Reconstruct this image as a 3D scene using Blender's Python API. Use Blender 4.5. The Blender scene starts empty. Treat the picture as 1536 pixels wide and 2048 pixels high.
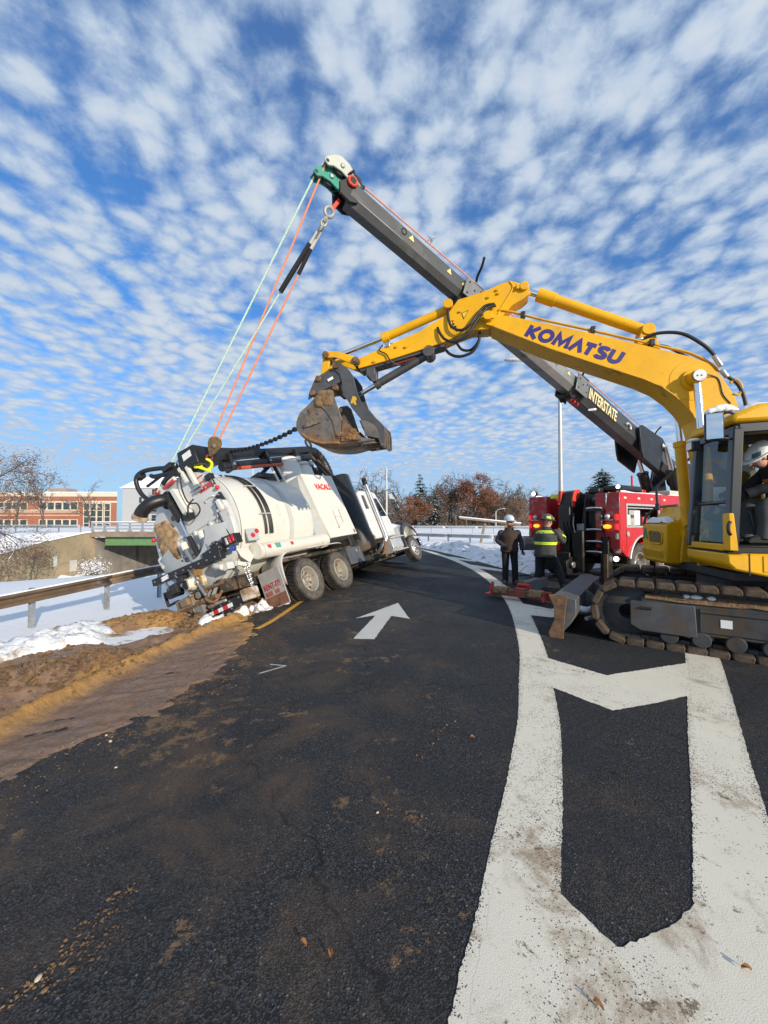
import bpy, math, random
from mathutils import Vector, Matrix, noise
V = Vector
rad = math.radians
sc = bpy.context.scene
COL = sc.collection
random.seed(7)

# ------------------------------------------------------------------ camera
CAM_H = 1.68
PITCH = math.atan(19 / 770)
cam_data = bpy.data.cameras.new('camera')
cam_data.sensor_fit = 'HORIZONTAL'
cam_data.sensor_width = 36
cam_data.lens = 36 * 770 / 1536
cam_data.clip_start = 0.05
cam_data.clip_end = 8000
cam = bpy.data.objects.new('camera', cam_data)
COL.objects.link(cam)
cam.location = (0, 0, CAM_H)
cam.rotation_euler = (math.pi / 2 + PITCH, 0, 0)
sc.camera = cam

# ------------------------------------------------------------------ sky and sun
SUN_AZ, SUN_EL = rad(142), rad(17.5)          # azimuth clockwise from +Y (the view direction)
world = bpy.data.worlds.new('World')
sc.world = world
world.use_nodes = True


class NT:
    """small helper to write node trees"""
    def __init__(s, tree):
        s.t = tree
        s.t.nodes.clear()

    def n(s, typ, **kw):
        nd = s.t.nodes.new(typ)
        for k, v in kw.items():
            if k.startswith('i_'):
                nd.inputs[k[2:].replace('_', ' ')].default_value = v
            elif k == 'ins':
                for kk, vv in v.items():
                    if isinstance(vv, bpy.types.NodeSocket):
                        s.t.links.new(vv, nd.inputs[kk])
                    else:
                        nd.inputs[kk].default_value = vv
            else:
                setattr(nd, k, v)
        return nd

    def link(s, a, b):
        s.t.links.new(a, b)

    def math(s, op, a, b=None, c=None, clamp=False):
        nd = s.t.nodes.new('ShaderNodeMath')
        nd.operation = op
        nd.use_clamp = clamp
        for i, x in enumerate((a, b, c)):
            if x is None:
                continue
            if isinstance(x, bpy.types.NodeSocket):
                s.t.links.new(x, nd.inputs[i])
            else:
                nd.inputs[i].default_value = x
        return nd.outputs[0]

    def mapr(s, x, a, b, c=0.0, d=1.0, smooth=True):
        nd = s.t.nodes.new('ShaderNodeMapRange')
        nd.interpolation_type = 'SMOOTHSTEP' if smooth else 'LINEAR'
        nd.clamp = True
        s.t.links.new(x, nd.inputs[0])
        for i, v in enumerate((a, b, c, d)):
            if isinstance(v, bpy.types.NodeSocket):
                s.t.links.new(v, nd.inputs[i + 1])
            else:
                nd.inputs[i + 1].default_value = v
        return nd.outputs[0]

    def noise(s, vec, scale, detail=4, rough=.55, dist=0.0, dim='3D'):
        nd = s.t.nodes.new('ShaderNodeTexNoise')
        nd.noise_dimensions = dim
        s.t.links.new(vec, nd.inputs['Vector'])
        nd.inputs['Scale'].default_value = scale
        nd.inputs['Detail'].default_value = detail
        nd.inputs['Roughness'].default_value = rough
        nd.inputs['Distortion'].default_value = dist
        return nd.outputs[0]

    def mix(s, f, a, b, blend='MIX'):
        nd = s.t.nodes.new('ShaderNodeMix')
        nd.data_type = 'RGBA'
        nd.blend_type = blend
        for sock, v in ((nd.inputs[0], f), (nd.inputs[6], a), (nd.inputs[7], b)):
            if isinstance(v, bpy.types.NodeSocket):
                s.t.links.new(v, sock)
            elif isinstance(v, (int, float)):
                sock.default_value = v
            else:
                sock.default_value = (*v[:3], 1)
        return nd.outputs[2]


def build_world():
    t = NT(world.node_tree)
    sky = t.n('ShaderNodeTexSky', sky_type='NISHITA', sun_disc=False)
    sky.sun_elevation = SUN_EL
    sky.sun_rotation = SUN_AZ
    sky.air_density = 1.0
    sky.dust_density = 0.25
    sky.ozone_density = 2.2
    tc = t.n('ShaderNodeTexCoord')
    sep = t.n('ShaderNodeSeparateXYZ')
    t.link(tc.outputs['Generated'], sep.inputs[0])
    z = t.math('MAXIMUM', sep.outputs[2], 0.0)
    # a flat layer of cloud seen from below: direction projected on a plane, gently curved at the horizon
    den = t.math('ADD', z, 0.09)
    px = t.math('DIVIDE', sep.outputs[0], den)
    py = t.math('DIVIDE', sep.outputs[1], den)
    comb = t.n('ShaderNodeCombineXYZ')
    t.link(px, comb.inputs[0]); t.link(py, comb.inputs[1])
    p = comb.outputs[0]
    big = t.noise(p, 1.4, 3, .5)
    # small rounded cloudlets (a sheet of altocumulus): warped cells plus finer billows
    wn = t.n('ShaderNodeTexNoise'); wn.inputs['Scale'].default_value = 5.0; wn.inputs['Detail'].default_value = 3
    t.link(p, wn.inputs['Vector'])
    wsc = t.n('ShaderNodeVectorMath', operation='SCALE'); wsc.inputs['Scale'].default_value = 0.16
    t.link(wn.outputs['Color'], wsc.inputs[0])
    wv = t.n('ShaderNodeVectorMath', operation='ADD')
    t.link(p, wv.inputs[0]); t.link(wsc.outputs[0], wv.inputs[1])
    vo = t.n('ShaderNodeTexVoronoi', feature='SMOOTH_F1')
    vo.inputs['Scale'].default_value = 11.5; vo.inputs['Smoothness'].default_value = .30
    t.link(wv.outputs[0], vo.inputs['Vector'])
    cell = t.math('SUBTRACT', 1.0, vo.outputs['Distance'])
    mid = t.noise(p, 6.0, 6, .62, .35)
    fine = t.noise(p, 24.0, 7, .66, .2)
    s = t.math('MULTIPLY', big, 0.60)
    s = t.math('ADD', s, t.math('MULTIPLY', mid, 0.90))
    s = t.math('ADD', s, t.math('MULTIPLY', fine, 0.50))
    s = t.math('ADD', s, t.math('MULTIPLY', cell, 0.72))
    low = t.math('ADD', t.mapr(z, 0.04, 0.24, -0.22, 0.06), t.mapr(z, 0.30, 0.75, 0.06, 0.0))
    s = t.math('ADD', s, low)
    dens = t.mapr(s, 1.03, 1.64)
    soft = t.mapr(z, 0.10, 0.50, 0.46, 0.04)
    dens = t.math('ADD', t.math('MULTIPLY', dens, t.math('SUBTRACT', 1.0, soft)), t.math('MULTIPLY', soft, 0.62))
    dens = t.math('MULTIPLY', dens, t.mapr(z, 0.01, 0.16, 0.0, 0.95))
    haze = t.math('ADD', t.mapr(z, 0.0, 0.26, 0.66, 0.0), 0.11)
    dens = t.math('ADD', dens, haze, clamp=True)
    thick = t.mapr(s, 1.36, 1.85)
    ccol = t.mix(thick, CLOUD_THIN, CLOUD_THICK)
    skyc = t.mix(1.0, sky.outputs[0], SKY_TINT, 'MULTIPLY')
    fin = t.mix(dens, skyc, ccol)
    bg = t.n('ShaderNodeBackground')
    t.link(fin, bg.inputs[0])
    bg.inputs['Strength'].default_value = 0.12
    out = t.n('ShaderNodeOutputWorld')
    t.link(bg.outputs[0], out.inputs[0])


CLOUD_THIN = (3.9, 4.9, 6.3)
CLOUD_THICK = (5.3, 5.9, 6.7)
SKY_TINT = (0.20, 0.98, 1.72)
build_world()
world.cycles.sampling_method = 'MANUAL'
world.cycles.sample_map_resolution = 256

sun_data = bpy.data.lights.new('sun', 'SUN')
sun_data.energy = 5.0
sun_data.angle = rad(0.53)
sun_data.color = (1.0, 0.88, 0.70)
sun = bpy.data.objects.new('sun', sun_data)
COL.objects.link(sun)
sun_dir = V((math.sin(SUN_AZ) * math.cos(SUN_EL), math.cos(SUN_AZ) * math.cos(SUN_EL), math.sin(SUN_EL)))
sun.rotation_euler = sun_dir.to_track_quat('Z', 'Y').to_euler()
sun.location = (20, -20, 30)

vs = sc.view_settings
vs.view_transform = 'Standard'
vs.look = 'None'
vs.exposure = 0.0
vs.gamma = 1.0
vs.use_curve_mapping = False
sc.cycles.max_bounces = 6
sc.cycles.transparent_max_bounces = 12


# ------------------------------------------------------------------ materials
MATS = {}


def mat(name, base, rough=.5, metal=0.0, var=.10, vs=3.0, bump=0.0, bs=40.0, dirt=None, da=0.5, ds=2.5, dsoft=.12,
        coat=0.0, spec=.5, dirt2=None, d2a=.4, d2s=9.0, trans=0.0, emit=None, es=0.0, dz=None, streak=False):
    """procedural material: base colour with slow variation, optional dirt patches (da = share covered) and fine relief"""
    if name in MATS:
        return MATS[name]
    m = bpy.data.materials.new(name)
    m.use_nodes = True
    t = NT(m.node_tree)
    out = t.n('ShaderNodeOutputMaterial')
    b = t.n('ShaderNodeBsdfPrincipled')
    t.link(b.outputs[0], out.inputs[0])
    tc = t.n('ShaderNodeTexCoord').outputs['Object']
    c = None
    if var > 0:
        n1 = t.noise(tc, vs, 5, .6)
        f = t.mapr(n1, .3, .7, 0, 1, False)
        lo = [max(0, x * (1 - var)) for x in base]
        hi = [min(1, x * (1 + var)) for x in base]
        c = t.mix(f, lo, hi)
    else:
        c = t.mix(0.0, base, base)
    r = None
    if dirt is not None:
        v = tc
        if streak:
            mp = t.n('ShaderNodeMapping'); mp.inputs['Scale'].default_value = (1, 1, .18)
            t.link(tc, mp.inputs[0]); v = mp.outputs[0]
        n2 = t.noise(v, ds, 8, .65, .3)
        if dz is not None:
            sp = t.n('ShaderNodeSeparateXYZ'); t.link(tc, sp.inputs[0])
            n2 = t.math('ADD', n2, t.mapr(sp.outputs[2], dz[0], dz[1], .35, 0.0, False))
        th = .68 - .36 * da
        f2 = t.mapr(n2, th - dsoft / 2, th + dsoft)
        c = t.mix(f2, c, dirt)
        r = t.mapr(f2, 0, 1, rough, max(rough, .85), False)
    if dirt2 is not None:
        n3 = t.noise(tc, d2s, 6, .7, .2)
        th = .68 - .36 * d2a
        f3 = t.mapr(n3, th - .03, th + .06)
        c = t.mix(f3, c, dirt2)
    t.link(c, b.inputs['Base Color'])
    if r is not None:
        t.link(r, b.inputs['Roughness'])
    else:
        b.inputs['Roughness'].default_value = rough
    b.inputs['Metallic'].default_value = metal
    b.inputs['Specular IOR Level'].default_value = spec
    if coat:
        b.inputs['Coat Weight'].default_value = coat
        b.inputs['Coat Roughness'].default_value = .12
    if trans:
        b.inputs['Transmission Weight'].default_value = trans
    if emit is not None:
        b.inputs['Emission Color'].default_value = (*emit, 1)
        b.inputs['Emission Strength'].default_value = es
    if bump > 0:
        bn = t.n('ShaderNodeBump')
        bn.inputs['Strength'].default_value = bump
        bn.inputs['Distance'].default_value = 0.02
        t.link(t.noise(tc, bs, 5, .6), bn.inputs['Height'])
        t.link(bn.outputs[0], b.inputs['Normal'])
    MATS[name] = m
    return m


# ------------------------------------------------------------------ mesh building
def frame_from(d):
    d = V(d).normalized()
    a = V((0, 0, 1)) if abs(d.z) < .92 else V((1, 0, 0))
    x = a.cross(d).normalized()
    return x, d.cross(x), d


class MB:
    """collects shapes and links them as one mesh object"""
    def __init__(s):
        s.v = []; s.f = []

    def add(s, vs, fs):
        o = len(s.v)
        s.v.extend([tuple(x) for x in vs])
        s.f.extend([tuple(i + o for i in f) for f in fs])
        return s

    def box(s, c, d, rot=None):
        c = V(c)
        vs = []
        for x in (-.5, .5):
            for y in (-.5, .5):
                for z in (-.5, .5):
                    p = V((x * d[0], y * d[1], z * d[2]))
                    if rot is not None:
                        p = rot @ p
                    vs.append(c + p)
        return s.add(vs, [(0, 1, 3, 2), (4, 6, 7, 5), (0, 4, 5, 1), (2, 3, 7, 6), (0, 2, 6, 4), (1, 5, 7, 3)])

    def box2(s, a, b):
        return s.box([(x + y) / 2 for x, y in zip(a, b)], [abs(y - x) for x, y in zip(a, b)])

    def bar(s, a, b, w, h, up=(0, 0, 1)):
        """rectangular bar from a to b, w across, h along up"""
        a, b = V(a), V(b)
        d = (b - a)
        L = d.length
        d.normalize()
        x = d.cross(V(up)).normalized()
        z = x.cross(d)
        rot = Matrix((d, x, z)).transposed()
        return s.box((a + b) / 2, (L, w, h), rot)

    def cyl(s, a, b, r, r2=None, n=16, caps=True):
        a, b = V(a), V(b)
        r2 = r if r2 is None else r2
        x, y, d = frame_from(b - a)
        vs = []
        for i in range(n):
            q = x * math.cos(2 * math.pi * i / n) + y * math.sin(2 * math.pi * i / n)
            vs.append(a + q * r); vs.append(b + q * r2)
        fs = [(2 * i, 2 * ((i + 1) % n), 2 * ((i + 1) % n) + 1, 2 * i + 1) for i in range(n)]
        if caps:
            fs.append(tuple(2 * i for i in reversed(range(n))))
            fs.append(tuple(2 * i + 1 for i in range(n)))
        return s.add(vs, fs)

    def tube(s, path, r, n=8, caps=True, closed=False):
        P = [V(p) for p in path]
        m = len(P)
        rs = r if isinstance(r, (list, tuple)) else [r] * m
        vs = []
        x = None
        for i in range(m):
            if closed:
                d = P[(i + 1) % m] - P[i - 1]
            else:
                d = P[min(i + 1, m - 1)] - P[max(i - 1, 0)]
            if d.length < 1e-9:
                d = V((0, 0, 1))
            d.normalize()
            if x is None:
                x, y, _ = frame_from(d)
            else:
                x = (x - d * x.dot(d))
                if x.length < 1e-6:
                    x, y, _ = frame_from(d)
                x.normalize()
            y = d.cross(x)
            for k in range(n):
                a = 2 * math.pi * k / n
                vs.append(P[i] + (x * math.cos(a) + y * math.sin(a)) * rs[i])
        fs = []
        for i in range(m if closed else m - 1):
            j = (i + 1) % m
            for k in range(n):
                k2 = (k + 1) % n
                fs.append((i * n + k, i * n + k2, j * n + k2, j * n + k))
        if caps and not closed:
            fs.append(tuple(reversed(range(n))))
            fs.append(tuple((m - 1) * n + k for k in range(n)))
        return s.add(vs, fs)

    def prism(s, pts, o, ex, ey, ez, t0, t1):
        """2-D outline pts in the plane (ex, ey) at o, extruded along ez from t0 to t1"""
        o, ex, ey, ez = V(o), V(ex), V(ey), V(ez)
        n = len(pts)
        lo = [o + ex * p[0] + ey * p[1] + ez * t0 for p in pts]
        hi = [o + ex * p[0] + ey * p[1] + ez * t1 for p in pts]
        fs = [tuple(reversed(range(n))), tuple(range(n, 2 * n))]
        fs += [(i, (i + 1) % n, n + (i + 1) % n, n + i) for i in range(n)]
        return s.add(lo + hi, fs)

    def plate(s, pts, axis, t0, t1):
        """outline in the two other local axes (x,z for axis y; y,z for axis x; x,y for axis z)"""
        e = {'y': ((1, 0, 0), (0, 0, 1), (0, 1, 0)), 'x': ((0, 1, 0), (0, 0, 1), (1, 0, 0)), 'z': ((1, 0, 0), (0, 1, 0), (0, 0, 1))}[axis]
        return s.prism(pts, (0, 0, 0), *e, t0, t1)

    def lathe(s, prof, o, d, n=24, a0=0, a1=2 * math.pi, close=True):
        """profile [(r, t)] turned about the axis through o along d"""
        o = V(o)
        x, y, d = frame_from(d)
        full = abs(a1 - a0 - 2 * math.pi) < 1e-6
        cnt = n if full else n + 1
        vs = []
        for i in range(cnt):
            a = a0 + (a1 - a0) * i / n
            q = x * math.cos(a) + y * math.sin(a)
            for r, t in prof:
                vs.append(o + q * r + d * t)
        m = len(prof)
        fs = []
        for i in range(n):
            j = (i + 1) % cnt
            for k in range(m - 1):
                fs.append((i * m + k, j * m + k, j * m + k + 1, i * m + k + 1))
        return s.add(vs, fs)

    def ball(s, c, r, n=12, m=8, rot=None):
        c = V(c)
        if isinstance(r, (int, float)):
            r = (r, r, r)
        vs = []
        for i in range(m + 1):
            th = math.pi * i / m
            for k in range(n):
                a = 2 * math.pi * k / n
                p = V((r[0] * math.sin(th) * math.cos(a), r[1] * math.sin(th) * math.sin(a), r[2] * math.cos(th)))
                if rot is not None:
                    p = rot @ p
                vs.append(c + p)
        fs = []
        for i in range(m):
            for k in range(n):
                k2 = (k + 1) % n
                fs.append((i * n + k, (i + 1) * n + k, (i + 1) * n + k2, i * n + k2))
        return s.add(vs, fs)

    def grid(s, rows):
        """rows of points -> quads"""
        m = len(rows[0])
        vs = [p for r in rows for p in r]
        fs = []
        for i in range(len(rows) - 1):
            for k in range(m - 1):
                fs.append((i * m + k, i * m + k + 1, (i + 1) * m + k + 1, (i + 1) * m + k))
        return s.add(vs, fs)

    def build(s, name, m, parent=None, bevel=0.0, smooth=35, seg=2, fix=True, subsurf=0):
        me = bpy.data.meshes.new(name)
        me.from_pydata(s.v, [], s.f)
        me.validate()
        if fix:
            import bmesh
            bm = bmesh.new(); bm.from_mesh(me)
            bmesh.ops.remove_doubles(bm, verts=bm.verts, dist=1e-5)
            bmesh.ops.recalc_face_normals(bm, faces=bm.faces)
            bm.to_mesh(me); bm.free()
        if smooth:
            me.polygons.foreach_set('use_smooth', [True] * len(me.polygons))
            try:
                me.set_sharp_from_angle(angle=rad(smooth))
            except Exception:
                pass
        if m is not None:
            me.materials.append(m)
        o = bpy.data.objects.new(name, me)
        COL.objects.link(o)
        if parent is not None:
            o.parent = parent
        if bevel > 0:
            b = o.modifiers.new('bevel', 'BEVEL')
            b.width = bevel; b.segments = seg; b.limit_method = 'ANGLE'; b.angle_limit = rad(35)
            b.harden_normals = False
        if subsurf:
            q = o.modifiers.new('sub', 'SUBSURF'); q.levels = subsurf; q.render_levels = subsurf
        return o


def tag(o, label=None, cat=None, group=None, kind=None):
    if label: o['label'] = label
    if cat: o['category'] = cat
    if group: o['group'] = group
    if kind: o['kind'] = kind
    return o


def thing(name, label, cat, loc=(0, 0, 0), group=None, mtx=None):
    o = bpy.data.objects.new(name, None)
    o.empty_display_size = .2
    COL.objects.link(o)
    o.location = loc
    if mtx is not None:
        o.matrix_world = mtx
    return tag(o, label, cat, group)


def copy_tree(o, parent=None):
    c = o.copy(); COL.objects.link(c); c.parent = parent
    for ch in [x for x in o.children]:
        copy_tree(ch, c)
    return c


def text(body, size, m, parent, mtx, ext=.004, off=0.0, shear=0.0, name='lettering', sx=1.0, space=1.0, align='CENTER'):
    cu = bpy.data.curves.new(name, 'FONT')
    cu.body = body; cu.size = size; cu.extrude = ext; cu.offset = off; cu.shear = shear
    cu.align_x = align; cu.align_y = 'CENTER'; cu.space_character = space
    cu.resolution_u = 4
    cu.materials.append(m)
    tmp = bpy.data.objects.new('tmp', cu)
    COL.objects.link(tmp)
    bpy.context.view_layer.update()
    me = bpy.data.meshes.new_from_object(tmp.evaluated_get(bpy.context.evaluated_depsgraph_get()))
    bpy.data.objects.remove(tmp)
    if not me.materials:
        me.materials.append(m)
    o = bpy.data.objects.new(name, me)
    COL.objects.link(o)
    o.parent = parent
    o.matrix_local = mtx @ Matrix.Diagonal((sx, 1, 1, 1))
    return o


def basis(o, ex, ey, ez=None):
    ex = V(ex).normalized(); ey = V(ey); ey = (ey - ex * ey.dot(ex)).normalized()
    ez = ex.cross(ey)
    m = Matrix((ex, ey, ez)).transposed().to_4x4()
    m.translation = V(o)
    return m


def ss(a, b, x):
    t = max(0.0, min(1.0, (x - a) / (b - a)))
    return t * t * (3 - 2 * t)


def lerp_tab(tab, x):
    if x <= tab[0][0]: return tab[0][1]
    for (a, b), (c, d) in zip(tab, tab[1:]):
        if x <= c:
            t = (x - a) / (c - a)
            return b + (d - b) * t
    return tab[-1][1]


def spline(pts, n=8):
    """Catmull-Rom through pts"""
    P = [V(p) for p in pts]
    if len(P) < 3:
        return P
    P = [P[0] * 2 - P[1]] + P + [P[-1] * 2 - P[-2]]
    out = []
    for i in range(1, len(P) - 2):
        p0, p1, p2, p3 = P[i - 1:i + 3]
        for k in range(n):
            t = k / n
            out.append(.5 * ((2 * p1) + (p2 - p0) * t + (2 * p0 - 5 * p1 + 4 * p2 - p3) * t * t + (3 * p1 - p0 - 3 * p2 + p3) * t ** 3))
    out.append(P[-2])
    return out


def fbm(x, y, s=1.0, oct=4, seed=0.0):
    a, tot, v = 1.0, 0.0, 0.0
    for i in range(oct):
        v += a * noise.noise((x * s, y * s, seed + i * 7.3)); tot += a
        a *= .5; s *= 2.03
    return v / tot

# ------------------------------------------------------------------ terrain, roads, mud
KERB = [(-12, -3.4), (0, -3.4), (3.3, -3.28), (4.4, -3.19), (5.4, -3.04), (6.6, -2.8), (7.3, -2.6), (9, -2.25), (12, -1.8), (15, -1.5), (18, -1.6), (22, -2.4), (28, -4.8), (40, -12), (60, -30)]
RAMP_R = [(12.3, 4.6), (14.4, 4.2), (18.5, 3.7), (22, 3.0), (26, 2.0), (32, -.5), (40, -5.0), (60, -22)]
APEX = (4.6, 12.3)


MUD_R = [(.8, -2.75), (2.0, -2.62), (2.57, -2.52), (2.87, -2.35), (3.07, -2.2), (3.3, -2.0), (3.88, -1.93), (4.55, -1.86), (6.0, -1.84), (6.5, -2.1), (6.9, -2.35), (8, -2.5), (9.5, -2.6)]
MUD_L = [(.8, -7.0), (3.6, -6.6), (4.4, -5.9), (5.2, -5.15), (5.6, -4.8), (5.96, -4.55), (6.4, -4.75), (6.8, -4.98), (7.4, -5.1), (7.8, -5.05), (8.1, -4.5), (9.5, -3.6)]


def xl(y): return lerp_tab(KERB, y)
def xr(y): return lerp_tab(RAMP_R, y)
def zroad(x): return -.05 * max(0.0, -x - .8)
def main_left(y): return APEX[0] + (y - APEX[1]) * 1.9


def on_road(x, y, pad=0.0):
    if y > 60 or x > 90: return False
    if x < xl(y) - pad: return False
    if y < APEX[1]: return True
    return x < xr(y) + pad or (x > main_left(y) - pad and x < main_left(y) + 26)


def zterr(x, y):
    z = zterr0(x, y)
    if .6 < y < 9.6 and -7.2 < x < -1.6:
        e = min(lerp_tab(MUD_R, y) - x, x - lerp_tab(MUD_L, y), (9.2 - y) * .8)
        z -= .30 * ss(.15, .45, e)
    return z


def zterr0(x, y):
    if on_road(x, y):
        return zroad(x) - .06
    n = .05 * fbm(x, y, .35, 3, 1.0)
    if x < xl(min(y, 60)):
        e = xl(min(y, 60)) - x
        s0 = 2.3 - 1.9 * ss(6, 9, y); s1 = 5.2 - 2.4 * ss(6, 9, y)
        z = zroad(xl(min(y, 60))) - .07 - (.62 + .10 * ss(8, 14, y)) * ss(s0, s1, e)
        z -= 1.3 * ss(9, 30, -x) * ss(5, 26, y)
        z -= 2.5 * ss(18, 36, y) * ss(-35, -28, x) * (1 - ss(-19, -9, x))
        # the fill on which the bridge road and the far ground lie
        up = ss(-.3, 1.6, (y - 38.6) / 1.2) * (1 - ss(-29.2, -28.6, x) * (1 - ss(-15.5, -14.5, x)) * (1 - ss(58, 62, y)))
        wing = 30 + (x + 30) * 8 / 1.2 if x > -30 else 30 + (-30 - x) * .02
        if x < -28.8:
            up = max(up, ss(0, 6.5, y - wing_y(x) - .4))
        up = max(up, ss(40, 60, y) * ss(-14, -8, x))
        z = z * (1 - up) + .55 * up
        return z + n
    z = -.02 + .02 * fbm(x, y, .8, 2, 4)
    d = ss(20, 90, y)
    return z + n + .45 * d


WING = [(-60, 28.0), (-30, 30.0), (-28.8, 38.0)]


def wing_y(x): return lerp_tab(WING, x)


def axis_lines(lo, hi, step, far, g=1.22):
    a = [lo + i * step for i in range(int((hi - lo) / step) + 1)]
    s, x = step, a[-1]
    up = []
    while x < far:
        s *= g; x += s; up.append(x)
    s, x = step, lo
    dn = []
    while x > -far:
        s *= g; x -= s; dn.append(x)
    return dn[::-1] + a + up


def snow_mat(name, dirty=0.0, rough_bump=.35):
    m = bpy.data.materials.new(name); m.use_nodes = True
    t = NT(m.node_tree)
    out = t.n('ShaderNodeOutputMaterial'); b = t.n('ShaderNodeBsdfPrincipled')
    t.link(b.outputs[0], out.inputs[0])
    tc = t.n('ShaderNodeTexCoord').outputs['Object']
    n = t.noise(tc, .8, 5, .6)
    c = t.mix(n, (.78, .80, .83), (.88, .88, .88))
    if dirty > 0:
        f = t.mapr(t.noise(tc, 2.3, 9, .68, .4), .60 - dirty * .2, .72 - dirty * .12)
        c = t.mix(f, c, (.30, .20, .11))
        f = t.mapr(t.noise(tc, 22, 4, .6), .66 - dirty * .05, .72 - dirty * .05)
        c = t.mix(f, c, (.22, .15, .09))
    else:
        f = t.mapr(t.noise(tc, 14, 6, .7), .69, .75)
        c = t.mix(f, c, (.35, .27, .18))
    t.link(c, b.inputs['Base Color'])
    b.inputs['Roughness'].default_value = .75
    b.inputs['Specular IOR Level'].default_value = .3
    bp = t.n('ShaderNodeBump'); bp.inputs['Strength'].default_value = rough_bump; bp.inputs['Distance'].default_value = .07
    t.link(t.math('ADD', t.noise(tc, 5, 8, .7), t.math('MULTIPLY', t.noise(tc, 40, 4, .6), .25)), bp.inputs['Height']); t.link(bp.outputs[0], b.inputs['Normal'])
    return m


SNOW = snow_mat('snow')
SNOW_D = snow_mat('dirty_snow', .5, .6)

xs = axis_lines(-14, 12, .4, 4000)
ys = axis_lines(-6, 30, .4, 4000)
mb = MB()
mb.grid([[(x, y, zterr(x, y)) for x in xs] for y in ys])
ground = tag(mb.build('ground', SNOW, smooth=180, fix=False), kind='structure')

# ---- asphalt
m = bpy.data.materials.new('asphalt'); m.use_nodes = True
t = NT(m.node_tree)
out = t.n('ShaderNodeOutputMaterial'); b = t.n('ShaderNodeBsdfPrincipled'); t.link(b.outputs[0], out.inputs[0])
tc = t.n('ShaderNodeTexCoord').outputs['Object']
sp = t.n('ShaderNodeSeparateXYZ'); t.link(tc, sp.inputs[0])
vo = t.n('ShaderNodeTexVoronoi'); vo.inputs['Scale'].default_value = 150; t.link(tc, vo.inputs['Vector'])
sv = t.n('ShaderNodeSeparateColor'); t.link(vo.outputs['Color'], sv.inputs[0])
agg = t.mapr(sv.outputs[0], .30, 1.0, 0, 1)
c = t.mix(agg, (.015, .0155, .017), (.066, .067, .069))
fleck = t.mapr(sv.outputs[1], .988, .996)
c = t.mix(fleck, c, (.20, .195, .19))
ve = t.n('ShaderNodeTexVoronoi', feature='DISTANCE_TO_EDGE'); ve.inputs['Scale'].default_value = .42
wc = t.n('ShaderNodeTexNoise'); wc.inputs['Scale'].default_value = 2.2; wc.inputs['Detail'].default_value = 6; t.link(tc, wc.inputs['Vector'])
ws = t.n('ShaderNodeVectorMath', operation='SCALE'); ws.inputs['Scale'].default_value = .55; t.link(wc.outputs['Color'], ws.inputs[0])
wa_ = t.n('ShaderNodeVectorMath', operation='ADD'); t.link(tc, wa_.inputs[0]); t.link(ws.outputs[0], wa_.inputs[1]); t.link(wa_.outputs[0], ve.inputs['Vector'])
crack = t.mapr(ve.outputs['Distance'], .0015, .005, .8, 0.0)
c = t.mix(crack, c, (.006, .006, .006))
c = t.mix(t.mapr(t.noise(tc, 1.1, 5, .6), .35, .7, 0, .55), c, (.026, .028, .032))
# mud tracked on by tyres and boots: dusty film, thicker towards the verge, and broken crumbly patches
side = t.mapr(sp.outputs[0], -2.4, 1.6, .17, 0.02, False)
grain = t.mapr(sv.outputs[2], .2, .8, .55, 1.0)
nm = t.noise(tc, 1.25, 9, .70, .6)
mm = t.math('MULTIPLY', t.mapr(t.math('ADD', nm, side), .53, .80, 0, .66), grain)
c = t.mix(mm, c, (.135, .088, .055))
nm2 = t.noise(tc, 5.2, 10, .76, .25)
reg = t.mapr(t.noise(tc, .8, 3, .5), .40, .58, -.10, .03)
f2 = t.mapr(t.math('ADD', t.math('ADD', nm2, reg), t.math('MULTIPLY', side, .55)), .615, .69, 0, .85)
c = t.mix(t.math('MULTIPLY', f2, grain), c, (.235, .142, .072))
t.link(c, b.inputs['Base Color'])
t.link(t.mapr(t.noise(tc, .9, 4, .6), .3, .7, .62, .86, False), b.inputs['Roughness'])
b.inputs['Specular IOR Level'].default_value = .22
bp = t.n('ShaderNodeBump'); bp.inputs['Strength'].default_value = .55; bp.inputs['Distance'].default_value = .006
t.link(t.math('ADD', vo.outputs['Distance'], t.noise(tc, 130, 3)), bp.inputs['Height']); t.link(bp.outputs[0], b.inputs['Normal'])
ASPHALT = m

mb = MB()
ysr = [-8 + .5 * i for i in range(137)]
for y0, y1 in zip(ysr, ysr[1:]):
    def strip(a0, b0, a1, b1):
        k = 6
        def row(y, a, bb):
            pts = []
            for c_ in [a] + [q for q in (-.8,) if a < q < bb] + [bb]:
                pts.append(c_)
            return pts
        r0 = [a0, min(max(-.8, a0 + .01), b0 - .01), b0]; r1 = [a1, min(max(-.8, a1 + .01), b1 - .01), b1]
        mb.grid([[(x, y0, zroad(x)) for x in r0], [(x, y1, zroad(x)) for x in r1]])
    if y1 <= 12.31:
        strip(xl(y0), 60, xl(y1), 60)
    else:
        strip(xl(y0), xr(max(y0, 12.3)), xl(y1), xr(y1))
        strip(main_left(y0), main_left(y0) + 26, main_left(y1), main_left(y1) + 26)
road = tag(mb.build('road', ASPHALT, smooth=0), kind='structure')

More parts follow.
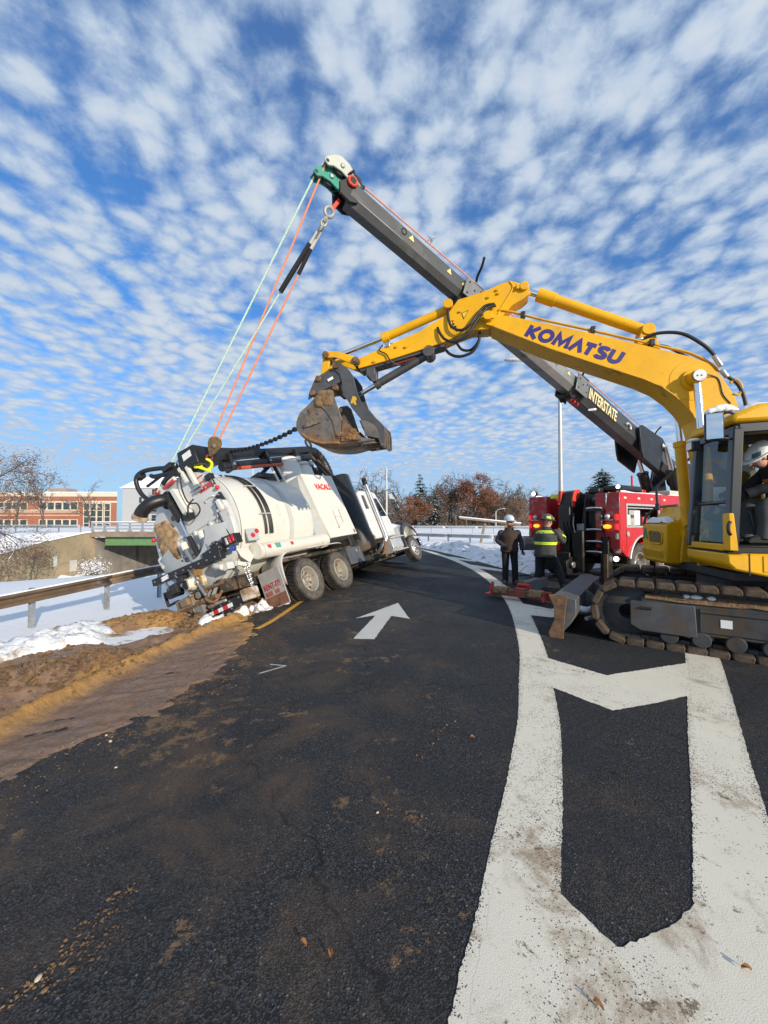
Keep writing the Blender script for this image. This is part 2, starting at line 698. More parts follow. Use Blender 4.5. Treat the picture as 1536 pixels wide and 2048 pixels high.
# ---- painted markings
def paint_mat(name, base, worn, brown, spots, bump=.35):
    m = bpy.data.materials.new(name); m.use_nodes = True
    t = NT(m.node_tree)
    out = t.n('ShaderNodeOutputMaterial'); b = t.n('ShaderNodeBsdfPrincipled'); t.link(b.outputs[0], out.inputs[0])
    tc = t.n('ShaderNodeTexCoord').outputs['Object']
    c = t.mix(t.noise(tc, 2.2, 5, .6), [x * .82 for x in base], base)
    vo = t.n('ShaderNodeTexVoronoi'); vo.inputs['Scale'].default_value = 190; t.link(tc, vo.inputs['Vector'])
    sv = t.n('ShaderNodeSeparateColor'); t.link(vo.outputs['Color'], sv.inputs[0])
    at_ = t.n('ShaderNodeAttribute'); at_.attribute_name = 'inside'
    wear0 = t.math('ADD', sv.outputs[0], t.mapr(at_.outputs['Fac'], 0, 1, .30, 0.0, False))
    wear = t.math('ADD', wear0, t.mapr(t.noise(tc, 1.6, 5, .6), .3, .75, -.22, .14, False))
    c = t.mix(t.mapr(wear, 1.0 - worn, 1.06 - worn), c, (.085, .082, .076))
    sy = t.n('ShaderNodeSeparateXYZ'); t.link(tc, sy.inputs[0])
    near = t.mapr(sy.outputs[1], 1.1, 3.2, .075, 0.0, False)
    f = t.mapr(t.math('ADD', t.noise(tc, 1.7, 10, .74, .4), near), .64 - brown, .80 - brown, 0, .75)
    c = t.mix(f, c, (.26, .165, .085))
    f = t.mapr(t.math('ADD', t.noise(tc, 7.0, 9, .76, .3), t.math('MULTIPLY', near, .5)), .70 - spots, .75 - spots, 0, .85)
    c = t.mix(f, c, (.13, .075, .035))
    t.link(c, b.inputs['Base Color'])
    b.inputs['Roughness'].default_value = .7
    bp = t.n('ShaderNodeBump'); bp.inputs['Strength'].default_value = bump; bp.inputs['Distance'].default_value = .004
    t.link(vo.outputs['Distance'], bp.inputs['Height']); t.link(bp.outputs[0], b.inputs['Normal'])
    return m


PAINT = paint_mat('white_road_paint', (.80, .745, .61), .12, .10, .085, .18)
PAINT_F = paint_mat('grey_white_road_paint', (.53, .50, .405), .06, .14, .12, .12)
PAINT_A = paint_mat('arrow_paint', (.62, .61, .56), .05, .01, .01)
PAINT_Y = paint_mat('yellow_road_paint', (.75, .36, .03), .10, .02, .0)


def offset_line(pts, w):
    P = spline([(x, y, 0) for x, y in pts], 24)
    rows = []
    for i, p in enumerate(P):
        d = (P[min(i + 1, len(P) - 1)] - P[max(i - 1, 0)]).normalized()
        r = V((d.y, -d.x, 0))
        j0 = .007 * noise.noise((i * .9, w, 1)) ; j1 = .007 * noise.noise((i * .9, w, 5))
        rows.append([p + r * k for k in (j0, .018, .05, w / 2, w - .05, w - .018, w + j1)])
    return rows


def line_mark(name, pts, w, z, m):
    mb = MB()
    rows = offset_line(pts, w)
    mb.grid([[(p.x, p.y, zroad(p.x) + z) for p in r] for r in rows])
    o = mb.build(name, m, smooth=0, fix=False)
    o.data.attributes.new('inside', 'FLOAT', 'POINT').data.foreach_set('value', [0, .55, 1, 1, 1, .55, 0] * len(rows))
    return tag(o, kind='structure')


def poly_mark(name, pts, z, m):
    mb = MB()
    rough = []
    rj = random.Random(len(pts))
    for (xa, ya), (xb, yb) in zip(pts, pts[1:] + pts[:1]):      # slightly ragged painted edges
        L_ = math.hypot(xb - xa, yb - ya); n_ = max(1, int(L_ / .022))
        for k in range(n_):
            f = k / n_; j_ = rj.gauss(0, .0035) + .006 * noise.noise((f * L_ * 9, xa, ya)) if k else 0
            rough.append((xa + (xb - xa) * f - (yb - ya) / L_ * j_, ya + (yb - ya) * f + (xb - xa) / L_ * j_))
    pts = rough
    mb.add([(x, y, zroad(x) + z) for x, y in pts], [tuple(range(len(pts)))])
    o = mb.build(name, m, smooth=0, fix=False)
    o.data.attributes.new('inside', 'FLOAT', 'POINT').data.foreach_set('value', [1.0] * len(pts))
    return tag(o, kind='structure')


GORE_L = [(.02, .8), (.22, 1.34), (.41, 1.72), (.54, 2.01), (.74, 2.42), (.93, 2.84), (1.15, 3.35), (1.44, 4.15), (1.75, 5.02), (2.07, 6.12), (2.41, 7.44), (2.68, 8.85), (2.87, 10.23), (3.02, 12.14), (3.06, 14.11), (2.92, 17.07), (2.6, 19.65), (2.12, 22.75), (.9, 28), (-1.6, 34)]
line_mark('lane_edge_line', GORE_L, .33, .0030, PAINT)
line_mark('lane_edge_line', [(.50, .58), (.85, 1.03), (1.2, 1.50), (1.35, 1.72), (1.61, 2.05), (1.99, 2.54), (2.36, 3.03), (2.92, 3.75), (3.58, 4.61), (4.6, 5.95), (6.6, 8.4)], .34, .0032, PAINT)
poly_mark('chevron_marking', [(1.64, 4.04), (1.87, 3.69), (2.03, 3.46), (2.51, 3.60), (2.96, 3.76), (3.60, 4.61), (2.99, 4.42), (2.43, 4.24), (2.16, 4.58), (1.95, 4.86)], .0036, PAINT)
poly_mark('chevron_marking', [(2.75, 8.06), (3.2, 7.43), (3.9, 7.75), (4.6, 8.0), (4.3, 7.3), (3.7, 7.05), (2.93, 6.78), (2.56, 6.98)], .0036, PAINT)
poly_mark('chevron_marking', [(3.3, 13.9), (3.95, 13.0), (4.2, 13.3), (3.6, 14.6), (3.3, 15.2)], .0036, PAINT)
poly_mark('chevron_marking', [(3.15, 17.2), (3.85, 16.0), (3.9, 16.7), (3.3, 18.2), (3.05, 18.6)], .0036, PAINT)
poly_mark('gore_nose_marking', [(.13, .9), (.33, 1.46), (.52, 1.84), (.66, 1.95), (.80, 1.772), (.86, 1.66), (.92, 1.56), (1.07, 1.60), (1.22, 1.65), (1.36, 1.73), (1.48, 1.76), (1.56, 1.60), (1.20, 1.12), (.80, .60), (.3, .4)], .0034, PAINT)
poly_mark('turn_arrow_marking', [(-.44, 5.55), (-.14, 5.53), (.13, 6.89), (.44, 6.68), (.29, 7.98), (-.49, 6.71), (-.15, 6.93)], .004, PAINT_A)
line_mark('yellow_edge_line', [(-2.12, 6.30), (-2.06, 6.5), (-1.97, 7.08), (-1.78, 9), (-1.40, 12), (-1.1, 15), (-1.2, 18), (-2.0, 22), (-4.4, 28)], .11, .004, PAINT_Y)
mb = MB()
for a, bb in (((-1.40, 4.37), (-1.16, 4.56)), ((-1.36, 4.64), (-1.15, 4.565))):
    d = (V((*bb, 0)) - V((*a, 0))).normalized(); r = V((d.y, -d.x, 0)) * .014
    a = V((*a, zroad(a[0]) + .004)); bb = V((*bb, zroad(bb[0]) + .004))
    mb.add([a - r, bb - r, bb + r, a + r], [(0, 1, 2, 3)])
tag(mb.build('survey_mark', PAINT_A, smooth=0), kind='structure')

# ---- mud: a real skin of silt over the lane edge, the kerb and the torn-up verge
MOUNDS = [(-3.95, 4.25, .20, .40), (-3.60, 4.55, .13, .30), (-3.55, 5.0, .18, .32), (-4.2, 4.75, .10, .35), (-3.35, 4.55, .10, .25), (-4.7, 4.0, .14, .5), (-4.35, 7.35, .10, .45), (-3.35, 7.0, .10, .25), (-3.05, 5.35, .04, .3), (-3.55, 6.0, .10, .22), (-4.9, 7.0, .08, .4)]
HOLLOWS = [(-4.15, 6.35, .16, .45), (-3.95, 6.75, .12, .30), (-4.9, 4.75, .10, .35)]


def mud_edge(x, y):
    e = min(lerp_tab(MUD_R, y) - x, x - lerp_tab(MUD_L, y), (9.3 - y) * .8)
    return e + .22 * fbm(x, y, 1.5, 4, 3.1) + .34 * fbm(x, y, 5.0, 5, 8.1) + .14 * noise.noise((x * 17, y * 17, 3.3))


def zmud(x, y):
    e = mud_edge(x, y)
    base = zterr0(x, y) + (.06 if on_road(x, y) else 0)
    if x > -3.5:
        base = max(base, zroad(x) - .02)
    m_ = ss(-.04, .20, e)
    off = xl(y) - x
    z = base - .05 + .060 * m_
    z += .012 * m_ * fbm(x, y, 4, 5, 2.2)
    q = ss(-.1, .3, -off)
    z += q * m_ * (.018 * noise.noise((x * 1.7 + y * .5, (y - x * .25) * 9, .3)) + .016 * abs(noise.noise((x * 7, y * 7, 4.4))) + .010 * noise.noise((x * 19, y * 19, 1.4)))      # drag marks
    z += .125 * math.exp(-(off / .12) ** 2) * m_ * (1 + .45 * fbm(x, y, 3.5, 3, 5))
    if off > .1:
        q = ss(.1, .4, off)
        z += q * m_ * (.06 * fbm(x, y, 2.6, 5, 9.0) + .03 * abs(noise.noise((x * 9, y * 9, 7))))
        for a, b_, h, s in MOUNDS:
            d2 = ((x - a) ** 2 + (y - b_) ** 2) / (s * s)
            if d2 < 6:
                g = math.exp(-d2)
                c1 = 1 - abs(noise.noise((x * 5, y * 5, 2))) * 2; c2 = 1 - abs(noise.noise((x * 12, y * 12, 5))) * 2
                z += .78 * h * g * (.65 + .45 * c1 + .38 * c2 + .15 * noise.noise((x * 28, y * 28, 8)))
        for a, b_, h, s in HOLLOWS:
            d2 = ((x - a) ** 2 + (y - b_) ** 2) / (s * s)
            if d2 < 6: z -= h * math.exp(-d2)
    return z


def mud_clay(x, y):
    """share of bright orange clay (1) against grey-brown silt (0)"""
    off = xl(y) - x
    c = math.exp(-((off - .02) / .20) ** 2) * 1.0 + .55 * ss(.3, .8, off) * (.5 + fbm(x, y, 1.4, 3, 12))
    c += .8 * ss(4.6, 6.4, y) * ss(-.9, -.1, x - lerp_tab(MUD_R, y)) * (1 - ss(.2, .5, off))
    c += .5 * ss(6.2, 7.2, y)
    return max(0.0, min(1.0, c + .35 * fbm(x, y, 3.2, 4, 15)))


m = bpy.data.materials.new('mud'); m.use_nodes = True
t = NT(m.node_tree)
out = t.n('ShaderNodeOutputMaterial'); b = t.n('ShaderNodeBsdfPrincipled'); t.link(b.outputs[0], out.inputs[0])
tc = t.n('ShaderNodeTexCoord').outputs['Object']
n2 = t.noise(tc, 7, 8, .72)
at_ = t.n('ShaderNodeAttribute'); at_.attribute_name = 'clay'
clay = at_.outputs['Fac']
c = t.mix(clay, (.29, .185, .125), (.52, .28, .085))
c = t.mix(t.mapr(n2, .40, .75, 0, .75), c, (.14, .078, .036))
c = t.mix(t.mapr(t.noise(tc, 45, 4, .6), .58, .72, 0, .35), c, (.42, .30, .18))
mp = t.n('ShaderNodeMapping'); mp.inputs['Rotation'].default_value = (0, 0, rad(-12)); mp.inputs['Scale'].default_value = (5, 1.0, 1)
t.link(tc, mp.inputs[0])
wet = t.math('MULTIPLY', t.mapr(t.noise(mp.outputs[0], 1.1, 6, .6, .5), .38, .54), t.mapr(clay, .1, .6, 1.0, 0.0))
c = t.mix(t.math('MULTIPLY', wet, .5), c, (.20, .14, .115))
t.link(c, b.inputs['Base Color'])
t.link(t.mapr(wet, 0, 1, .90, .14, False), b.inputs['Roughness'])
b.inputs['Specular IOR Level'].default_value = .4
bp = t.n('ShaderNodeBump'); bp.inputs['Strength'].default_value = .9; bp.inputs['Distance'].default_value = .05
t.link(t.noise(tc, 16, 9, .76), bp.inputs['Height']); t.link(bp.outputs[0], b.inputs['Normal'])
MUD = m
mb = MB()
MX = [-6.9 + .028 * i for i in range(196)]; MY = [.8 + .028 * k for k in range(307)]
mb.grid([[(x, y, zmud(x, y)) for x in MX] for y in MY])
o = tag(mb.build('mud', MUD, smooth=180, fix=False), label='brown wet mud spread over the kerb, verge and lane edge', cat='mud', kind='stuff')
ca = o.data.attributes.new('clay', 'FLOAT', 'POINT')
ca.data.foreach_set('value', [mud_clay(x, y) for y in MY for x in MX])
# crumbs and clods: loose lumps on the verge, scattered over the lane edge and along a dragged streak
CRUMB = mat('loose_mud', (.165, .098, .048), .95, var=.5, vs=5, bump=.9, bs=45)
rc = random.Random(3)
mb = MB()


def crumb(x, y, s):
    z = zroad(x) if on_road(x, y) else -9
    if x < -1.5 and .9 < y < 9: z = max(z, zmud(x, y))
    if z < -1: return
    n, m_ = (6, 4) if s < .02 else (8, 5)
    k = len(mb.v)
    a = rc.uniform(0, 3.1)
    mb.ball((x, y, z + s * .25), (s * rc.uniform(.7, 1.3), s * rc.uniform(.6, 1.0), s * rc.uniform(.35, .65)), n, m_, Matrix.Rotation(a, 3, 'Z'))
    for i in range(k, len(mb.v)):
        v = V(mb.v[i]); d = noise.noise(v * (1.9 / max(s, .008))) * .75
        c0 = V((x, y, z + s * .25))
        mb.v[i] = tuple(c0 + (v - c0) * (1 + d))


for i in range(1900):
    a, b_, h, s_ = MOUNDS[rc.randrange(8)]
    crumb(rc.gauss(a, s_ * .62), rc.gauss(b_, s_ * .62), abs(rc.gauss(0, .016)) + .006)
for i in range(1500):
    y = rc.uniform(1.6, 7.0); x = lerp_tab(MUD_R, y) + rc.gauss(-.05, .28)
    crumb(x, y, abs(rc.gauss(0, .004)) + .002)
for i in range(420):
    y = rc.uniform(2.5, 8.2); crumb(lerp_tab(MUD_L, y) + rc.gauss(.25, .3), y, abs(rc.gauss(0, .018)) + .006)
for (x0, y0), (x1, y1), n_ in (((-1.31, 1.40), (-1.15, 1.84), 150), ((-1.20, 1.45), (-1.10, 1.66), 60), ((1.5, 4.6), (2.3, 4.3), 90), ((.0, 2.3), (.35, 2.1), 40), ((.25, 2.7), (.55, 3.4), 60)):
    for i in range(n_):
        f = rc.random()
        crumb(x0 + (x1 - x0) * f + rc.gauss(0, .018 + .03 * rc.random()), y0 + (y1 - y0) * f + rc.gauss(0, .03), abs(rc.gauss(0, .004)) + .002)
tag(mb.build('mud_crumbs', CRUMB, None, smooth=0, fix=False), label='loose clods and crumbs of mud on verge and road', cat='mud', kind='stuff')

WATER = mat('muddy_water', (.14, .11, .095), .28, var=.1, bump=.12, bs=5, spec=.16)


def puddle(cx, cy, rx, ry, z, ang, seed, label):
    mb = MB()
    pts = []
    for i in range(40):
        a = 2 * math.pi * i / 40
        r = 1 + .35 * fbm(math.cos(a) * 1.3, math.sin(a) * 1.3, 1.2, 3, seed)
        x, y = rx * r * math.cos(a), ry * r * math.sin(a)
        pts.append((cx + x * math.cos(ang) - y * math.sin(ang), cy + x * math.sin(ang) + y * math.cos(ang), z))
    mb.add(pts, [tuple(range(40))])
    return tag(mb.build('puddle', WATER, smooth=0), kind='structure')


puddle(-4.12, 6.42, .36, .62, -.262, rad(-20), 1.0, '')
puddle(-4.9, 4.75, .36, .42, -.25, 0, 2.0, '')

# ---- ploughed, churned snow
def lump_field(name, x0, x1, y0, y1, step, zf, m, label):
    mb = MB()
    nx = int((x1 - x0) / step); ny = int((y1 - y0) / step)
    mb.grid([[(x0 + i * step, y0 + k * step, zf(x0 + i * step, y0 + k * step)) for i in range(nx + 1)] for k in range(ny + 1)])
    return tag(mb.build(name, m, smooth=180, fix=False), label=label, cat='snow', kind='stuff')


def clods(x, y, s, seed):
    a = abs(noise.noise((x * s, y * s, seed)))
    return a + .5 * abs(noise.noise((x * s * 2.1, y * s * 2.1, seed + 4))) + .25 * noise.noise((x * s * 5, y * s * 5, seed + 9))


def z_windrow(x, y):
    l = lerp_tab(MUD_L, y)
    e = min(l + .25 - x, x - (l - 1.15 - .25 * fbm(y, 0, .7, 2, 2)), y - 2.6, (10 - y) * .5)
    e += .25 * fbm(x, y, 1.8, 3, 6)
    k = ss(-.05, .35, e)
    return zterr0(x, y) - .06 + k * (.10 + .15 * clods(x, y, 3.4, 1.7) + .07 * clods(x, y, 9.0, 2.7))


lump_field('churned_snow', -9.0, -3.6, 2.4, 10.2, .05, z_windrow, SNOW_D, 'lumpy dirty snow churned up between mud and guardrail')


def z_heap(x, y):
    h = 0
    for a, b_, s_ in ((-2.75, 7.25, .30), (-2.45, 7.75, .34), (-3.15, 6.85, .16), (-2.2, 8.3, .3), (-2.95, 6.95, .14)):
        h = max(h, math.exp(-((x - a) ** 2 + (y - b_) ** 2) / s_ ** 2))
    h += .35 * fbm(x, y, 3.5, 4, 2)
    return zmud(x, y) - .04 + ss(.38, .75, h) * (.07 + .10 * clods(x, y, 6, 3.3))


lump_field('snow_heap', -3.5, -1.7, 6.4, 8.9, .035, z_heap, SNOW_D, 'small dirty snow heap under the rear bumper of the truck')


def z_gore(x, y):
    xx = min(x - (xr(y) - .1), (main_left(y) + .3 - x) * .7, y - 12.2)
    xx += .30 * fbm(x, y, 1.3, 3, 3)
    k = ss(-.1, .9, xx) * (1 - ss(25, 29, y))
    edge = ss(0, .6, xx) * (1 - ss(.8, 3.0, xx))
    far = 1 - ss(11, 13.5, x)
    h = .05 + .22 * edge * (.5 + fbm(x, y, .9, 2, 8)) + .16 * clods(x, y, 2.2, 5) * (1 - .6 * ss(2, 4, xx))
    for a, b_, hh, s in ((4.2, 21.5, .35, 1.0), (6.4, 17.3, .42, 1.0), (7.2, 18.2, .4, 1.3), (3.6, 23.5, .2, 1.2), (5.1, 14.8, .12, .6)):
        h += hh * math.exp(-((x - a) ** 2 + (y - b_) ** 2) / s ** 2)
    return -.10 + k * far * (h + .08)


lump_field('ploughed_snow_bank', 1.5, 14, 12.0, 29, .085, z_gore, SNOW_D, 'lumpy ploughed snow bank on the gore behind the two standing men')


# ------------------------------------------------------------------ shared materials
BLACK = mat('black_paint', (.012, .012, .013), .42, var=.3, dirt=(.09, .06, .04), da=.12)
BLACKR = mat('black_rubber', (.010, .010, .010), .65, var=.3)
DARK = mat('dark_steel', (.022, .022, .024), .6, .1, var=.35, vs=6, dirt=(.10, .065, .04), da=.28)
CHASSIS = mat('grimy_chassis', (.020, .019, .018), .75, var=.4, dirt=(.14, .09, .05), da=.42, ds=3.5)
CHROME = mat('chrome', (.82, .82, .82), .12, 1.0, var=.04)
STEEL = mat('bare_steel', (.42, .42, .42), .38, .85, var=.15, dirt=(.13, .09, .06), da=.12)
GALV = mat('galvanised_steel', (.38, .40, .42), .5, .55, var=.2, vs=5, dirt=(.22, .18, .13), da=.2)
WHITEP = mat('white_truck_paint', (.66, .64, .575), .32, var=.04, coat=.4, dirt=(.42, .34, .25), da=.05, ds=1.6, dirt2=(.30, .24, .18), d2a=.02, d2s=22)
WHITED = mat('splashed_white_paint', (.60, .59, .55), .4, var=.07, coat=.2, dirt=(.26, .17, .10), da=.16, ds=2.6, dirt2=(.06, .05, .045), d2a=.10, d2s=16)
TYRE = mat('tyre_rubber', (.016, .016, .016), .82, var=.35, vs=9, dirt=(.085, .066, .05), da=.45, ds=5, dsoft=.3)
SIDEW = mat('dusty_sidewall', (.065, .060, .054), .85, var=.3, vs=9, dirt=(.16, .13, .10), da=.45, ds=6, dsoft=.3)
RIMW = mat('dirty_white_rim', (.46, .42, .36), .42, .45, var=.15, dirt=(.24, .17, .11), da=.35, ds=6)
RED = mat('red_lens', (.55, .015, .02), .25, var=.1, coat=.5)
REDP = mat('red_decal', (.60, .03, .035), .45, var=.1)
WDECAL = mat('white_decal', (.80, .80, .78), .5, var=.05)
GLASS = mat('dark_window_glass', (.012, .016, .020), .06, var=0, spec=.8, coat=.6)
ALU = mat('aluminium', (.62, .62, .61), .42, .55, var=.12, dirt=(.25, .20, .15), da=.2)
HOSE = mat('hydraulic_hose', (.012, .013, .015), .45, var=.2)
YELLOWL = mat('yellow_lifting_steel', (.72, .80, .02), .4, var=.1)
MUDC = mat('caked_mud', (.20, .125, .065), .95, var=.35, vs=12, bump=.9, bs=30)
RUST = mat('rusty_steel', (.20, .11, .06), .8, .2, var=.4, vs=12, dirt=(.06, .045, .035), da=.4)
GREYP = mat('light_grey_paint', (.42, .44, .45), .45, var=.08, dirt=(.24, .16, .10), da=.16, dirt2=(.07, .06, .05), d2a=.08, d2s=14)


def tyre_mesh(R, W, ri, lugs, lug_d=.016):
    mb = MB()
    h = W / 2
    prof = [(ri, -h * .72), (ri + .02, -h * .86), (ri + (R - ri) * .45, -h * 1.0), (R - .06, -h * .96), (R - .018, -h * .86), (R - lug_d, -h * .78)]
    for k in (-.45, 0, .45):
        prof += [(R - lug_d, k * h - h * .06), (R - lug_d - .012, k * h - h * .05), (R - lug_d - .012, k * h + h * .05), (R - lug_d, k * h + h * .06)]
    prof += [(R - lug_d, h * .78), (R - .018, h * .86), (R - .06, h * .96), (ri + (R - ri) * .45, h * 1.0), (ri + .02, h * .86), (ri, h * .72)]
    mb.lathe(prof, (0, 0, 0), (0, 1, 0), 56)
    for i in range(lugs):
        for row, (y0, y1, ph) in enumerate(((-.80, -.30, 0), (-.27, .27, .5), (.30, .80, 0))):
            a = 2 * math.pi * (i + ph) / lugs
            e = V((math.cos(a), 0, math.sin(a))); tt = V((-math.sin(a), 0, math.cos(a)))
            w = 2 * math.pi * R / lugs * .32
            vs = []
            for yy, sk in ((y0 * h, -.25), (y1 * h, .25)):
                for tw in (-w, w):
                    for rr in (R - lug_d - .008, R):
                        vs.append(e * rr + tt * (tw + sk * w * 1.2 * (1 if row == 0 else -1)) + V((0, yy, 0)))
            mb.add(vs, [(0, 1, 3, 2), (4, 6, 7, 5), (0, 4, 5, 1), (2, 3, 7, 6), (1, 5, 7, 3)])
    return mb


def sidewall_mesh(R, W, ri, side):
    h = W / 2
    mb = MB()
    rr = [ri + .005, ri + .02, ri + (R - ri) * .3, ri + (R - ri) * .45, ri + (R - ri) * .5, R - .07, R - .05]
    yy = [.80, .875, .985, 1.015, 1.012, .992, .965]
    mb.lathe([(r, side * h * y) for r, y in zip(rr, yy)], (0, 0, 0), (0, 1, 0), 48)
    for i in range(46):                     # raised moulded lettering and ribs, too small to read
        if i % 11 in (0, 6, 7): continue
        a = 2 * math.pi * i / 46
        rot = Matrix.Rotation(-a, 3, 'Y')
        mb.box(rot @ V((ri + (R - ri) * .66, side * h * 1.003, 0)), ((R - ri) * .13, .010, .035 if i % 3 else .022), rot)
    return mb


def rim_mesh(ri, W, side, dish, holes=10):
    """side +1: outer face towards +y. dish: how far the disc lies inside the outer lip"""
    mb = MB()
    h = W / 2 * side
    yo = h * .80; yd = h * .80 - dish * side
    mb.lathe([(ri + .016, yo), (ri + .016, yo + .012 * side), (ri - .006, yo + .012 * side), (ri - .022, yo - .02 * side), (ri - .03, yd * .6 + yo * .4), (ri - .055, yd + .01 * side), (ri * .60, yd), (ri * .50, yd + .025 * side), (ri * .46, yd + .03 * side), (ri * .40, yd + .03 * side)], (0, 0, 0), (0, 1, 0), 40)
    mb.lathe([(ri + .01, yo), (ri - .02, 0), (ri, -yo)], (0, 0, 0), (0, 1, 0), 40)
    return mb, yd


def hub_mesh(ri, yd, side, n=10):
    mb = MB()
    mb.lathe([(ri * .41, yd + .02 * side), (ri * .36, yd + .05 * side), (ri * .27, yd + .06 * side), (ri * .26, yd + .11 * side), (ri * .20, yd + .13 * side), (0.001, yd + .13 * side)], (0, 0, 0), (0, 1, 0), 20)
    for i in range(n):
        a = 2 * math.pi * i / n
        c = V((math.cos(a) * ri * .55, yd, math.sin(a) * ri * .55))
        mb.cyl(c, c + V((0, .045 * side, 0)), .018, n=6)
    return mb


def hole_mesh(ri, yd, side, n=10):
    mb = MB()
    for i in range(n):
        a = 2 * math.pi * (i + .5) / n
        c = V((math.cos(a) * ri * .74, yd + .006 * side, math.sin(a) * ri * .74))
        mb.cyl(c, c + V((0, .006 * side, 0)), .034, n=10)
    return mb


_wheel_cache = {}


def wheel(parent, c, side, R=.525, W=.27, ri=.285, dish=.12, lugs=40, steer=0.0, rim=None, key='rear'):
    k = (key, side)
    if k not in _wheel_cache:
        rm, yd = rim_mesh(ri, W, side, dish)
        r = rm.build('wheel', rim or RIMW, None, smooth=40)
        a = tyre_mesh(R, W, ri, lugs).build('tyre', TYRE, r, smooth=30)
        s = sidewall_mesh(R, W, ri, side).build('sidewall', SIDEW, r, smooth=40)
        h = hub_mesh(ri, yd, side).build('hub', STEEL if key != 'rear' else RIMW, r, smooth=40)
        q = hole_mesh(ri, yd, side).build('hand_holes', BLACKR, r, smooth=0)
        _wheel_cache[k] = r
        o = r
    else:
        o = copy_tree(_wheel_cache[k])
    o.parent = parent
    o.location = c
    o.rotation_euler = (0, random.uniform(0, 6), steer)
    if steer:
        o.rotation_mode = 'ZYX'
        o.rotation_mode = 'XYZ'
    return o


# ------------------------------------------------------------------ the leaning vacuum truck
def pose(h, p, r):
    h, p, r = rad(h), rad(p), rad(r)
    f = V((math.sin(h) * math.cos(p), math.cos(h) * math.cos(p), math.sin(p)))
    l0 = V((-math.cos(h), math.sin(h), 0)); u0 = f.cross(l0)
    l = l0 * math.cos(r) - u0 * math.sin(r); u = f.cross(l)
    return Matrix((f, l, u)).transposed()


TS = .96
CAMV = V((0, 0, CAM_H))
tpos = CAMV + (V((-2.218, 10.015, -.569)) - CAMV) * TS
TM = pose(25.2, 2.4, 23.6).to_4x4() @ Matrix.Diagonal((TS, TS, TS, 1))
TM.translation = tpos
truck = thing('vacuum_truck', 'white vacuum tank truck leaning to its left with its rear sunk in mud', 'truck', mtx=TM)
T = truck

mb = MB()
for s in (-1, 1):
    mb.box2((-2.5, s * .43 - .04, .82), (6.9, s * .43 + .04, 1.10))
for x in (-2.4, -1.6, 0, 1.5, 3.2, 4.8, 6.2):
    mb.box2((x - .05, -.39, .85), (x + .05, .39, 1.05))
for x in (-.685, .685):
    mb.cyl((x, -1.0, .52), (x, 1.0, .52), .085)
    mb.ball((x, 0, .52), (.24, .22, .26))
    for s in (-1, 1):
        mb.bar((x, s * .55, .62), (0, s * .55, .86), .10, .07)
mb.cyl((6.28, -.95, .5), (6.28, .95, .62), .07)
mb.box2((2.2, -.8, .45), (3.4, .8, .85)); mb.box2((3.5, -.5, .5), (5.8, .5, 1.2))
mb.box2((-1.2, -.95, 1.08), (2.3, .95, 1.16))
mb.build('frame', CHASSIS, T, bevel=.01)

for x in (-.685, .685):
    for s in (-1, 1):
        wheel(T, (x, s * 1.085, .52), s, key='rear', dish=.17)
        wheel(T, (x, s * .755, .52), s, key='inner', dish=.02)
wheel(T, (6.28, -1.06, .52), -1, key='steer', dish=-.03, lugs=60, steer=rad(-3), rim=ALU, W=.29)
wheel(T, (6.28, 1.06, .90), 1, key='steer', dish=-.03, lugs=60, steer=rad(-3), rim=ALU, W=.29)

# tank
ZC, YC, RT = 2.29, -.02, 1.24
mb = MB()
prof = [(RT, -2.22), (RT, .20)]
for i in range(1, 9):
    a = math.pi / 2 * i / 8
    prof.append((RT - .22 + .22 * math.cos(a), .20 + .22 * math.sin(a)))
prof += [(.6, .52), (.02, .56)]
mb.lathe([(r, t) for r, t in prof], (0, YC, ZC), (1, 0, 0), 72)
tank = mb.build('tank', WHITEP, T, smooth=40)
mb = MB()
mb.lathe([(RT, -.70), (RT + .035, -.69), (RT + .035, -.57), (RT, -.56)], (0, YC, ZC), (1, 0, 0), 72)
mb.build('stiffener_ring', mat('ring_grey_white', (.50, .50, .47), .4, var=.05), tank, smooth=30)  # ring in a greyer white than the tank
mb = MB()
mb.lathe([(RT - .02, -2.24), (RT + .05, -2.24), (RT + .05, -2.17), (RT, -2.16)], (0, YC, ZC), (1, 0, 0), 72)
mb.build('rear_flange', WHITEP, tank, smooth=30)
mb = MB()
mb.lathe([(RT + .052, -2.252), (RT + .056, -2.252), (RT + .056, -2.246), (RT + .052, -2.246)], (0, YC, ZC), (1, 0, 0), 72)
mb.build('door_seal', BLACKR, tank, smooth=30)

# rear door: shallow dish with ribs and hardware
DX = -2.36
door_mb = MB()
door_mb.lathe([(RT + .05, -2.255), (RT + .05, -2.31), (RT - .02, -2.335), (.9, -2.355), (.5, -2.36), (.01, -2.362)], (0, YC, ZC), (1, 0, 0), 72)
DOORM = mat('door_shaded_white_paint', (.56, .56, .545), .38, var=.06, coat=.2, dirt=(.30, .22, .14), da=.07, ds=2.0, dirt2=(.05, .045, .04), d2a=.06, d2s=18)  # tank white darkened to paint in the shade on the rear face, plus dirt
door = door_mb.build('rear_door', DOORM, T, smooth=40)


def rear(name, fn, m, parent=None, bevel=0.006, smooth=35):
    q = MB(); fn(q)
    return q.build(name, m, parent or door, bevel=bevel, smooth=smooth)


# lower half: welded ribs
rear('rib', lambda q: q.bar((DX - .02, 1.10, 2.33), (DX - .02, -1.02, 2.30), .05, .07), DOORM)
rear('rib', lambda q: q.bar((DX - .02, 1.02, 1.90), (DX - .02, -1.00, 1.86), .05, .05), DOORM)
for yy in (.78, .45, -.12, -.62):
    rear('rib', lambda q: q.bar((DX - .02, yy, 2.31), (DX - .02, yy - .04, 1.72), .05, .06, up=(0, 1, 0)), DOORM)
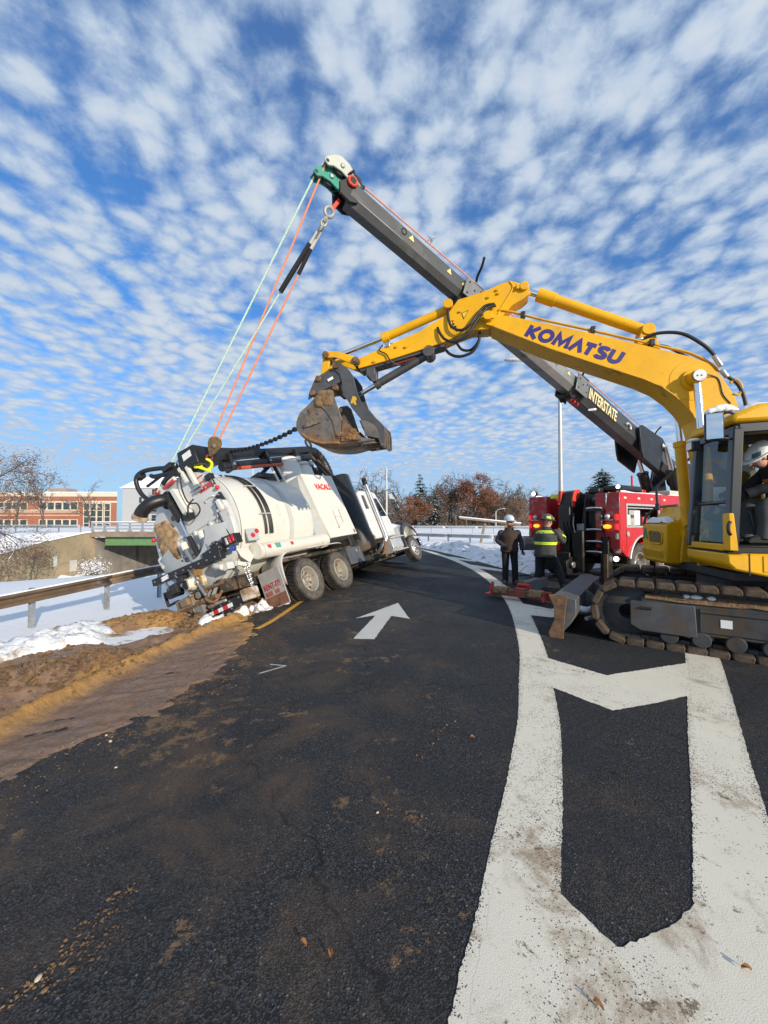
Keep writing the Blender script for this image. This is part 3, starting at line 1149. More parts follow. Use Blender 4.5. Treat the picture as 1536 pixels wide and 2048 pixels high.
# a raised cheek on the right side of the door
rear('door_cheek', lambda q: q.plate([(-1.00, 2.50), (-1.22, 2.52), (-1.29, 2.2), (-1.28, 1.85), (-1.2, 1.6), (-1.02, 1.62), (-1.05, 2.1)], 'x', DX - .10, DX + .02), DOORM, bevel=.02)
# hinges on top
for a in ((-.33, 3.66, 3.28), (-.55, 3.58, 3.12)):
    yy, z1, z0 = a
    rear('hinge_arm', lambda q: q.bar((DX - .06, yy, z1), (DX - .06, yy - .10, z0), .09, .07, up=(0, 1, 0)), WHITEP)
rear('hinge_box', lambda q: q.box((DX + .08, -.42, 3.62), (.26, .5, .16)), BLACK)
rear('grab_plate', lambda q: [q.box((DX - .04, -.60, 3.08), (.05, .26, .05)), q.box((DX - .04, -.60, 3.0), (.02, .30, .06))], STEEL)
# hydraulic cylinder with rod
q = MB(); q.cyl((DX - .12, .22, 3.27), (DX - .12, .05, 2.62), .085, n=20)
hc = q.build('door_cylinder', BLACK, door)
q = MB(); q.cyl((DX - .12, .05, 2.64), (DX - .12, -.04, 2.20), .035, n=12); q.build('cylinder_rod', CHROME, hc)
q = MB(); q.cyl((DX - .12, -.04, 2.20), (DX - .12, -.14, 1.70), .055, n=14); q.build('cylinder_rod', BLACK, hc)
rear('lift_bracket', lambda q: q.plate([(.06, 3.33), (-.06, 3.31), (-.26, 2.70), (-.20, 2.62), (-.12, 2.66)], 'x', DX - .16, DX + .01), WHITEP, bevel=.01)
rear('pivot_block', lambda q: q.box((DX - .08, -.16, 2.62), (.16, .16, .16)), BLACK)
rear('hose_loop', lambda q: q.tube(spline([(DX - .1, -.35, 3.55), (DX - .14, -.30, 3.2), (DX - .15, -.36, 2.85), (DX - .18, -.62, 2.70), (DX - .2, -.66, 2.52), (DX - .2, -.46, 2.46), (DX - .18, -.30, 2.55), (DX - .15, -.34, 2.78), (DX - .12, -.5, 2.86)], 8), .017, 6), HOSE)
rear('hose_loop', lambda q: q.tube(spline([(DX - .06, -.98, 2.55), (DX - .12, -1.02, 2.2), (DX - .1, -1.08, 1.9), (DX - .1, -1.12, 1.78)], 8), .012, 6), HOSE)
# suction elbow
fl = rear('pipe_flange', lambda q: [q.cyl((DX - .02, .30, 3.20), (DX - .09, .30, 3.20), .20, n=28)] + [q.cyl((DX - .09, .30 + .165 * math.cos(a), 3.2 + .165 * math.sin(a)), (DX - .12, .30 + .165 * math.cos(a), 3.2 + .165 * math.sin(a)), .022, n=6) for a in [i * math.pi / 4 for i in range(8)]], BLACK)
el = rear('suction_elbow', lambda q: q.tube(spline([(DX - .06, .30, 3.2), (DX - .22, .33, 3.21), (DX - .38, .45, 3.18), (DX - .46, .62, 3.10), (DX - .47, .74, 3.01)], 8), .135, 20), BLACK)
rear('pipe_mouth', lambda q: q.lathe([(.10, -.02), (.145, 0), (.155, .03), (.155, .10), (.12, .11), (.11, .03), (.02, .02)], (DX - .47, .71, 3.04), (-.05, .75, -.65), 24), mat('muddy_ring', (.42, .34, .24), .8, var=.3, dirt=(.22, .14, .08), da=.5), el)
# mud stuck to the door (thick, irregular)
q = MB()
rows = []
for i in range(15):
    row = []
    for k in range(15):
        u_, v_ = i / 14, k / 14
        yy = 1.13 - .70 * u_ - .10 * (1 - v_); zz = 2.92 - .92 * v_ - .06 * u_
        e = min(u_, 1 - u_, v_, 1 - v_) * 3.2 + .8 * noise.noise((u_ * 4, v_ * 4, 3.3)) - .08
        rr = math.hypot(yy - YC, zz - ZC)
        if rr > 1.24: e -= (rr - 1.24) * 12
        row.append((DX - .01 + (.02 if e < 0 else -.02 - .06 * min(1, e) * (1 + .6 * noise.noise((u_ * 9, v_ * 9, 1)))), yy, zz))
    rows.append(row)
q.grid(rows)
q.build('caked_mud', mat('dried_tan_mud', (.36, .235, .125), .95, var=.4, vs=9, bump=.9, bs=26, dirt=(.20, .115, .06), da=.35, ds=6), door, smooth=60)
rear('mud_splash', lambda q: [q.box((DX - .012, .80 + .09 * random.uniform(-1, 1), 1.95 - .06 * i), (.02, .05 + .08 * random.random(), .05 + .05 * random.random())) for i in range(6)], MUDC)
# locks, lamps and plates
lk = rear('lock_plate', lambda q: q.plate([(-.98, 2.66), (-1.16, 2.72), (-1.22, 2.52), (-1.05, 2.42), (-.95, 2.52)], 'x', DX - .06, DX), BLACK)
for yy, zz in ((-1.03, 2.62), (-1.14, 2.66), (-1.16, 2.54), (-1.04, 2.49)):
    q = MB(); q.cyl((DX - .06, yy, zz), (DX - .085, yy, zz), .02, n=8); q.build('bolt', STEEL, lk)
rear('lock_clamp', lambda q: [q.bar((DX - .1, -1.09, 2.56), (DX - .1, -1.15, 2.32), .08, .09, up=(0, 1, 0)), q.bar((DX - .09, -.98, 2.35), (DX - .09, -1.2, 2.41), .05, .06)], WHITEP, bevel=.015)
rear('lock_clamp', lambda q: [q.bar((DX - .06, 1.10, 2.15), (DX - .1, .98, 1.88), .09, .10, up=(0, 1, 0))], WHITED, bevel=.02)
tl = rear('tail_lamp_block', lambda q: q.prism([(-.98, 1.80), (-1.33, 1.755), (-1.33, 1.56), (-.98, 1.60)], (0, 0, 0), (0, 1, 0), (0, 0, 1), (1, 0, 0), DX - .22, DX - .05), BLACK)
for a in (-1.10, -1.19, -1.28):
    q = MB(); q.box((DX - .225, a, 1.675), (.02, .05, .14)); q.build('tail_lamp', RED if a < -1.12 else ALU, tl, bevel=.005)
rear('camera_lamp', lambda q: q.cyl((DX - .15, -1.17, 1.50), (DX - .24, -1.17, 1.50), .055, n=18), mat('blue_lens', (.02, .06, .35), .2, var=.1, coat=.5))
vf = rear('valve_flange', lambda q: q.cyl((DX - .20, -.80, 1.63), (DX - .27, -.80, 1.63), .165, n=28), BLACK)
for i in range(10):
    a = i * math.pi / 5
    q = MB(); q.cyl((DX - .26, -.80 + .135 * math.cos(a), 1.63 + .135 * math.sin(a)), (DX - .295, -.80 + .135 * math.cos(a), 1.63 + .135 * math.sin(a)), .018, n=6); q.build('bolt', STEEL, vf)
rear('valve_body', lambda q: [q.cyl((DX, -.8, 1.63), (DX - .2, -.8, 1.63), .12, n=20), q.box((DX - .16, -.52, 1.62), (.18, .28, .16))], BLACK)
rear('marker_lamp', lambda q: q.ball((DX - .03, -1.13, 2.83), .045), RED)
rear('marker_lamp', lambda q: q.ball((DX - .02, 1.19, 2.62), .05), RED)
rear('light_bar', lambda q: q.bar((DX - .05, .34, 3.50), (DX - .05, -.05, 3.52), .05, .07), RED, bevel=.01)
rear('light_bar_housing', lambda q: q.bar((DX - .02, .36, 3.54), (DX - .02, -.07, 3.56), .08, .09), WHITEP, bevel=.01)
rear('warning_decal', lambda q: [q.box((DX - .004, -.74, 3.27), (.004, .18, .025)), q.box((DX - .004, -.75, 3.14), (.004, .20, .025))], REDP)
rear('work_lamp', lambda q: [q.box((DX + .02, -.97, 3.14), (.12, .16, .12)), q.tube(spline([(DX, -1.0, 3.1), (DX - .06, -1.1, 3.05), (DX - .04, -1.12, 2.9)], 6), .018, 6)], BLACK, bevel=.015)
rear('grab_handle', lambda q: q.tube(spline([(DX - .01, -.70, 2.68), (DX - .05, -.74, 2.72), (DX - .05, -.92, 2.74), (DX - .01, -.96, 2.71)], 6), .012, 6), WHITEP)
rear('grab_handle', lambda q: q.tube(spline([(DX - .01, -.70, 2.12), (DX - .05, -.74, 2.15), (DX - .05, -.92, 2.17), (DX - .01, -.96, 2.14)], 6), .012, 6), WHITEP)
for (yy, zz) in ((.16, 2.08), (-.42, 2.10)):
    q = MB(); q.cyl((DX - .14, yy, zz + .06), (DX - .14, yy - .03, zz - .10), .075, n=18); w = q.build('stabiliser_cylinder', WHITEP, door, bevel=.01)
    q = MB(); q.cyl((DX - .14, yy - .03, zz - .1), (DX - .16, yy - .16, zz - .50), .042, n=12); q.build('cylinder_rod', STEEL, w)
    q = MB(); q.box((DX - .07, yy, zz), (.14, .16, .10)); q.build('cylinder_mount', WHITEP, w)
text('VACALL', .155, REDP, door, basis((DX - .012, -.83, 2.985), (0, -1, .02), (0, 0, 1)), off=.006, sx=.80)

# beam, hopper bowl and the plumbing under the door
beam = MB().bar((-2.66, 1.14, 1.64), (-2.66, -.98, 1.46), .14, .15).build('rear_beam', BLACK, T, bevel=.012)
for i in range(9):
    f = (i + .5) / 9
    yy, zz = 1.14 - 2.12 * f, 1.64 - .18 * f
    MB().cyl((-2.735, yy, zz), (-2.755, yy, zz), .018, n=8).build('bolt', STEEL, beam)
MB().box((-2.735, .70, 1.60), (.008, .22, .09)).build('label_plate', WDECAL, beam)
mb = MB()
mb.lathe([(1.22, -2.38), (1.18, -2.44), (.95, -2.52), (.6, -2.56), (.35, -2.57)], (0, YC, ZC), (1, 0, 0), 30, a0=0, a1=2 * math.pi)
bowl = MB()
for i in range(24):
    a0, a1 = math.pi * (1.06 + .88 * i / 24), math.pi * (1.06 + .88 * (i + 1) / 24)
    for (ra, xa), (rb, xb) in zip([(1.235, -2.26), (1.23, -2.40), (1.1, -2.48), (.85, -2.53)], [(1.23, -2.40), (1.1, -2.48), (.85, -2.53), (.6, -2.55)]):
        bowl.add([(xa, YC + ra * math.cos(a0), ZC + ra * math.sin(a0)), (xa, YC + ra * math.cos(a1), ZC + ra * math.sin(a1)), (xb, YC + rb * math.cos(a1), ZC + rb * math.sin(a1)), (xb, YC + rb * math.cos(a0), ZC + rb * math.sin(a0))], [(0, 1, 2, 3)])
bowl.build('drain_bowl', GREYP, T, smooth=40)


def tp(name, fn, m, parent=None, bevel=0.008, smooth=35):
    q = MB(); fn(q)
    return q.build(name, m, parent or T, bevel=bevel, smooth=smooth)


st = tp('outlet_pipe', lambda q: [q.cyl((-2.50, -.10, 1.22), (-2.86, -.02, 1.22), .115, n=22), q.cyl((-2.70, -.05, 1.22), (-2.76, -.04, 1.22), .14, n=22)], mat('muddy_cream_pipe', (.62, .56, .45), .6, var=.2, dirt=(.26, .17, .09), da=.4))
MB().cyl((-2.86, -.02, 1.22), (-2.87, -.02, 1.22), .095, n=18).build('pipe_bore', BLACKR, st)
tp('clamp_band', lambda q: [q.cyl((-2.6, -.08, 1.22), (-2.64, -.07, 1.22), .135, n=20), q.box((-2.66, -.12, 1.40), (.16, .16, .16))], mat('brass_valve', (.34, .20, .06), .5, .5, var=.3, dirt=(.18, .12, .07), da=.4), st)
tp('outlet_pipe', lambda q: [q.cyl((-2.5, .62, 1.25), (-2.8, .66, 1.22), .09, n=18), q.box((-2.72, .45, 1.28), (.2, .22, .2)), q.box((-2.7, .25, 1.40), (.16, .18, .14))], DARK)
tp('drain_valve', lambda q: [q.tube(spline([(-2.6, -.6, 1.36), (-2.72, -.78, 1.30), (-2.74, -.96, 1.22)], 6), .06, 12), q.box((-2.66, -1.02, 1.2), (.16, .14, .13))], WHITED)
tp('support_strut', lambda q: [q.bar((-2.5, -.55, 1.44), (-2.45, -1.05, 1.22), .10, .10), q.bar((-2.45, -1.05, 1.22), (-2.3, -1.2, 1.10), .08, .08)], WHITED)
for a, bb in (((-2.70, .40, 1.56), (-2.78, .05, .98)), ((-2.70, -.02, 1.52), (-2.80, -.38, .86)), ((-2.68, .82, 1.58), (-2.7, .66, 1.16))):
    tp('hanger_rod', lambda q: [q.cyl(a, bb, .032, n=10), q.cyl([x + (y - x) * .45 for x, y in zip(a, bb)], [x + (y - x) * .55 for x, y in zip(a, bb)], .055, n=12)], STEEL)
tp('tow_hitch', lambda q: [q.box((-2.62, .32, .92), (.3, .5, .22)), q.box((-2.78, .24, .92), (.12, .22, .14)), q.box((-2.6, .05, .72), (.25, .3, .28))], mat('muddy_grey_steel', (.20, .20, .20), .7, .1, var=.3, dirt=(.24, .15, .08), da=.5), bevel=.015)
tp('rear_step', lambda q: [q.box((-2.66, .30, .62), (.3, .55, .06)), q.box((-2.66, .55, .78), (.05, .05, .4)), q.box((-2.66, .78, 1.05), (.05, .36, .05)), q.box((-2.66, .95, 1.2), (.05, .05, .3))], DARK)
tp('cross_tube', lambda q: [q.cyl((-2.7, .55, .82), (-2.7, -.55, .78), .05, n=12), q.cyl((-2.62, .3, 1.05), (-2.62, -.7, .98), .035, n=10), q.tube(spline([(-2.6, -.2, 1.0), (-2.75, -.3, .8), (-2.7, -.45, .7), (-2.6, -.6, .85)], 6), .03, 8)], RUST)
tp('caked_mud', lambda q: [q.ball((-2.70 + .10 * random.random(), .62 - .11 * i, .74 + .10 * math.sin(i * 2.1)), (.06 + .04 * random.random(), .07, .045 + .03 * random.random()), 8, 5) for i in range(9)], mat('grey_brown_muck', (.15, .12, .09), .9, var=.4, vs=12, bump=.8))
tp('coupling_clutter', lambda q: [q.bar((-2.72, .7 - .17 * i, .70 + .05 * (i % 3)), (-2.5, .62 - .17 * i, 1.02 - .04 * (i % 2)), .05 + .03 * (i % 2), .07) for i in range(7)] + [q.cyl((-2.76, .5 - .3 * i, .95), (-2.56, .5 - .3 * i, .95), .07, n=12) for i in range(3)], MATS['muddy_grey_steel'])
bp_ = tp('rear_bumper', lambda q: [q.bar((-2.66, -.20, .50), (-2.66, -1.24, .51), .14, .20)], BLACK)
for i in range(5):
    a = -.24 - .115 * i
    MB().box((-2.735, a * 1.18, .50), (.006, .128, .075)).build('reflective_stripe', REDP if i % 2 else WDECAL, bp_)
for yy in (-.35, -.6, -.85, -1.1):
    for zz in (.43, .57):
        MB().cyl((-2.73, yy, zz), (-2.75, yy, zz), .016, n=8).build('bolt', STEEL, bp_)
tp('bumper_end', lambda q: q.box((-2.6, -1.26, .56), (.34, .14, .22)), mat('muddy_white', (.55, .50, .42), .7, var=.2, dirt=(.22, .14, .08), da=.5), bp_, bevel=.02)
for dy in (-.05, .05):
    q = MB()
    for i in range(13):
        c = V((-2.38, -1.16 + dy * (1 - i / 14), 1.12 - .04 * i))
        ax = V((1, 0, 0)) if i % 2 else V((0, 1, 0))
        q.tube([c + ax * .018 * math.cos(a) + V((0, 0, .028 * math.sin(a))) for a in [k * math.pi / 4 for k in range(8)]], .006, 5, closed=True)
    q.build('safety_chain', STEEL, T)

# mud flaps
mf = tp('mud_flap', lambda q: q.box2((-1.60, -1.22, .16), (-1.575, -.60, .98)), mat('scuffed_grey_flap', (.36, .35, .34), .65, var=.15, dirt=(.10, .08, .07), da=.14, ds=5, dirt2=(.05, .045, .04), d2a=.08))
MB().box((-1.604, -.91, .30), (.004, .60, .24)).build('rusty_band', mat('rust_stain', (.22, .095, .06), .85, var=.3, vs=8, dirt=(.10, .06, .045), da=.4), mf)
for i, (yy, ww) in enumerate(((-.76, .20), (-1.0, .14))):
    MB().box((-1.604, yy, .49), (.004, ww, .10)).build('worn_print', mat('worn_red_print', (.36, .10, .07), .8, var=.35, vs=14, dirt=(.34, .32, .31), da=.35, ds=14), mf)
text('RENT-IT!', .175, mat('red_stencil', (.40, .035, .035), .7, var=.2), mf, basis((-1.604, -.90, .63), (0, -1, 0), (0, 0, 1)), ext=.002, off=.004, sx=.72)
tp('mud_flap', lambda q: q.box2((-1.60, .60, .16), (-1.575, 1.22, .98)), MATS['scuffed_grey_flap'])
# tandem fenders
for s in (-1, 1):
    q = MB()
    path = [(-1.52, .55), (-1.50, .85), (-1.42, 1.10), (-1.22, 1.24), (-.9, 1.27), (0, 1.27), (.9, 1.27), (1.12, 1.24)]
    rows = [[(x, s * .62, z), (x, s * 1.20, z), (x, s * 1.235, z - .03)] for x, z in [(p.x, p.z) for p in spline([(x, 0, z) for x, z in path], 4)]]
    q.grid(rows)
    o = q.build('fender', mat('dirty_grey_white_fender', (.50, .49, .46), .5, var=.1, dirt=(.22, .16, .11), da=.3), T, smooth=50)
    sd = o.modifiers.new('thick', 'SOLIDIFY'); sd.thickness = .015
# hose tray tube along the tank
tb = tp('hose_tube', lambda q: [q.cyl((-1.95, -1.14, 1.36), (.38, -1.14, 1.40), .165, n=28)], WHITEP)
for x0_, x1_, r_ in ((.36, .52, .185), (.1, .13, .175), (-1.98, -1.93, .178)):
    tp('tube_collar', lambda q: q.cyl((x0_, -1.14, 1.385), (x1_, -1.14, 1.388), r_, n=28), WHITEP, tb)
tp('tube_door', lambda q: [q.plate([(-2.38, 1.62), (-2.05, 1.52), (-1.97, 1.30), (-2.12, 1.18), (-2.30, 1.35)], 'y', -1.05, -1.02)], WHITED, tb)
tp('decal', lambda q: [q.cyl((-1.88, -1.14, 1.36), (-1.87, -1.14, 1.36), .167, n=28)], REDP, tb)
for x, m_ in ((-1.72, REDP), (-1.45, mat('green_decal', (.10, .30, .26), .5, var=.1)), (-.98, REDP)):
    tp('decal', lambda q: q.box((x, -1.303, 1.40), (.10 if x != -1.45 else .16, .006, .08 if x != -1.45 else .11)), m_, tb, bevel=0)
pl = tp('lamp_plate', lambda q: q.box((-2.0, -1.22, 1.72), (.30, .05, .26)), GREYP)
for x, z in ((-2.02, 1.70), (-1.88, 1.78)):
    MB().cyl((x, -1.245, z), (x, -1.27, z), .05, n=16).build('marker_lamp', RED, pl)
# hydraulic lines round the tank
for k in range(5):
    x = -1.62 + .045 * k + (.05 if k > 1 else 0)
    q = MB()
    r = RT + .03
    q.tube([(x + .05 * math.sin(i * .13), YC + r * math.cos(a), ZC + r * math.sin(a)) for i, a in [(i, math.pi * (1.58 - .37 * 1 - .03 * i)) for i in range(1)]] + [(x + .10 * (i / 26), YC - r * math.sin(a), ZC + r * math.cos(a)) for i, a in [(i, rad(8 + 4.7 * i)) for i in range(24)]], .014, 6)
    q.build('hydraulic_line', HOSE, tank)
for a in (30, 62, 96):
    a = rad(a)
    c = V((-1.48, YC - (RT + .03) * math.sin(a), ZC + (RT + .03) * math.cos(a)))
    MB().box(c, (.36, .03, .04), Matrix.Rotation(a, 3, 'X')).build('line_clamp', ALU, tank, bevel=.005)

# cabinet, filters, snow on top
cb = tp('cabinet', lambda q: q.plate([(.72, 1.40), (2.16, 1.42), (1.98, 3.34), (.45, 3.30)], 'y', -1.25, .9), WHITEP, bevel=.012)
tp('shaded_tank_front', lambda q: q.plate([(.30, 1.36), (.72, 1.40), (.45, 3.29), (.36, 3.0)], 'y', -1.13, .9), GREYP)  # grey stands in for the shade on the white tank front
text('VACALL', .235, REDP, cb, basis((1.28, -1.254, 2.93), (1, 0, .03), (0, 0, 1)), ext=.003, off=.010, sx=.93)
for x0, z0, w, h in ((1.30, 1.95, .012, .50), (1.62, 2.02, .012, .42), (1.46, 2.0, .36, .010), (1.42, 1.76, .30, .012), (1.30, 1.68, .05, .05), (2.05, 1.52, .07, .12), (1.46, 2.3, .5, .006)):
    tp('cabinet_hinge', lambda q: q.box((x0, -1.253, z0), (w, .008, h)), RUST if w < .2 else GREYP, cb, bevel=0)
for (x, y, r, z0, z1) in ((1.02, -.48, .40, 3.25, 4.12), (1.60, -.52, .36, 3.25, 4.02)):
    f = tp('filter_housing', lambda q: q.lathe([(r, z0), (r, z1 - .04), (r - .03, z1), (r * .6, z1 + .04), (.01, z1 + .05)], (x, y, 0), (0, 0, 1), 36), WHITEP)
    MB().lathe([(r + .012, z1 - .13), (r + .02, z1 - .12), (r + .02, z1 - .10), (r + .012, z1 - .09)], (x, y, 0), (0, 0, 1), 36).build('filter_band', STEEL, f)
    MB().box((x + .12, y - r - .02, z1 - .10), (.14, .09, .14)).build('filter_latch', STEEL, f, bevel=.01)
for x in (.15, .42):
    tp('roof_handrail', lambda q: q.bar((x, -.72, 3.25), (x - .10, -.72, 3.72), .03, .07, up=(1, 0, 0)), WHITEP)
SNOWL = mat('loose_snow', (.86, .87, .90), .8, var=.04, bump=.6, bs=18)


def snow_cap(name, pts, z0, parent, h=.06, seed=1.0, m=SNOWL):
    """lumpy snow lying on a flat outline (x, y)"""
    q = MB()
    xs_ = [p[0] for p in pts]; ys_ = [p[1] for p in pts]
    n, k = 16, 10
    rows = []
    for i in range(n + 1):
        row = []
        for j in range(k + 1):
            u_, v_ = i / n, j / k
            x = min(xs_) + (max(xs_) - min(xs_)) * u_; y = min(ys_) + (max(ys_) - min(ys_)) * v_
            e = min(u_, 1 - u_, v_, 1 - v_) * 6
            e = ss(0, 1, e + .5 * noise.noise((x * 5, y * 5, seed)))
            row.append((x, y, (z0(x, y) if callable(z0) else z0) - .015 + (h + .015) * e * (1 + .5 * noise.noise((x * 7, y * 7, seed + 3)))))
        rows.append(row)
    q.grid(rows)
    return q.build(name, m, parent, smooth=60)


snow_cap('snow_cover', [(-2.1, -.62), (.2, .5)], lambda x, y: ZC + math.sqrt(max(.01, RT ** 2 - (y - YC) ** 2)), tank, .05, 2)
# black stack cylinders and pipes between body and cab
tp('silencer_drum', lambda q: q.lathe([(.01, .86), (.44, .88), (.47, .92), (.47, 3.46), (.45, 3.50), (.01, 3.52)], (2.93, -.80, 0), (0, 0, 1), 40), mat('satin_black_drum', (.016, .017, .018), .34, .2, var=.3, dirt=(.10, .07, .05), da=.10, dz=(.9, 1.6)))
tp('intake_pipe', lambda q: [q.cyl((2.55, -.45, 1.2), (2.55, -.45, 3.85), .18, n=24), q.cyl((2.62, -.42, 3.0), (2.62, -.42, 4.05), .16, n=22)], BLACK)
tp('pump_body', lambda q: [q.box2((2.2, -.9, 1.1), (3.4, .9, 2.2)), q.box2((2.15, -.2, 2.2), (3.2, .9, 3.2))], DARK, bevel=.03)

# folded suction boom on the roof
bm_ = tp('suction_boom', lambda q: [q.bar((-1.62, -.36, 4.02), (2.30, -.60, 4.62), .20, .20), q.bar((-1.55, -.36, 4.06), (.1, -.46, 4.34), .23, .22), q.prism([(-1.72, 4.14), (-1.55, 4.22), (.2, 4.44), (.25, 4.32), (-1.5, 3.85), (-1.72, 3.92)], (0, 0, 0), (1, 0, 0), (0, 0, 1), (0, 1, 0), -.49, -.25)], BLACK, bevel=.015)
tp('boom_tube', lambda q: q.tube([(-1.4, -.46, 3.72), (.4, -.56, 4.02), (2.1, -.68, 4.30)], .11, 16), BLACK, bm_)
tp('boom_cylinder', lambda q: q.cyl((-1.0, -.56, 3.68), (.9, -.66, 3.96), .045, n=12), mat('orange_red_rod', (.50, .08, .03), .4, var=.1), bm_)
for f in (.1, .45, .8):
    p = V((-1.5, -.42, 3.86)).lerp(V((2.2, -.62, 4.45)), f)
    tp('boom_bracket', lambda q: [q.box(p + V((0, -.02, -.06)), (.10, .28, .42))], BLACK, bm_)
    MB().cyl(p + V((0, -.16, -.16)), p + V((0, -.20, -.16)), .04, n=14).build('pin', STEEL, bm_)
tp('boom_rest', lambda q: [q.bar((-.3, -.4, 3.50), (.5, -.5, 4.05), .08, .10), q.bar((.6, -.5, 3.55), (.4, -.5, 4.0), .08, .10), q.box((.2, -.35, 3.6), (.9, .3, .14))], BLACK, bm_)
tp('boom_pin', lambda q: q.cyl((-1.62, -.50, 4.06), (-1.62, -.22, 4.06), .055, n=16), CHROME, bm_)
bx_ = tp('control_box', lambda q: q.prism([(-.42, 3.98), (-.92, 3.92), (-.92, 3.50), (-.32, 3.58)], (0, 0, 0), (0, 1, 0), (0, 0, 1), (1, 0, 0), -2.45, -1.9), BLACK, bevel=.02)
MB().box((-2.455, -.68, 3.78), (.006, .26, .14)).build('warning_label', WDECAL, bx_)
snow_cap('snow_cover', [(-2.4, -.7), (-2.0, -.5)], 3.96, bx_, .05, 4)
bh = tp('boom_hose', lambda q: [q.tube(spline([(2.2, -.55, 4.58), (2.75, -.55, 4.62), (3.10, -.52, 4.35), (3.22, -.50, 3.9), (3.2, -.48, 3.3)], 8), .15, 18)], BLACK)
for i in range(14):
    f = i / 13
    p = spline([(2.3, -.55, 4.6), (2.75, -.55, 4.62), (3.10, -.52, 4.35), (3.22, -.50, 3.9), (3.2, -.48, 3.4)], 8)
    k = int(f * (len(p) - 2)); d = (p[k + 1] - p[k]).normalized()
    MB().cyl(p[k] - d * .015, p[k] + d * .015, .162, n=18).build('hose_rib', BLACKR, bh)
tp('boom_strut', lambda q: [q.bar((2.3, -.6, 4.5), (3.0, -.7, 3.3), .10, .10), q.bar((2.1, -.5, 4.4), (2.75, -.6, 3.2), .09, .09), q.cyl((2.4, -.75, 4.2), (3.05, -.82, 3.45), .05)], DARK)
tp('lifting_eye', lambda q: q.tube([(2.48 + .13 * math.cos(a), -.62, 4.88 + .15 * math.sin(a)) for a in [i * math.pi / 8 for i in range(16)]], .04, 8, closed=True), DARK)
# hose loom at the rear left
tp('hose_loom', lambda q: [q.tube(spline([(-2.3, -.2, 3.75), (-2.45, .25, 3.95), (-2.55, .62, 4.05), (-2.6, .82, 3.98), (-2.6, .86, 3.75), (-2.55, .80, 3.5), (-2.45, .62, 3.30)], 8), .05, 10), q.tube(spline([(-2.3, -.3, 3.7), (-2.4, .1, 3.75), (-2.45, .45, 3.85), (-2.4, .6, 3.95)], 8), .05, 10), q.tube(spline([(-2.3, -.3, 3.65), (-2.38, .05, 3.66), (-2.4, .3, 3.6)], 6), .07, 10), q.cyl((-2.55, .66, 3.99), (-2.55, .80, 3.99), .085)], HOSE)
tp('lamp_arm', lambda q: [q.box((-2.35, .02, 3.86), (.2, .3, .12)), q.box((-2.42, .56, 3.78), (.05, .5, .05))], BLACK)

# cab, hood, wheels arches
WCAB = mat('white_cab_paint', (.66, .66, .65), .3, var=.03, coat=.6, dirt=(.4, .36, .3), da=.05)
cabp = tp('cab', lambda q: [q.plate([(3.60, 1.20), (5.35, 1.20), (5.36, 1.86), (4.98, 2.93), (4.72, 3.02), (3.78, 3.02), (3.62, 2.9)], 'y', -1.06, 1.06)], WCAB, bevel=.06)
dr = tp('door', lambda q: q.plate([(4.30, 1.32), (5.22, 1.32), (5.22, 1.84), (4.86, 2.80), (4.34, 2.80)], 'y', -1.085, -1.05), WCAB, cabp, bevel=.015)
MB().plate([(4.42, 1.98), (5.12, 1.98), (4.82, 2.70), (4.42, 2.70)], 'y', -1.092, -1.08).build('window', GLASS, dr, bevel=.01)
MB().box((4.42, -1.10, 1.80), (.16, .03, .05)).build('handle', BLACK, dr, bevel=.008)
MB().plate([(3.74, 2.3), (3.98, 2.3), (3.98, 2.82), (3.78, 2.82)], 'y', -1.072, -1.05).build('rear_quarter_window', GLASS, cabp, bevel=.02)
MB().prism([(-.95, 0), (.95, 0), (.88, 1.02), (-.88, 1.02)], (5.37, 0, 1.92), (0, 1, 0), V((-.38, 0, 1.0)).normalized(), V((1, 0, .38)).normalized(), -.02, .012).build('windscreen', GLASS, cabp)
hd = tp('hood', lambda q: [q.plate([(5.30, 1.15), (6.95, 1.05), (7.05, 1.45), (6.95, 1.62), (5.9, 1.80), (5.32, 1.90)], 'y', -.82, .82)], WCAB, bevel=.09)
for s in (-1, 1):
    q = MB()
    pts = [(5.55, .95), (5.66, 1.22), (5.9, 1.42), (6.28, 1.50), (6.66, 1.42), (6.92, 1.18), (6.98, 1.0)]
    sp_ = spline([(x, 0, z) for x, z in pts], 4)
    q.grid([[(p.x, s * .70, p.z + .12), (p.x, s * 1.12, p.z + .06), (p.x, s * 1.20, p.z + .02)] for p in sp_])
    o = q.build('front_fender', WCAB, hd, smooth=50)
    o.modifiers.new('thick', 'SOLIDIFY').thickness = .05
    q = MB()
    q.grid([[(p.x, s * 1.13, p.z + .10), (p.x, s * 1.235, p.z + .055), (p.x, s * 1.24, p.z - .06), (p.x, s * 1.20, p.z - .06)] for p in sp_])
    o = q.build('fender_flare', mat('grey_black_plastic', (.055, .057, .062), .55, var=.15), hd, smooth=50)
    o.modifiers.new('thick', 'SOLIDIFY').thickness = .02
tp('splash_panel', lambda q: q.box2((5.50, -1.22, .55), (5.60, -.7, 1.10)), MATS['grey_black_plastic'], hd)
tp('hood_latch', lambda q: q.box((5.34, -.84, 1.62), (.05, .04, .26)), BLACK, hd)
tp('grille', lambda q: q.box((7.06, 0, 1.2), (.04, 1.2, .5)), CHROME, hd)
tp('front_bumper', lambda q: q.box((7.12, 0, .72), (.22, 2.4, .34)), CHROME)
ex = tp('exhaust_stack', lambda q: [q.tube(spline([(4.0, -.62, .72), (4.05, -.95, .9), (4.17, -1.14, 1.12), (4.2, -1.17, 1.4), (4.22, -1.17, 2.2), (4.24, -1.17, 3.22)], 6), .075, 18)], mat('weathered_chrome', (.70, .68, .64), .28, .9, var=.1, dirt=(.3, .2, .12), da=.1))
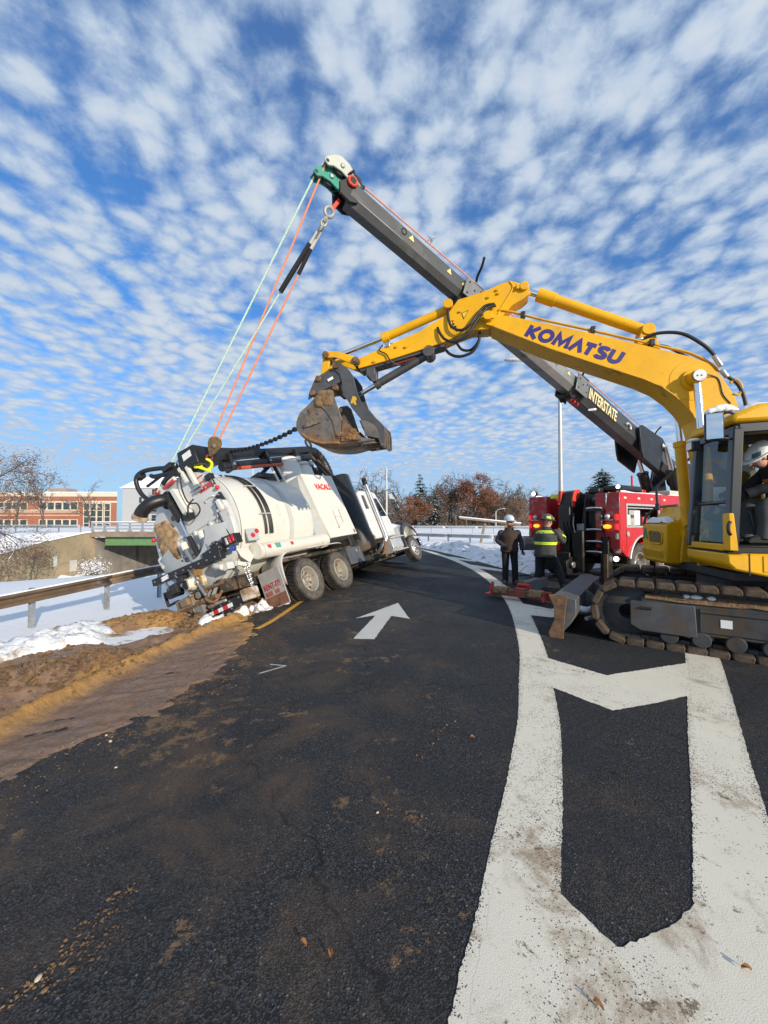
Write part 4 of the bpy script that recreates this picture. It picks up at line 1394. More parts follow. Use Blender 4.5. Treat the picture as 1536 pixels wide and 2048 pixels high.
tp('stack_tip', lambda q: [q.tube([(4.24, -1.17, 3.18), (4.245, -1.17, 3.34), (4.20, -1.2, 3.42)], .088, 16)], BLACKR, ex)
tp('exhaust_pipe', lambda q: [q.tube(spline([(4.15, -1.12, 1.12), (4.0, -1.05, .82), (3.85, -.95, .62), (3.7, -.8, .58)], 6), .055, 12), q.cyl((3.6, -1.0, .55), (3.6, -1.2, .55), .07)], RUST)
mr = tp('wing_mirror', lambda q: [q.box((5.52, -1.44, 2.55), (.10, .24, .46)), q.box((5.54, -1.44, 2.18), (.10, .24, .20))], BLACK, bevel=.03)
MB().box((5.465, -1.44, 2.55), (.01, .19, .40)).build('mirror_glass', mat('mirror', (.75, .78, .8), .04, 1.0, var=0), mr)
MB().box((5.485, -1.44, 2.18), (.01, .19, .15)).build('mirror_glass', MATS['mirror'], mr)
tp('mirror_arm', lambda q: [q.tube([(4.95, -1.06, 2.86), (5.45, -1.50, 2.92), (5.52, -1.44, 2.76)], .016, 6), q.tube([(5.25, -1.06, 1.92), (5.55, -1.48, 1.96), (5.54, -1.44, 2.1)], .016, 6)], BLACK, mr)
tp('roof_lamps', lambda q: [q.box((4.95, y, 3.03), (.10, .08, .05)) for y in (-.6, -.3, 0, .3, .6)], mat('amber_lens', (.75, .30, .02), .3, var=.1))
bb_ = tp('battery_box', lambda q: [q.prism([(-1.20, 1.06), (-.75, 1.06), (-.75, .60), (-1.08, .58), (-1.2, .72)], (0, 0, 0), (0, 1, 0), (0, 0, 1), (1, 0, 0), 4.35, 5.3)], ALU, bevel=.01)
tp('cab_step', lambda q: [q.box((4.95, -1.13, 1.09), (1.2, .26, .05)), q.box((4.9, -1.2, .60), (1.1, .16, .05))], ALU, bb_)
tb_ = tp('tool_box', lambda q: q.box2((1.22, -1.25, .56), (2.02, -.8, 1.04)), mat('scuffed_dark_grey', (.075, .080, .090), .45, var=.25, vs=5, dirt=(.2, .17, .14), da=.2))
MB().box((1.72, -1.256, .92), (.05, .02, .09)).build('latch', CHROME, tb_, bevel=.005)
tp('air_tank', lambda q: q.cyl((2.3, -.95, .62), (3.3, -.95, .62), .14, n=20), CHASSIS)
tp('air_line', lambda q: q.tube(spline([(2.6, -1.0, .62), (2.9, -1.1, .70), (3.2, -1.15, .68), (3.5, -1.1, .6)], 6), .015, 6), mat('yellow_line', (.55, .34, .08), .5, var=.1))

# ------------------------------------------------------------------ the yellow excavator
YEL = mat('excavator_yellow', (.75, .385, .003), .42, var=.13, vs=1.2, coat=.08, spec=.3, dirt=(.40, .23, .05), da=.22, ds=1.8, dsoft=.3, dirt2=(.16, .10, .04), d2a=.06, d2s=17)
YELD = mat('worn_excavator_yellow', (.64, .34, .010), .5, var=.12, coat=.05, spec=.3, dirt=(.22, .13, .05), da=.22, ds=3.0, dirt2=(.10, .07, .04), d2a=.06, d2s=14)
CABK = mat('cab_black', (.018, .019, .022), .38, var=.2, coat=.2)
STEELG = mat('attachment_grey', (.085, .085, .09), .5, .35, var=.25, vs=5, dirt=(.13, .085, .05), da=.18, ds=4)
BKT = mat('worn_bucket_steel', (.17, .15, .13), .55, .45, var=.35, vs=6, dirt=(.22, .12, .05), da=.36, ds=2.4, dirt2=(.07, .06, .055), d2a=.25, d2s=9)
TRKF = mat('track_frame_dark', (.052, .052, .056), .7, .1, var=.4, vs=5, dirt=(.085, .058, .036), da=.40, ds=3.0, streak=True)
PAD = mat('muddy_track_pad', (.040, .034, .028), .85, var=.35, vs=7, bump=.6, bs=16, dirt=(.105, .068, .042), da=.62, ds=5)
BLUE = mat('blue_decal', (.028, .020, .165), .45, var=.08)
m = bpy.data.materials.new('clear_glass'); m.use_nodes = True
t = NT(m.node_tree)
out = t.n('ShaderNodeOutputMaterial'); tr = t.n('ShaderNodeBsdfTransparent'); gl = t.n('ShaderNodeBsdfGlossy'); mx = t.n('ShaderNodeMixShader'); fr = t.n('ShaderNodeLayerWeight')
tr.inputs[0].default_value = (.46, .53, .52, 1); gl.inputs['Roughness'].default_value = .02; fr.inputs[0].default_value = .35
t.link(t.math('ADD', t.math('MULTIPLY', t.math('POWER', fr.outputs['Facing'], 2.5), .55), .07), mx.inputs[0]); t.link(tr.outputs[0], mx.inputs[1]); t.link(gl.outputs[0], mx.inputs[2]); t.link(mx.outputs[0], out.inputs[0])
CLEAR = m

ea = rad(14)
EH = V((-math.cos(ea), math.sin(ea), 0)); EL = V((-math.sin(ea), -math.cos(ea), 0))
EM = Matrix((EH, EL, V((0, 0, 1)))).transposed().to_4x4(); EM.translation = V((4.445, 5.78, 0))
exc = thing('excavator', 'yellow tracked excavator with thumb bucket raised in front of the tow crane', 'excavator', mtx=EM)


def ep(name, fn, m, parent=None, bevel=.01, smooth=35):
    q = MB(); fn(q)
    return q.build(name, m, parent or exc, bevel=bevel, smooth=smooth)


# ---- undercarriage: its own heading
ta = rad(35)
tw_ = Matrix((V((-math.cos(ta), math.sin(ta), 0)), V((-math.sin(ta), -math.cos(ta), 0)), V((0, 0, 1)))).transposed().to_4x4()
tw_.translation = V((5.24, 5.50, 0))
TL = EM.inverted() @ tw_


def under(o):
    o.matrix_local = TL
    return o


PITCHP, NP = .212, 40
HALF, RZ, RR = 1.46, .425, .385


def track_path(s):
    """centre line of the pads: position (x, z) and tangent angle at arc length s"""
    L = 2 * HALF; A = math.pi * RR
    s %= (2 * L + 2 * A)
    if s < L: return (HALF - s, RZ + RR, math.pi)
    s -= L
    if s < A:
        a = math.pi / 2 + s / RR
        return (-HALF + RR * math.cos(a), RZ + RR * math.sin(a), a + math.pi / 2)
    s -= A
    if s < L: return (-HALF + s, RZ - RR, 0)
    s -= L
    a = -math.pi / 2 + s / RR
    return (HALF + RR * math.cos(a), RZ + RR * math.sin(a), a + math.pi / 2)


PER = 2 * 2 * HALF + 2 * math.pi * RR
pad_mb = MB()
pad_mb.prism([(-.100, -.035), (.100, -.035), (.106, .0), (.095, .045), (.07, .055), (-.07, .055), (-.095, .045), (-.106, .0)], (0, 0, 0), (1, 0, 0), (0, 0, 1), (0, 1, 0), -.25, .25)
pad0 = None
for side in (1, -1):
    fr_ = MB()
    fr_.plate([(1.30, .30), (1.30, .66), (-1.35, .66), (-1.5, .5), (-1.35, .22), (1.1, .22)], 'y', side * 1.0 - .16, side * 1.0 + .16)
    fr_.box((0, side * 1.0, .70), (2.2, .20, .06))
    tf = under(fr_.build('track_frame', TRKF, exc, bevel=.02))
    n = 38
    for i in range(n):
        x, z, a = track_path(PER * i / n)
        if pad0 is None:
            pad0 = pad_mb.build('track_pad', PAD, None, bevel=.018)
            o = pad0
        else:
            o = pad0.copy(); COL.objects.link(o)
        o.parent = tf
        nx, nz = math.cos(a - math.pi / 2), math.sin(a - math.pi / 2)
        # pad's +z must point outwards
        o.matrix_local = Matrix.Translation((x, side * 1.0, z)) @ Matrix.Rotation(-(math.atan2(nz, nx) - math.pi / 2), 4, 'Y') @ Matrix.Rotation(random.uniform(-.02, .02), 4, 'Z')
    yo = side * 1.25
    q = MB()
    for i in range(n * 2):
        x, z, a = track_path(PER * i / n / 2)
        nx, nz = math.cos(a - math.pi / 2), math.sin(a - math.pi / 2)
        q.box((x - nx * .055, side * 1.0, z - nz * .055), (.10, .20, .05), Matrix.Rotation(-(math.atan2(nz, nx) - math.pi / 2), 3, 'Y'))
    o = q.build('chain_links', TRKF, tf, smooth=0); o['kind'] = 'stuff'
    q = MB(); q.lathe([(.10, -.10), (.30, -.09), (.345, -.06), (.345, .06), (.30, .09), (.10, .10)], (HALF, side, RZ), (0, 1, 0), 36); q.build('idler_wheel', TRKF, tf)
    q = MB(); q.lathe([(.08, -.11), (.26, -.1), (.30, -.05), (.30, .05), (.26, .1), (.08, .11)], (-HALF, side, RZ), (0, 1, 0), 30); q.build('drive_sprocket', TRKF, tf)
    q = MB(); q.cyl((-.42, side * .86, .745), (-.42, side * 1.17, .745), .085, n=20); q.build('carrier_roller', TRKF, tf, bevel=.01)
    for x in (-1.0, -.67, -.34, 0, .33, .66, .99):
        q = MB(); q.cyl((x, side * .85, .17), (x, side * 1.17, .17), .10, n=18); q.build('track_roller', TRKF, tf, bevel=.01)
    # outer side plates with the things the photo shows
    q = MB(); q.plate([(1.42, .60), (.72, .60), (.70, .20), (1.30, .20), (1.42, .27)], 'y', side * 1.165, side * 1.20)
    gd = q.build('idler_guard', mat('guard_dark', (.075, .077, .083), .65, .2, var=.35, vs=4, dirt=(.10, .07, .045), da=.35), tf, bevel=.01)
    q = MB(); q.tube([(1.30, side * 1.203, .51), (1.18, side * 1.203, .51)], .018, 10); q.build('slot', BLACKR, gd)
    q = MB(); q.box((-.30, side * 1.165, .40), (1.95, .02, .26)); q.build('side_plate', TRKF, tf, bevel=.006)
    q = MB(); q.box((-.30, side * 1.17, .545), (1.95, .04, .05)); q.build('side_rib', TRKF, tf, bevel=.006)
    q = MB(); q.cyl((-.36, side * 1.17, .40), (-.36, side * 1.18, .40), .088, n=24); q.build('round_opening', BLACKR, tf)
    for x, w in ((.42, .11), (-.62, .12)):
        q = MB(); q.box((x, side * 1.178, .41), (w, .004, .10)); q.build('warning_decal', WDECAL, tf)
    q = MB()
    rows = [[(1.25 - .12 * i + .03 * noise.noise((i, k, 1)), side * (.88 + .06 * k), .665 + .055 * max(-.2, fbm(i * .4, k * .5, 1, 3, side)) + (.03 if 0 < k < 5 else -.03)) for k in range(6)] for i in range(21)]
    q.grid(rows); q.build('caked_mud', MUDC, tf, smooth=60)
    if side == 1:
        for i, (x, w) in enumerate(((.70, .07), (.80, .04), (.55, .05))):
            q = MB(); q.ball((x, 1.10, .70), (w, .05, .03), 8, 6); q.build('snow_lump', SNOWL, tf)
q = MB()
q.box((0, 0, .55), (1.3, 1.5, .30)); q.cyl((0, 0, .68), (0, 0, .92), .62, n=40)
q.bar((.5, .5, .62), (1.2, .95, .55), .3, .2); q.bar((.5, -.5, .62), (1.2, -.95, .55), .3, .2); q.bar((-.5, .5, .62), (-1.1, .95, .55), .3, .2)
under(q.build('centre_frame', TRKF, exc, bevel=.02))
# dozer blade
q = MB()
q.prism([(2.28, .03), (2.36, .0), (2.35, .08), (2.25, .25), (2.24, .42), (2.30, .55), (2.36, .61), (2.22, .61), (2.05, .58), (2.05, .36), (2.14, .2)], (0, 0, 0), (1, 0, 0), (0, 0, 1), (0, 1, 0), -1.30, 1.48)
bl = under(q.build('dozer_blade', mat('blade_steel', (.12, .12, .125), .55, .4, var=.3, vs=4, dirt=(.20, .13, .075), da=.22, ds=4), exc, bevel=.012))
for y in (-1.31, 1.47):
    q = MB(); q.prism([(2.22, .0), (2.40, -.01), (2.42, .06), (2.34, .25), (2.34, .45), (2.42, .62), (2.16, .62), (2.2, .3)], (0, y, 0), (1, 0, 0), (0, 0, 1), (0, 1, 0), 0, .03); q.build('end_plate', RUST, bl, bevel=.006)
for y in (-.45, .55):
    q = MB(); q.prism([(2.06, .60), (1.80, .40), (1.78, .22), (2.10, .18)], (0, y, 0), (1, 0, 0), (0, 0, 1), (0, 1, 0), -.02, .02); q.build('gusset', MATS['blade_steel'], bl)
for y in (-.42, .42):
    q = MB(); q.bar((2.1, y, .30), (.5, y, .45), .14, .2); q.build('push_arm', TRKF, bl, bevel=.02)
q = MB(); q.tube(spline([(2.10, 1.15, .40), (1.95, 1.0, .36), (1.85, .6, .40), (1.9, .2, .42)], 6), .045, 8); q.build('snow_lump', SNOWL, bl, smooth=60)
q = MB(); q.tube(spline([(2.0, .9, .20), (1.9, .6, .2), (1.85, .2, .22)], 6), .03, 8); q.build('snow_lump', SNOWL, bl, smooth=60)

# ---- boom (outline of its web plates, extruded across the machine)
BOOM = [(2.688, 5.076), (2.407, 5.009), (1.82, 4.809), (1.387, 4.652), (1.107, 4.548), (.546, 4.337), (.176, 4.191), (-.102, 4.08), (-.302, 3.942), (-.43, 3.806), (-.536, 3.623), (-.622, 3.444), (-.72, 3.0), (-.82, 2.5), (-.98, 1.85), (-.92, 1.66), (-.58, 1.66), (-.34, 2.1), (-.23, 2.6), (-.17, 2.95), (-.124, 3.175), (-.02, 3.344), (.116, 3.516), (.297, 3.68), (.524, 3.813), (.813, 3.946), (1.112, 4.083), (1.824, 4.417), (2.502, 4.771), (2.705, 4.887), (2.80, 4.924), (2.831, 5.053), (2.775, 5.104)]
boom = ep('boom', lambda q: q.plate(BOOM, 'y', -.20, .20), YEL, bevel=.006)
low = [(2.70, 4.875), (1.824, 4.405), (1.112, 4.071), (.813, 3.934), (.524, 3.801), (.297, 3.668), (.116, 3.504), (-.02, 3.332), (-.124, 3.163), (-.25, 2.94)]
ep('bottom_flange', lambda q: q.grid([[(x, -.222, z), (x, .222, z), (x, .222, z + .022), (x, .19, z + .022)] for x, z in low]), YELD, boom, bevel=0, smooth=50)
ep('pivot_pin', lambda q: [q.cyl((2.775, .17, 5.03), (2.775, .30, 5.03), .075, n=20), q.box((2.72, .25, 5.01), (.10, .04, .06))], YEL, boom)
ep('cylinder_boss', lambda q: [q.cyl((-.10, .15, 3.74), (-.10, .245, 3.74), .15, n=28), q.cyl((-.10, .19, 3.74), (-.10, .205, 3.74), .30, n=40)], YEL, boom, bevel=.015)
# maker's name: heavy slanted strokes laid flat on the web plate
KO = V((1.515, .203, 4.462)); KX = V((-1, 0, -.443)).normalized(); KY = V((-.405, 0, .914)).normalized()


def ribbon(q, pts, w, lift, close=False):
    P = [V((x + y * .16, y, 0)) for x, y in pts]
    n = len(P); rows = []
    for i in range(n):
        a_ = P[i - 1] if (i or close) else P[i]; c_ = P[(i + 1) % n] if (i < n - 1 or close) else P[i]
        d0 = (P[i] - a_); d1 = (c_ - P[i])
        d0 = d0.normalized() if d0.length > 1e-6 else d1.normalized(); d1 = d1.normalized() if d1.length > 1e-6 else d0
        nn = (V((-d0.y, d0.x, 0)) + V((-d1.y, d1.x, 0))).normalized()
        k = w / 2 / max(.45, nn.dot(V((-d1.y, d1.x, 0))))
        rows.append([P[i] + nn * k, P[i] - nn * k])
    if close: rows.append(rows[0])
    q.grid([[KO + KX * v.x + KY * v.y + V((0, lift, 0)) for v in r] for r in rows])


H = .098
LET = {
    'K': [[(-.062, -H), (-.062, H)], [(.075, H + .0), (-.03, -.005), (.085, -H)]],
    'O': [[(.088 * math.cos(a), .082 * math.sin(a)) for a in [2 * math.pi * i / 28 for i in range(28)]]],
    'M': [[(-.10, -H), (-.085, H - .02), (0, -.055), (.085, H - .02), (.10, -H)]],
    'A': [[(-.085, -H), (0, H - .03), (.085, -H)]],
    'T': [[(-.085, H - .030), (.062, H - .030)], [(-.01, H - .05), (-.01, -H)]],
    'S': [[(p.x, p.y) for p in spline([(.068, .052, 0), (.045, .074, 0), (0, .078, 0), (-.052, .062, 0), (-.048, .022, 0), (0, .0, 0), (.052, -.024, 0), (.050, -.064, 0), (0, -.078, 0), (-.05, -.074, 0), (-.074, -.05, 0)], 5)]],
    'U': [[(p.x, p.y) for p in spline([(-.07, H, 0), (-.07, .0, 0), (-.066, -.045, 0), (-.035, -.074, 0), (0, -.08, 0), (.035, -.074, 0), (.066, -.045, 0), (.07, 0, 0), (.07, H, 0)], 4)]],
}
for i, (ch, cx) in enumerate(zip('KOMATSU', (-.615, -.395, -.140, .100, .290, .478, .675))):
    q = MB()
    for k_, stroke in enumerate(LET[ch]):
        ribbon(q, [(x + cx, y) for x, y in stroke], .064, .0006 * k_ + .0003 * (i % 2), close=(ch == 'O'))
    if ch == 'T':
        ribbon(q, [(cx + .092, H + .034), (cx + .092, H - .006)], .036, .0012)
    q.build('lettering', BLUE, boom, smooth=0, fix=False)
for s in (1, -1):
    y = s * .31
    a, bb = V((-.10, y, 3.74)), V((-.24, y, 1.50))
    mid = a.lerp(bb, .36)
    cyl_ = ep('boom_cylinder', lambda q: [q.cyl(mid, bb, .075, n=22), q.cyl(mid, mid.lerp(bb, .06), .092, n=22), q.cyl(bb + V((0, -.1, 0)), bb + V((0, .1, 0)), .10, n=18)], YEL, bevel=.006)
    ep('cylinder_rod', lambda q: q.cyl(a, mid, .048, n=18), CHROME, cyl_)
    ep('rod_eye', lambda q: [q.cyl(a + V((0, -.06, 0)), a + V((0, .06, 0)), .10, n=22)], YEL, cyl_)
    ep('pin_cap', lambda q: [q.cyl(a + V((0, .07 * s, 0)), a + V((0, .095 * s, 0)), .085, n=22), q.cyl(a + V((.025, .095 * s, 0)), a + V((.025, .105 * s, 0)), .014, n=8), q.cyl(a + V((-.025, .095 * s, 0)), a + V((-.025, .105 * s, 0)), .014, n=8)], STEEL, cyl_)
# arm cylinder on top of the boom
ac = ep('arm_cylinder', lambda q: [q.cyl((1.93, 0, 5.40), (.42, 0, 4.62), .085, n=22), q.cyl((1.97, 0, 5.42), (1.70, 0, 5.28), .105, n=22), q.cyl((.42, -.14, 4.60), (.42, .14, 4.60), .09)], YEL, bevel=.006)
ep('cylinder_rod', lambda q: q.cyl((2.2, 0, 5.53), (1.93, 0, 5.40), .05, n=16), CHROME, ac)
ep('cylinder_bracket', lambda q: [q.plate([(.60, 4.35), (.25, 4.22), (.36, 4.66), (.48, 4.66)], 'y', -.12, -.09), q.plate([(.60, 4.35), (.25, 4.22), (.36, 4.66), (.48, 4.66)], 'y', .09, .12)], YEL, boom)
# pipes and hoses
for y, dz in ((.10, .05), (.16, .045), (-.14, .05)):
    pts = [(x, y, z + dz + (.02 if y == .1 else 0)) for x, z in ((2.60, 5.12), (2.40, 5.06), (1.82, 4.83), (1.107, 4.57), (.546, 4.36), (.176, 4.22), (-.10, 4.11), (-.32, 3.96), (-.46, 3.80))]
    ep('steel_pipe', lambda q: q.tube(spline(pts, 5), .017, 8), YELD, boom)
for x, z in ((2.22, 4.95), (1.20, 4.58), (.40, 4.29)):
    ep('pipe_clamp', lambda q: q.box((x, .13, z + .07), (.07, .16, .10)), CABK, boom)
ep('boom_hose', lambda q: [q.tube(spline([(.52, .12, 4.45), (.30, .16, 4.50), (.02, .2, 4.44), (-.22, .22, 4.25), (-.36, .22, 4.08), (-.42, .22, 3.95)], 8), .026, 8), q.tube(spline([(.45, -.1, 4.45), (.1, -.12, 4.40), (-.2, -.1, 4.18)], 8), .024, 8), q.tube(spline([(-.50, .2, 3.78), (-.66, .2, 3.62), (-.74, .2, 3.35), (-.76, .18, 3.0)], 8), .026, 8)], HOSE, boom)
for a_, b_ in (((-.36, .22, 4.07), (-.45, .22, 3.90)), ((-.46, .2, 3.86), (-.53, .2, 3.74)), ((.50, .12, 4.46), (.60, .12, 4.44))):
    ep('hose_fitting', lambda q: q.cyl(a_, b_, .034, n=10), STEEL, boom)
ep('grease_line', lambda q: q.tube(spline([(-.12, .37, 3.74), (-.30, .24, 3.78), (-.42, .21, 3.72), (-.47, .21, 3.50), (-.56, .21, 3.36)], 6), .010, 6), HOSE, boom)
ep('pipe_loop', lambda q: q.tube(spline([(-.56, .2, 3.66), (-.64, .2, 3.70), (-.70, .2, 3.58), (-.66, .2, 3.48), (-.60, .2, 3.50)], 6), .018, 8), YELD, boom)

# ---- arm
ARM = [(5.054, 4.594), (5.016, 4.427), (4.489, 4.518), (3.99, 4.624), (3.491, 4.734), (3.256, 4.824), (3.026, 4.888), (2.759, 4.868), (2.60, 4.99), (2.386, 5.22), (2.208, 5.302), (2.115, 5.371), (2.12, 5.50), (2.398, 5.629), (2.571, 5.597), (2.811, 5.515), (3.055, 5.466), (3.254, 5.434), (3.43, 5.209), (3.902, 4.977), (4.345, 4.826), (4.663, 4.726)]
arm = ep('arm', lambda q: q.plate(ARM, 'y', -.15, .15), YEL, bevel=.008)
ep('web_rib', lambda q: q.tube(spline([(2.42, .152, 5.62), (2.37, .152, 5.52), (2.42, .152, 5.40), (2.56, .152, 5.18), (2.62, .152, 5.06)], 6), .018, 8), YEL, arm)
for x, z in ((2.62, 5.50), (2.60, 5.44), (2.76, 5.40), (3.22, 5.22), (3.24, 4.92), (4.15, 4.72), (4.32, 4.74), (4.72, 4.52)):
    ep('grease_boss', lambda q: q.cyl((x, .14, z), (x, .18, z), .022, n=10), YELD, arm, bevel=0)
ep('cylinder_pin', lambda q: [q.cyl((2.20, -.2, 5.49), (2.20, .20, 5.49), .07, n=20), q.box((2.30, .18, 5.49), (.05, .05, .08))], YEL, arm)
dc = ep('warning_decal', lambda q: q.plate([(3.20, 5.19), (3.08, 5.23), (3.16, 5.08)], 'y', .152, .155), BLACK, arm, bevel=0)
ep('decal_face', lambda q: q.plate([(3.185, 5.183), (3.098, 5.213), (3.157, 5.103)], 'y', .155, .157), mat('yellow_decal', (.75, .50, .03), .5, var=.05), dc, bevel=0)
ep('hook_pictogram', lambda q: [q.box((3.36, .154, 5.08), (.07, .003, .008)), q.box((3.34, .154, 5.04), (.008, .003, .08)), q.box((3.33, .154, 4.97), (.10, .003, .035)), q.box((3.33, .154, 5.02), (.03, .003, .03))], BLACK, arm, bevel=0)
bc = ep('bucket_cylinder', lambda q: [q.cyl((3.42, 0, 5.37), (4.52, 0, 5.02), .075, n=20), q.cyl((4.50, 0, 5.03), (4.62, 0, 4.99), .09, n=20), q.cyl((3.42, -.18, 5.38), (3.42, .18, 5.38), .08, n=18)], YEL, bevel=.006)
ep('cylinder_rod', lambda q: q.cyl((4.56, 0, 5.01), (5.62, 0, 4.72), .042, n=16), CHROME, bc)
lk = ep('tipping_link', lambda q: [q.prism([(5.70, 4.66), (5.66, 4.78), (5.56, 4.78), (5.35, 4.74), (5.06, 4.62), (4.98, 4.54), (5.04, 4.46), (5.25, 4.56), (5.45, 4.65)], (0, y, 0), (1, 0, 0), (0, 0, 1), (0, 1, 0), -.02, .02) for y in (.19, -.19)], YEL)
ep('coupler_link', lambda q: [q.bar((5.63, y, 4.71), (5.70, y, 4.28), .05, .14, up=(1, 0, 0)) for y in (.12, -.12)], YEL)
for x, z, r in ((5.62, 4.71, .06), (5.05, 4.54, .07)):
    ep('link_pin', lambda q: [q.cyl((x, -.25, z), (x, .25, z), r, n=18), q.cyl((x, .25, z), (x, .265, z), r * .6, n=14)], RUST, lk)
ep('arm_hose', lambda q: [q.tube(spline([(3.43, .17, 5.27), (3.40, .2, 5.05), (3.34, .22, 4.93), (3.2, .24, 4.86), (3.05, .24, 4.94), (2.95, .23, 5.08), (2.82, .22, 5.22), (2.66, .2, 5.25)], 8), .024, 8)], HOSE, arm)
ep('arm_hose', lambda q: [q.tube(spline([(3.60, .17, 4.99), (3.55, .2, 4.86), (3.46, .22, 4.74), (3.30, .24, 4.68), (3.1, .24, 4.77), (2.95, .24, 4.98), (2.78, .22, 5.18), (2.64, .2, 5.22)], 8), .024, 8)], HOSE, arm)
ep('arm_hose', lambda q: [q.tube(spline([(3.52, .05, 4.72), (3.40, .05, 4.56), (3.22, .05, 4.50), (3.02, .05, 4.56), (2.92, .05, 4.72), (2.9, .05, 4.90)], 8), .026, 8), q.tube(spline([(3.3, -.05, 4.80), (3.2, -.05, 4.66), (3.05, -.05, 4.64), (2.93, -.05, 4.76), (2.9, -.05, 4.9)], 8), .024, 8)], HOSE, arm)
ep('hose_valve', lambda q: [q.box((4.48, .12, 4.80), (.09, .10, .10)), q.cyl((4.42, .12, 4.80), (4.38, .12, 4.80), .03)], STEEL, arm)
ep('arm_hose', lambda q: [q.tube(spline([(4.56, .17, 4.80), (4.62, .18, 4.70), (4.50, .18, 4.62), (4.42, .18, 4.50), (4.3, .1, 4.44), (4.12, .06, 4.46), (3.9, .05, 4.56), (3.78, .05, 4.60)], 8), .014, 6)], HOSE, arm)
ep('arm_underside', lambda q: [q.bar((5.0, 0, 4.40), (3.5, 0, 4.70), .22, .05)], STEELG, arm)
ep('thumb_bracket', lambda q: [q.box((4.80, 0, 4.36), (.16, .26, .16)), q.plate([(4.86, 4.30), (4.68, 4.32), (4.68, 4.18), (4.76, 4.16), (4.80, 4.22)], 'y', .08, .14)], STEELG, arm)
ep('red_rod', lambda q: q.cyl((4.42, .02, 4.50), (4.0, .02, 4.58), .04, n=12), mat('dull_red_rod', (.30, .06, .04), .5, var=.2), arm)
tc_ = ep('thumb_cylinder', lambda q: [q.cyl((3.80, 0, 4.60), (4.70, 0, 4.17), .07, n=20), q.cyl((4.67, 0, 4.185), (4.75, 0, 4.145), .088, n=20), q.cyl((3.76, -.15, 4.62), (3.76, .15, 4.62), .10, n=18)], STEELG, bevel=.006)
ep('cylinder_rod', lambda q: q.cyl((4.72, 0, 4.16), (5.08, 0, 3.985), .04, n=16), CHROME, tc_)
THUMB = [(5.45, 4.541), (5.311, 4.508), (5.173, 4.391), (5.075, 4.251), (5.036, 4.08), (4.997, 3.947), (4.939, 3.794), (4.844, 3.676), (4.73, 3.54), (4.598, 3.422), (4.514, 3.326), (4.495, 3.198), (4.495, 3.017), (4.56, 3.04), (4.60, 3.20), (4.66, 3.34), (4.78, 3.42), (4.93, 3.47), (5.094, 3.676), (5.172, 3.812), (5.27, 3.95), (5.29, 4.177), (5.33, 4.312), (5.45, 4.418)]
th = ep('thumb', lambda q: [q.plate(THUMB, 'y', y - .018, y + .018) for y in (.25, -.25)], STEELG, bevel=.004)
for y in (.25, .09, -.09, -.25):
    ep('thumb_tine', lambda q: [q.plate([(4.95, 3.46), (4.70, 3.50), (4.56, 3.38), (4.50, 3.24), (4.49, 3.00), (4.56, 2.98), (4.60, 3.12), (4.86, 3.18), (4.88, 3.30)], 'y', y - .016, y + .016)], BKT, th, bevel=.004)
ep('thumb_crossplate', lambda q: [q.grid([[(x, -.25, z), (x, .25, z)] for x, z in ((4.97, 3.47), (4.90, 3.30), (4.84, 3.18), (4.70, 3.10), (4.56, 3.03))]), q.box((4.90, 0, 3.50), (.08, .5, .05))], STEELG, th, bevel=0)
ep('thumb_pin', lambda q: q.cyl((5.40, -.32, 4.47), (5.40, .32, 4.47), .065, n=18), RUST, th)
text('R', .16, mat('amber_logo', (.62, .38, .03), .5, var=.1), th, basis((5.06, .272, 3.81), (-1, 0, -.35), (-.33, 0, 1)), ext=.006, off=.012)
ep('white_plate', lambda q: q.box((5.51, .262, 4.24), (.11, .006, .05), Matrix.Rotation(rad(25), 3, 'Y')), WDECAL, th)
cp_ = ep('quick_coupler', lambda q: [q.plate([(5.813, 4.30), (5.43, 4.473), (5.31, 4.31), (5.29, 4.196), (5.73, 4.025), (5.955, 3.91), (5.935, 4.042)], 'y', y - .02, y + .02) for y in (.22, -.22)] + [q.box((5.6, 0, 4.15), (.4, .40, .16))], STEELG)
for x, z in ((5.745, 4.27), (5.86, 4.02), (5.42, 4.08)):
    ep('coupler_pin', lambda q: q.cyl((x, -.28, z), (x, .28, z), .055, n=16), RUST, cp_)
# bucket
BK = [(5.721, 3.848), (5.869, 3.711), (5.999, 3.609), (6.069, 3.445), (6.058, 3.314), (5.977, 3.198), (5.836, 3.089), (5.599, 3.013), (5.252, 3.000), (4.857, 3.085)]
FRONT = [(5.196, 3.427), (5.33, 3.745), (5.369, 3.894), (5.505, 3.95)]
bk = ep('bucket', lambda q: [q.grid([[(p.x, -.46, p.z), (p.x, .46, p.z)] for p in spline([(x, 0, z) for x, z in BK], 5)])], BKT, bevel=0, smooth=60)
bk.modifiers.new('thick', 'SOLIDIFY').thickness = .025
for y in (.46, -.46):
    ep('side_plate', lambda q: q.plate(BK + FRONT, 'y', y - .014, y + .014), BKT, bk, bevel=.004)
    ep('side_cutter', lambda q: q.plate([(5.185, 3.44), (4.854, 3.11), (4.90, 3.06), (5.22, 3.05)], 'y', y + (.014 if y > 0 else -.04), y + (.04 if y > 0 else -.014)), RUST, bk, bevel=.004)
    ep('ear_plate', lambda q: q.plate([(5.74, 3.80), (5.60, 3.96), (5.45, 3.97), (5.366, 3.90), (5.21, 3.45), (5.24, 3.10), (5.30, 3.12), (5.38, 3.42), (5.52, 3.62)], 'y', y + (.014 if y > 0 else -.034), y + (.034 if y > 0 else -.014)), BKT, bk, bevel=.004)
ep('caked_mud', lambda q: [q.ball((5.53 + .10 * math.cos(i * 1.3), .49, 3.82 + .085 * math.sin(i * 2.1)), (.09, .03, .075), 9, 6) for i in range(9)], MUDC, bk)
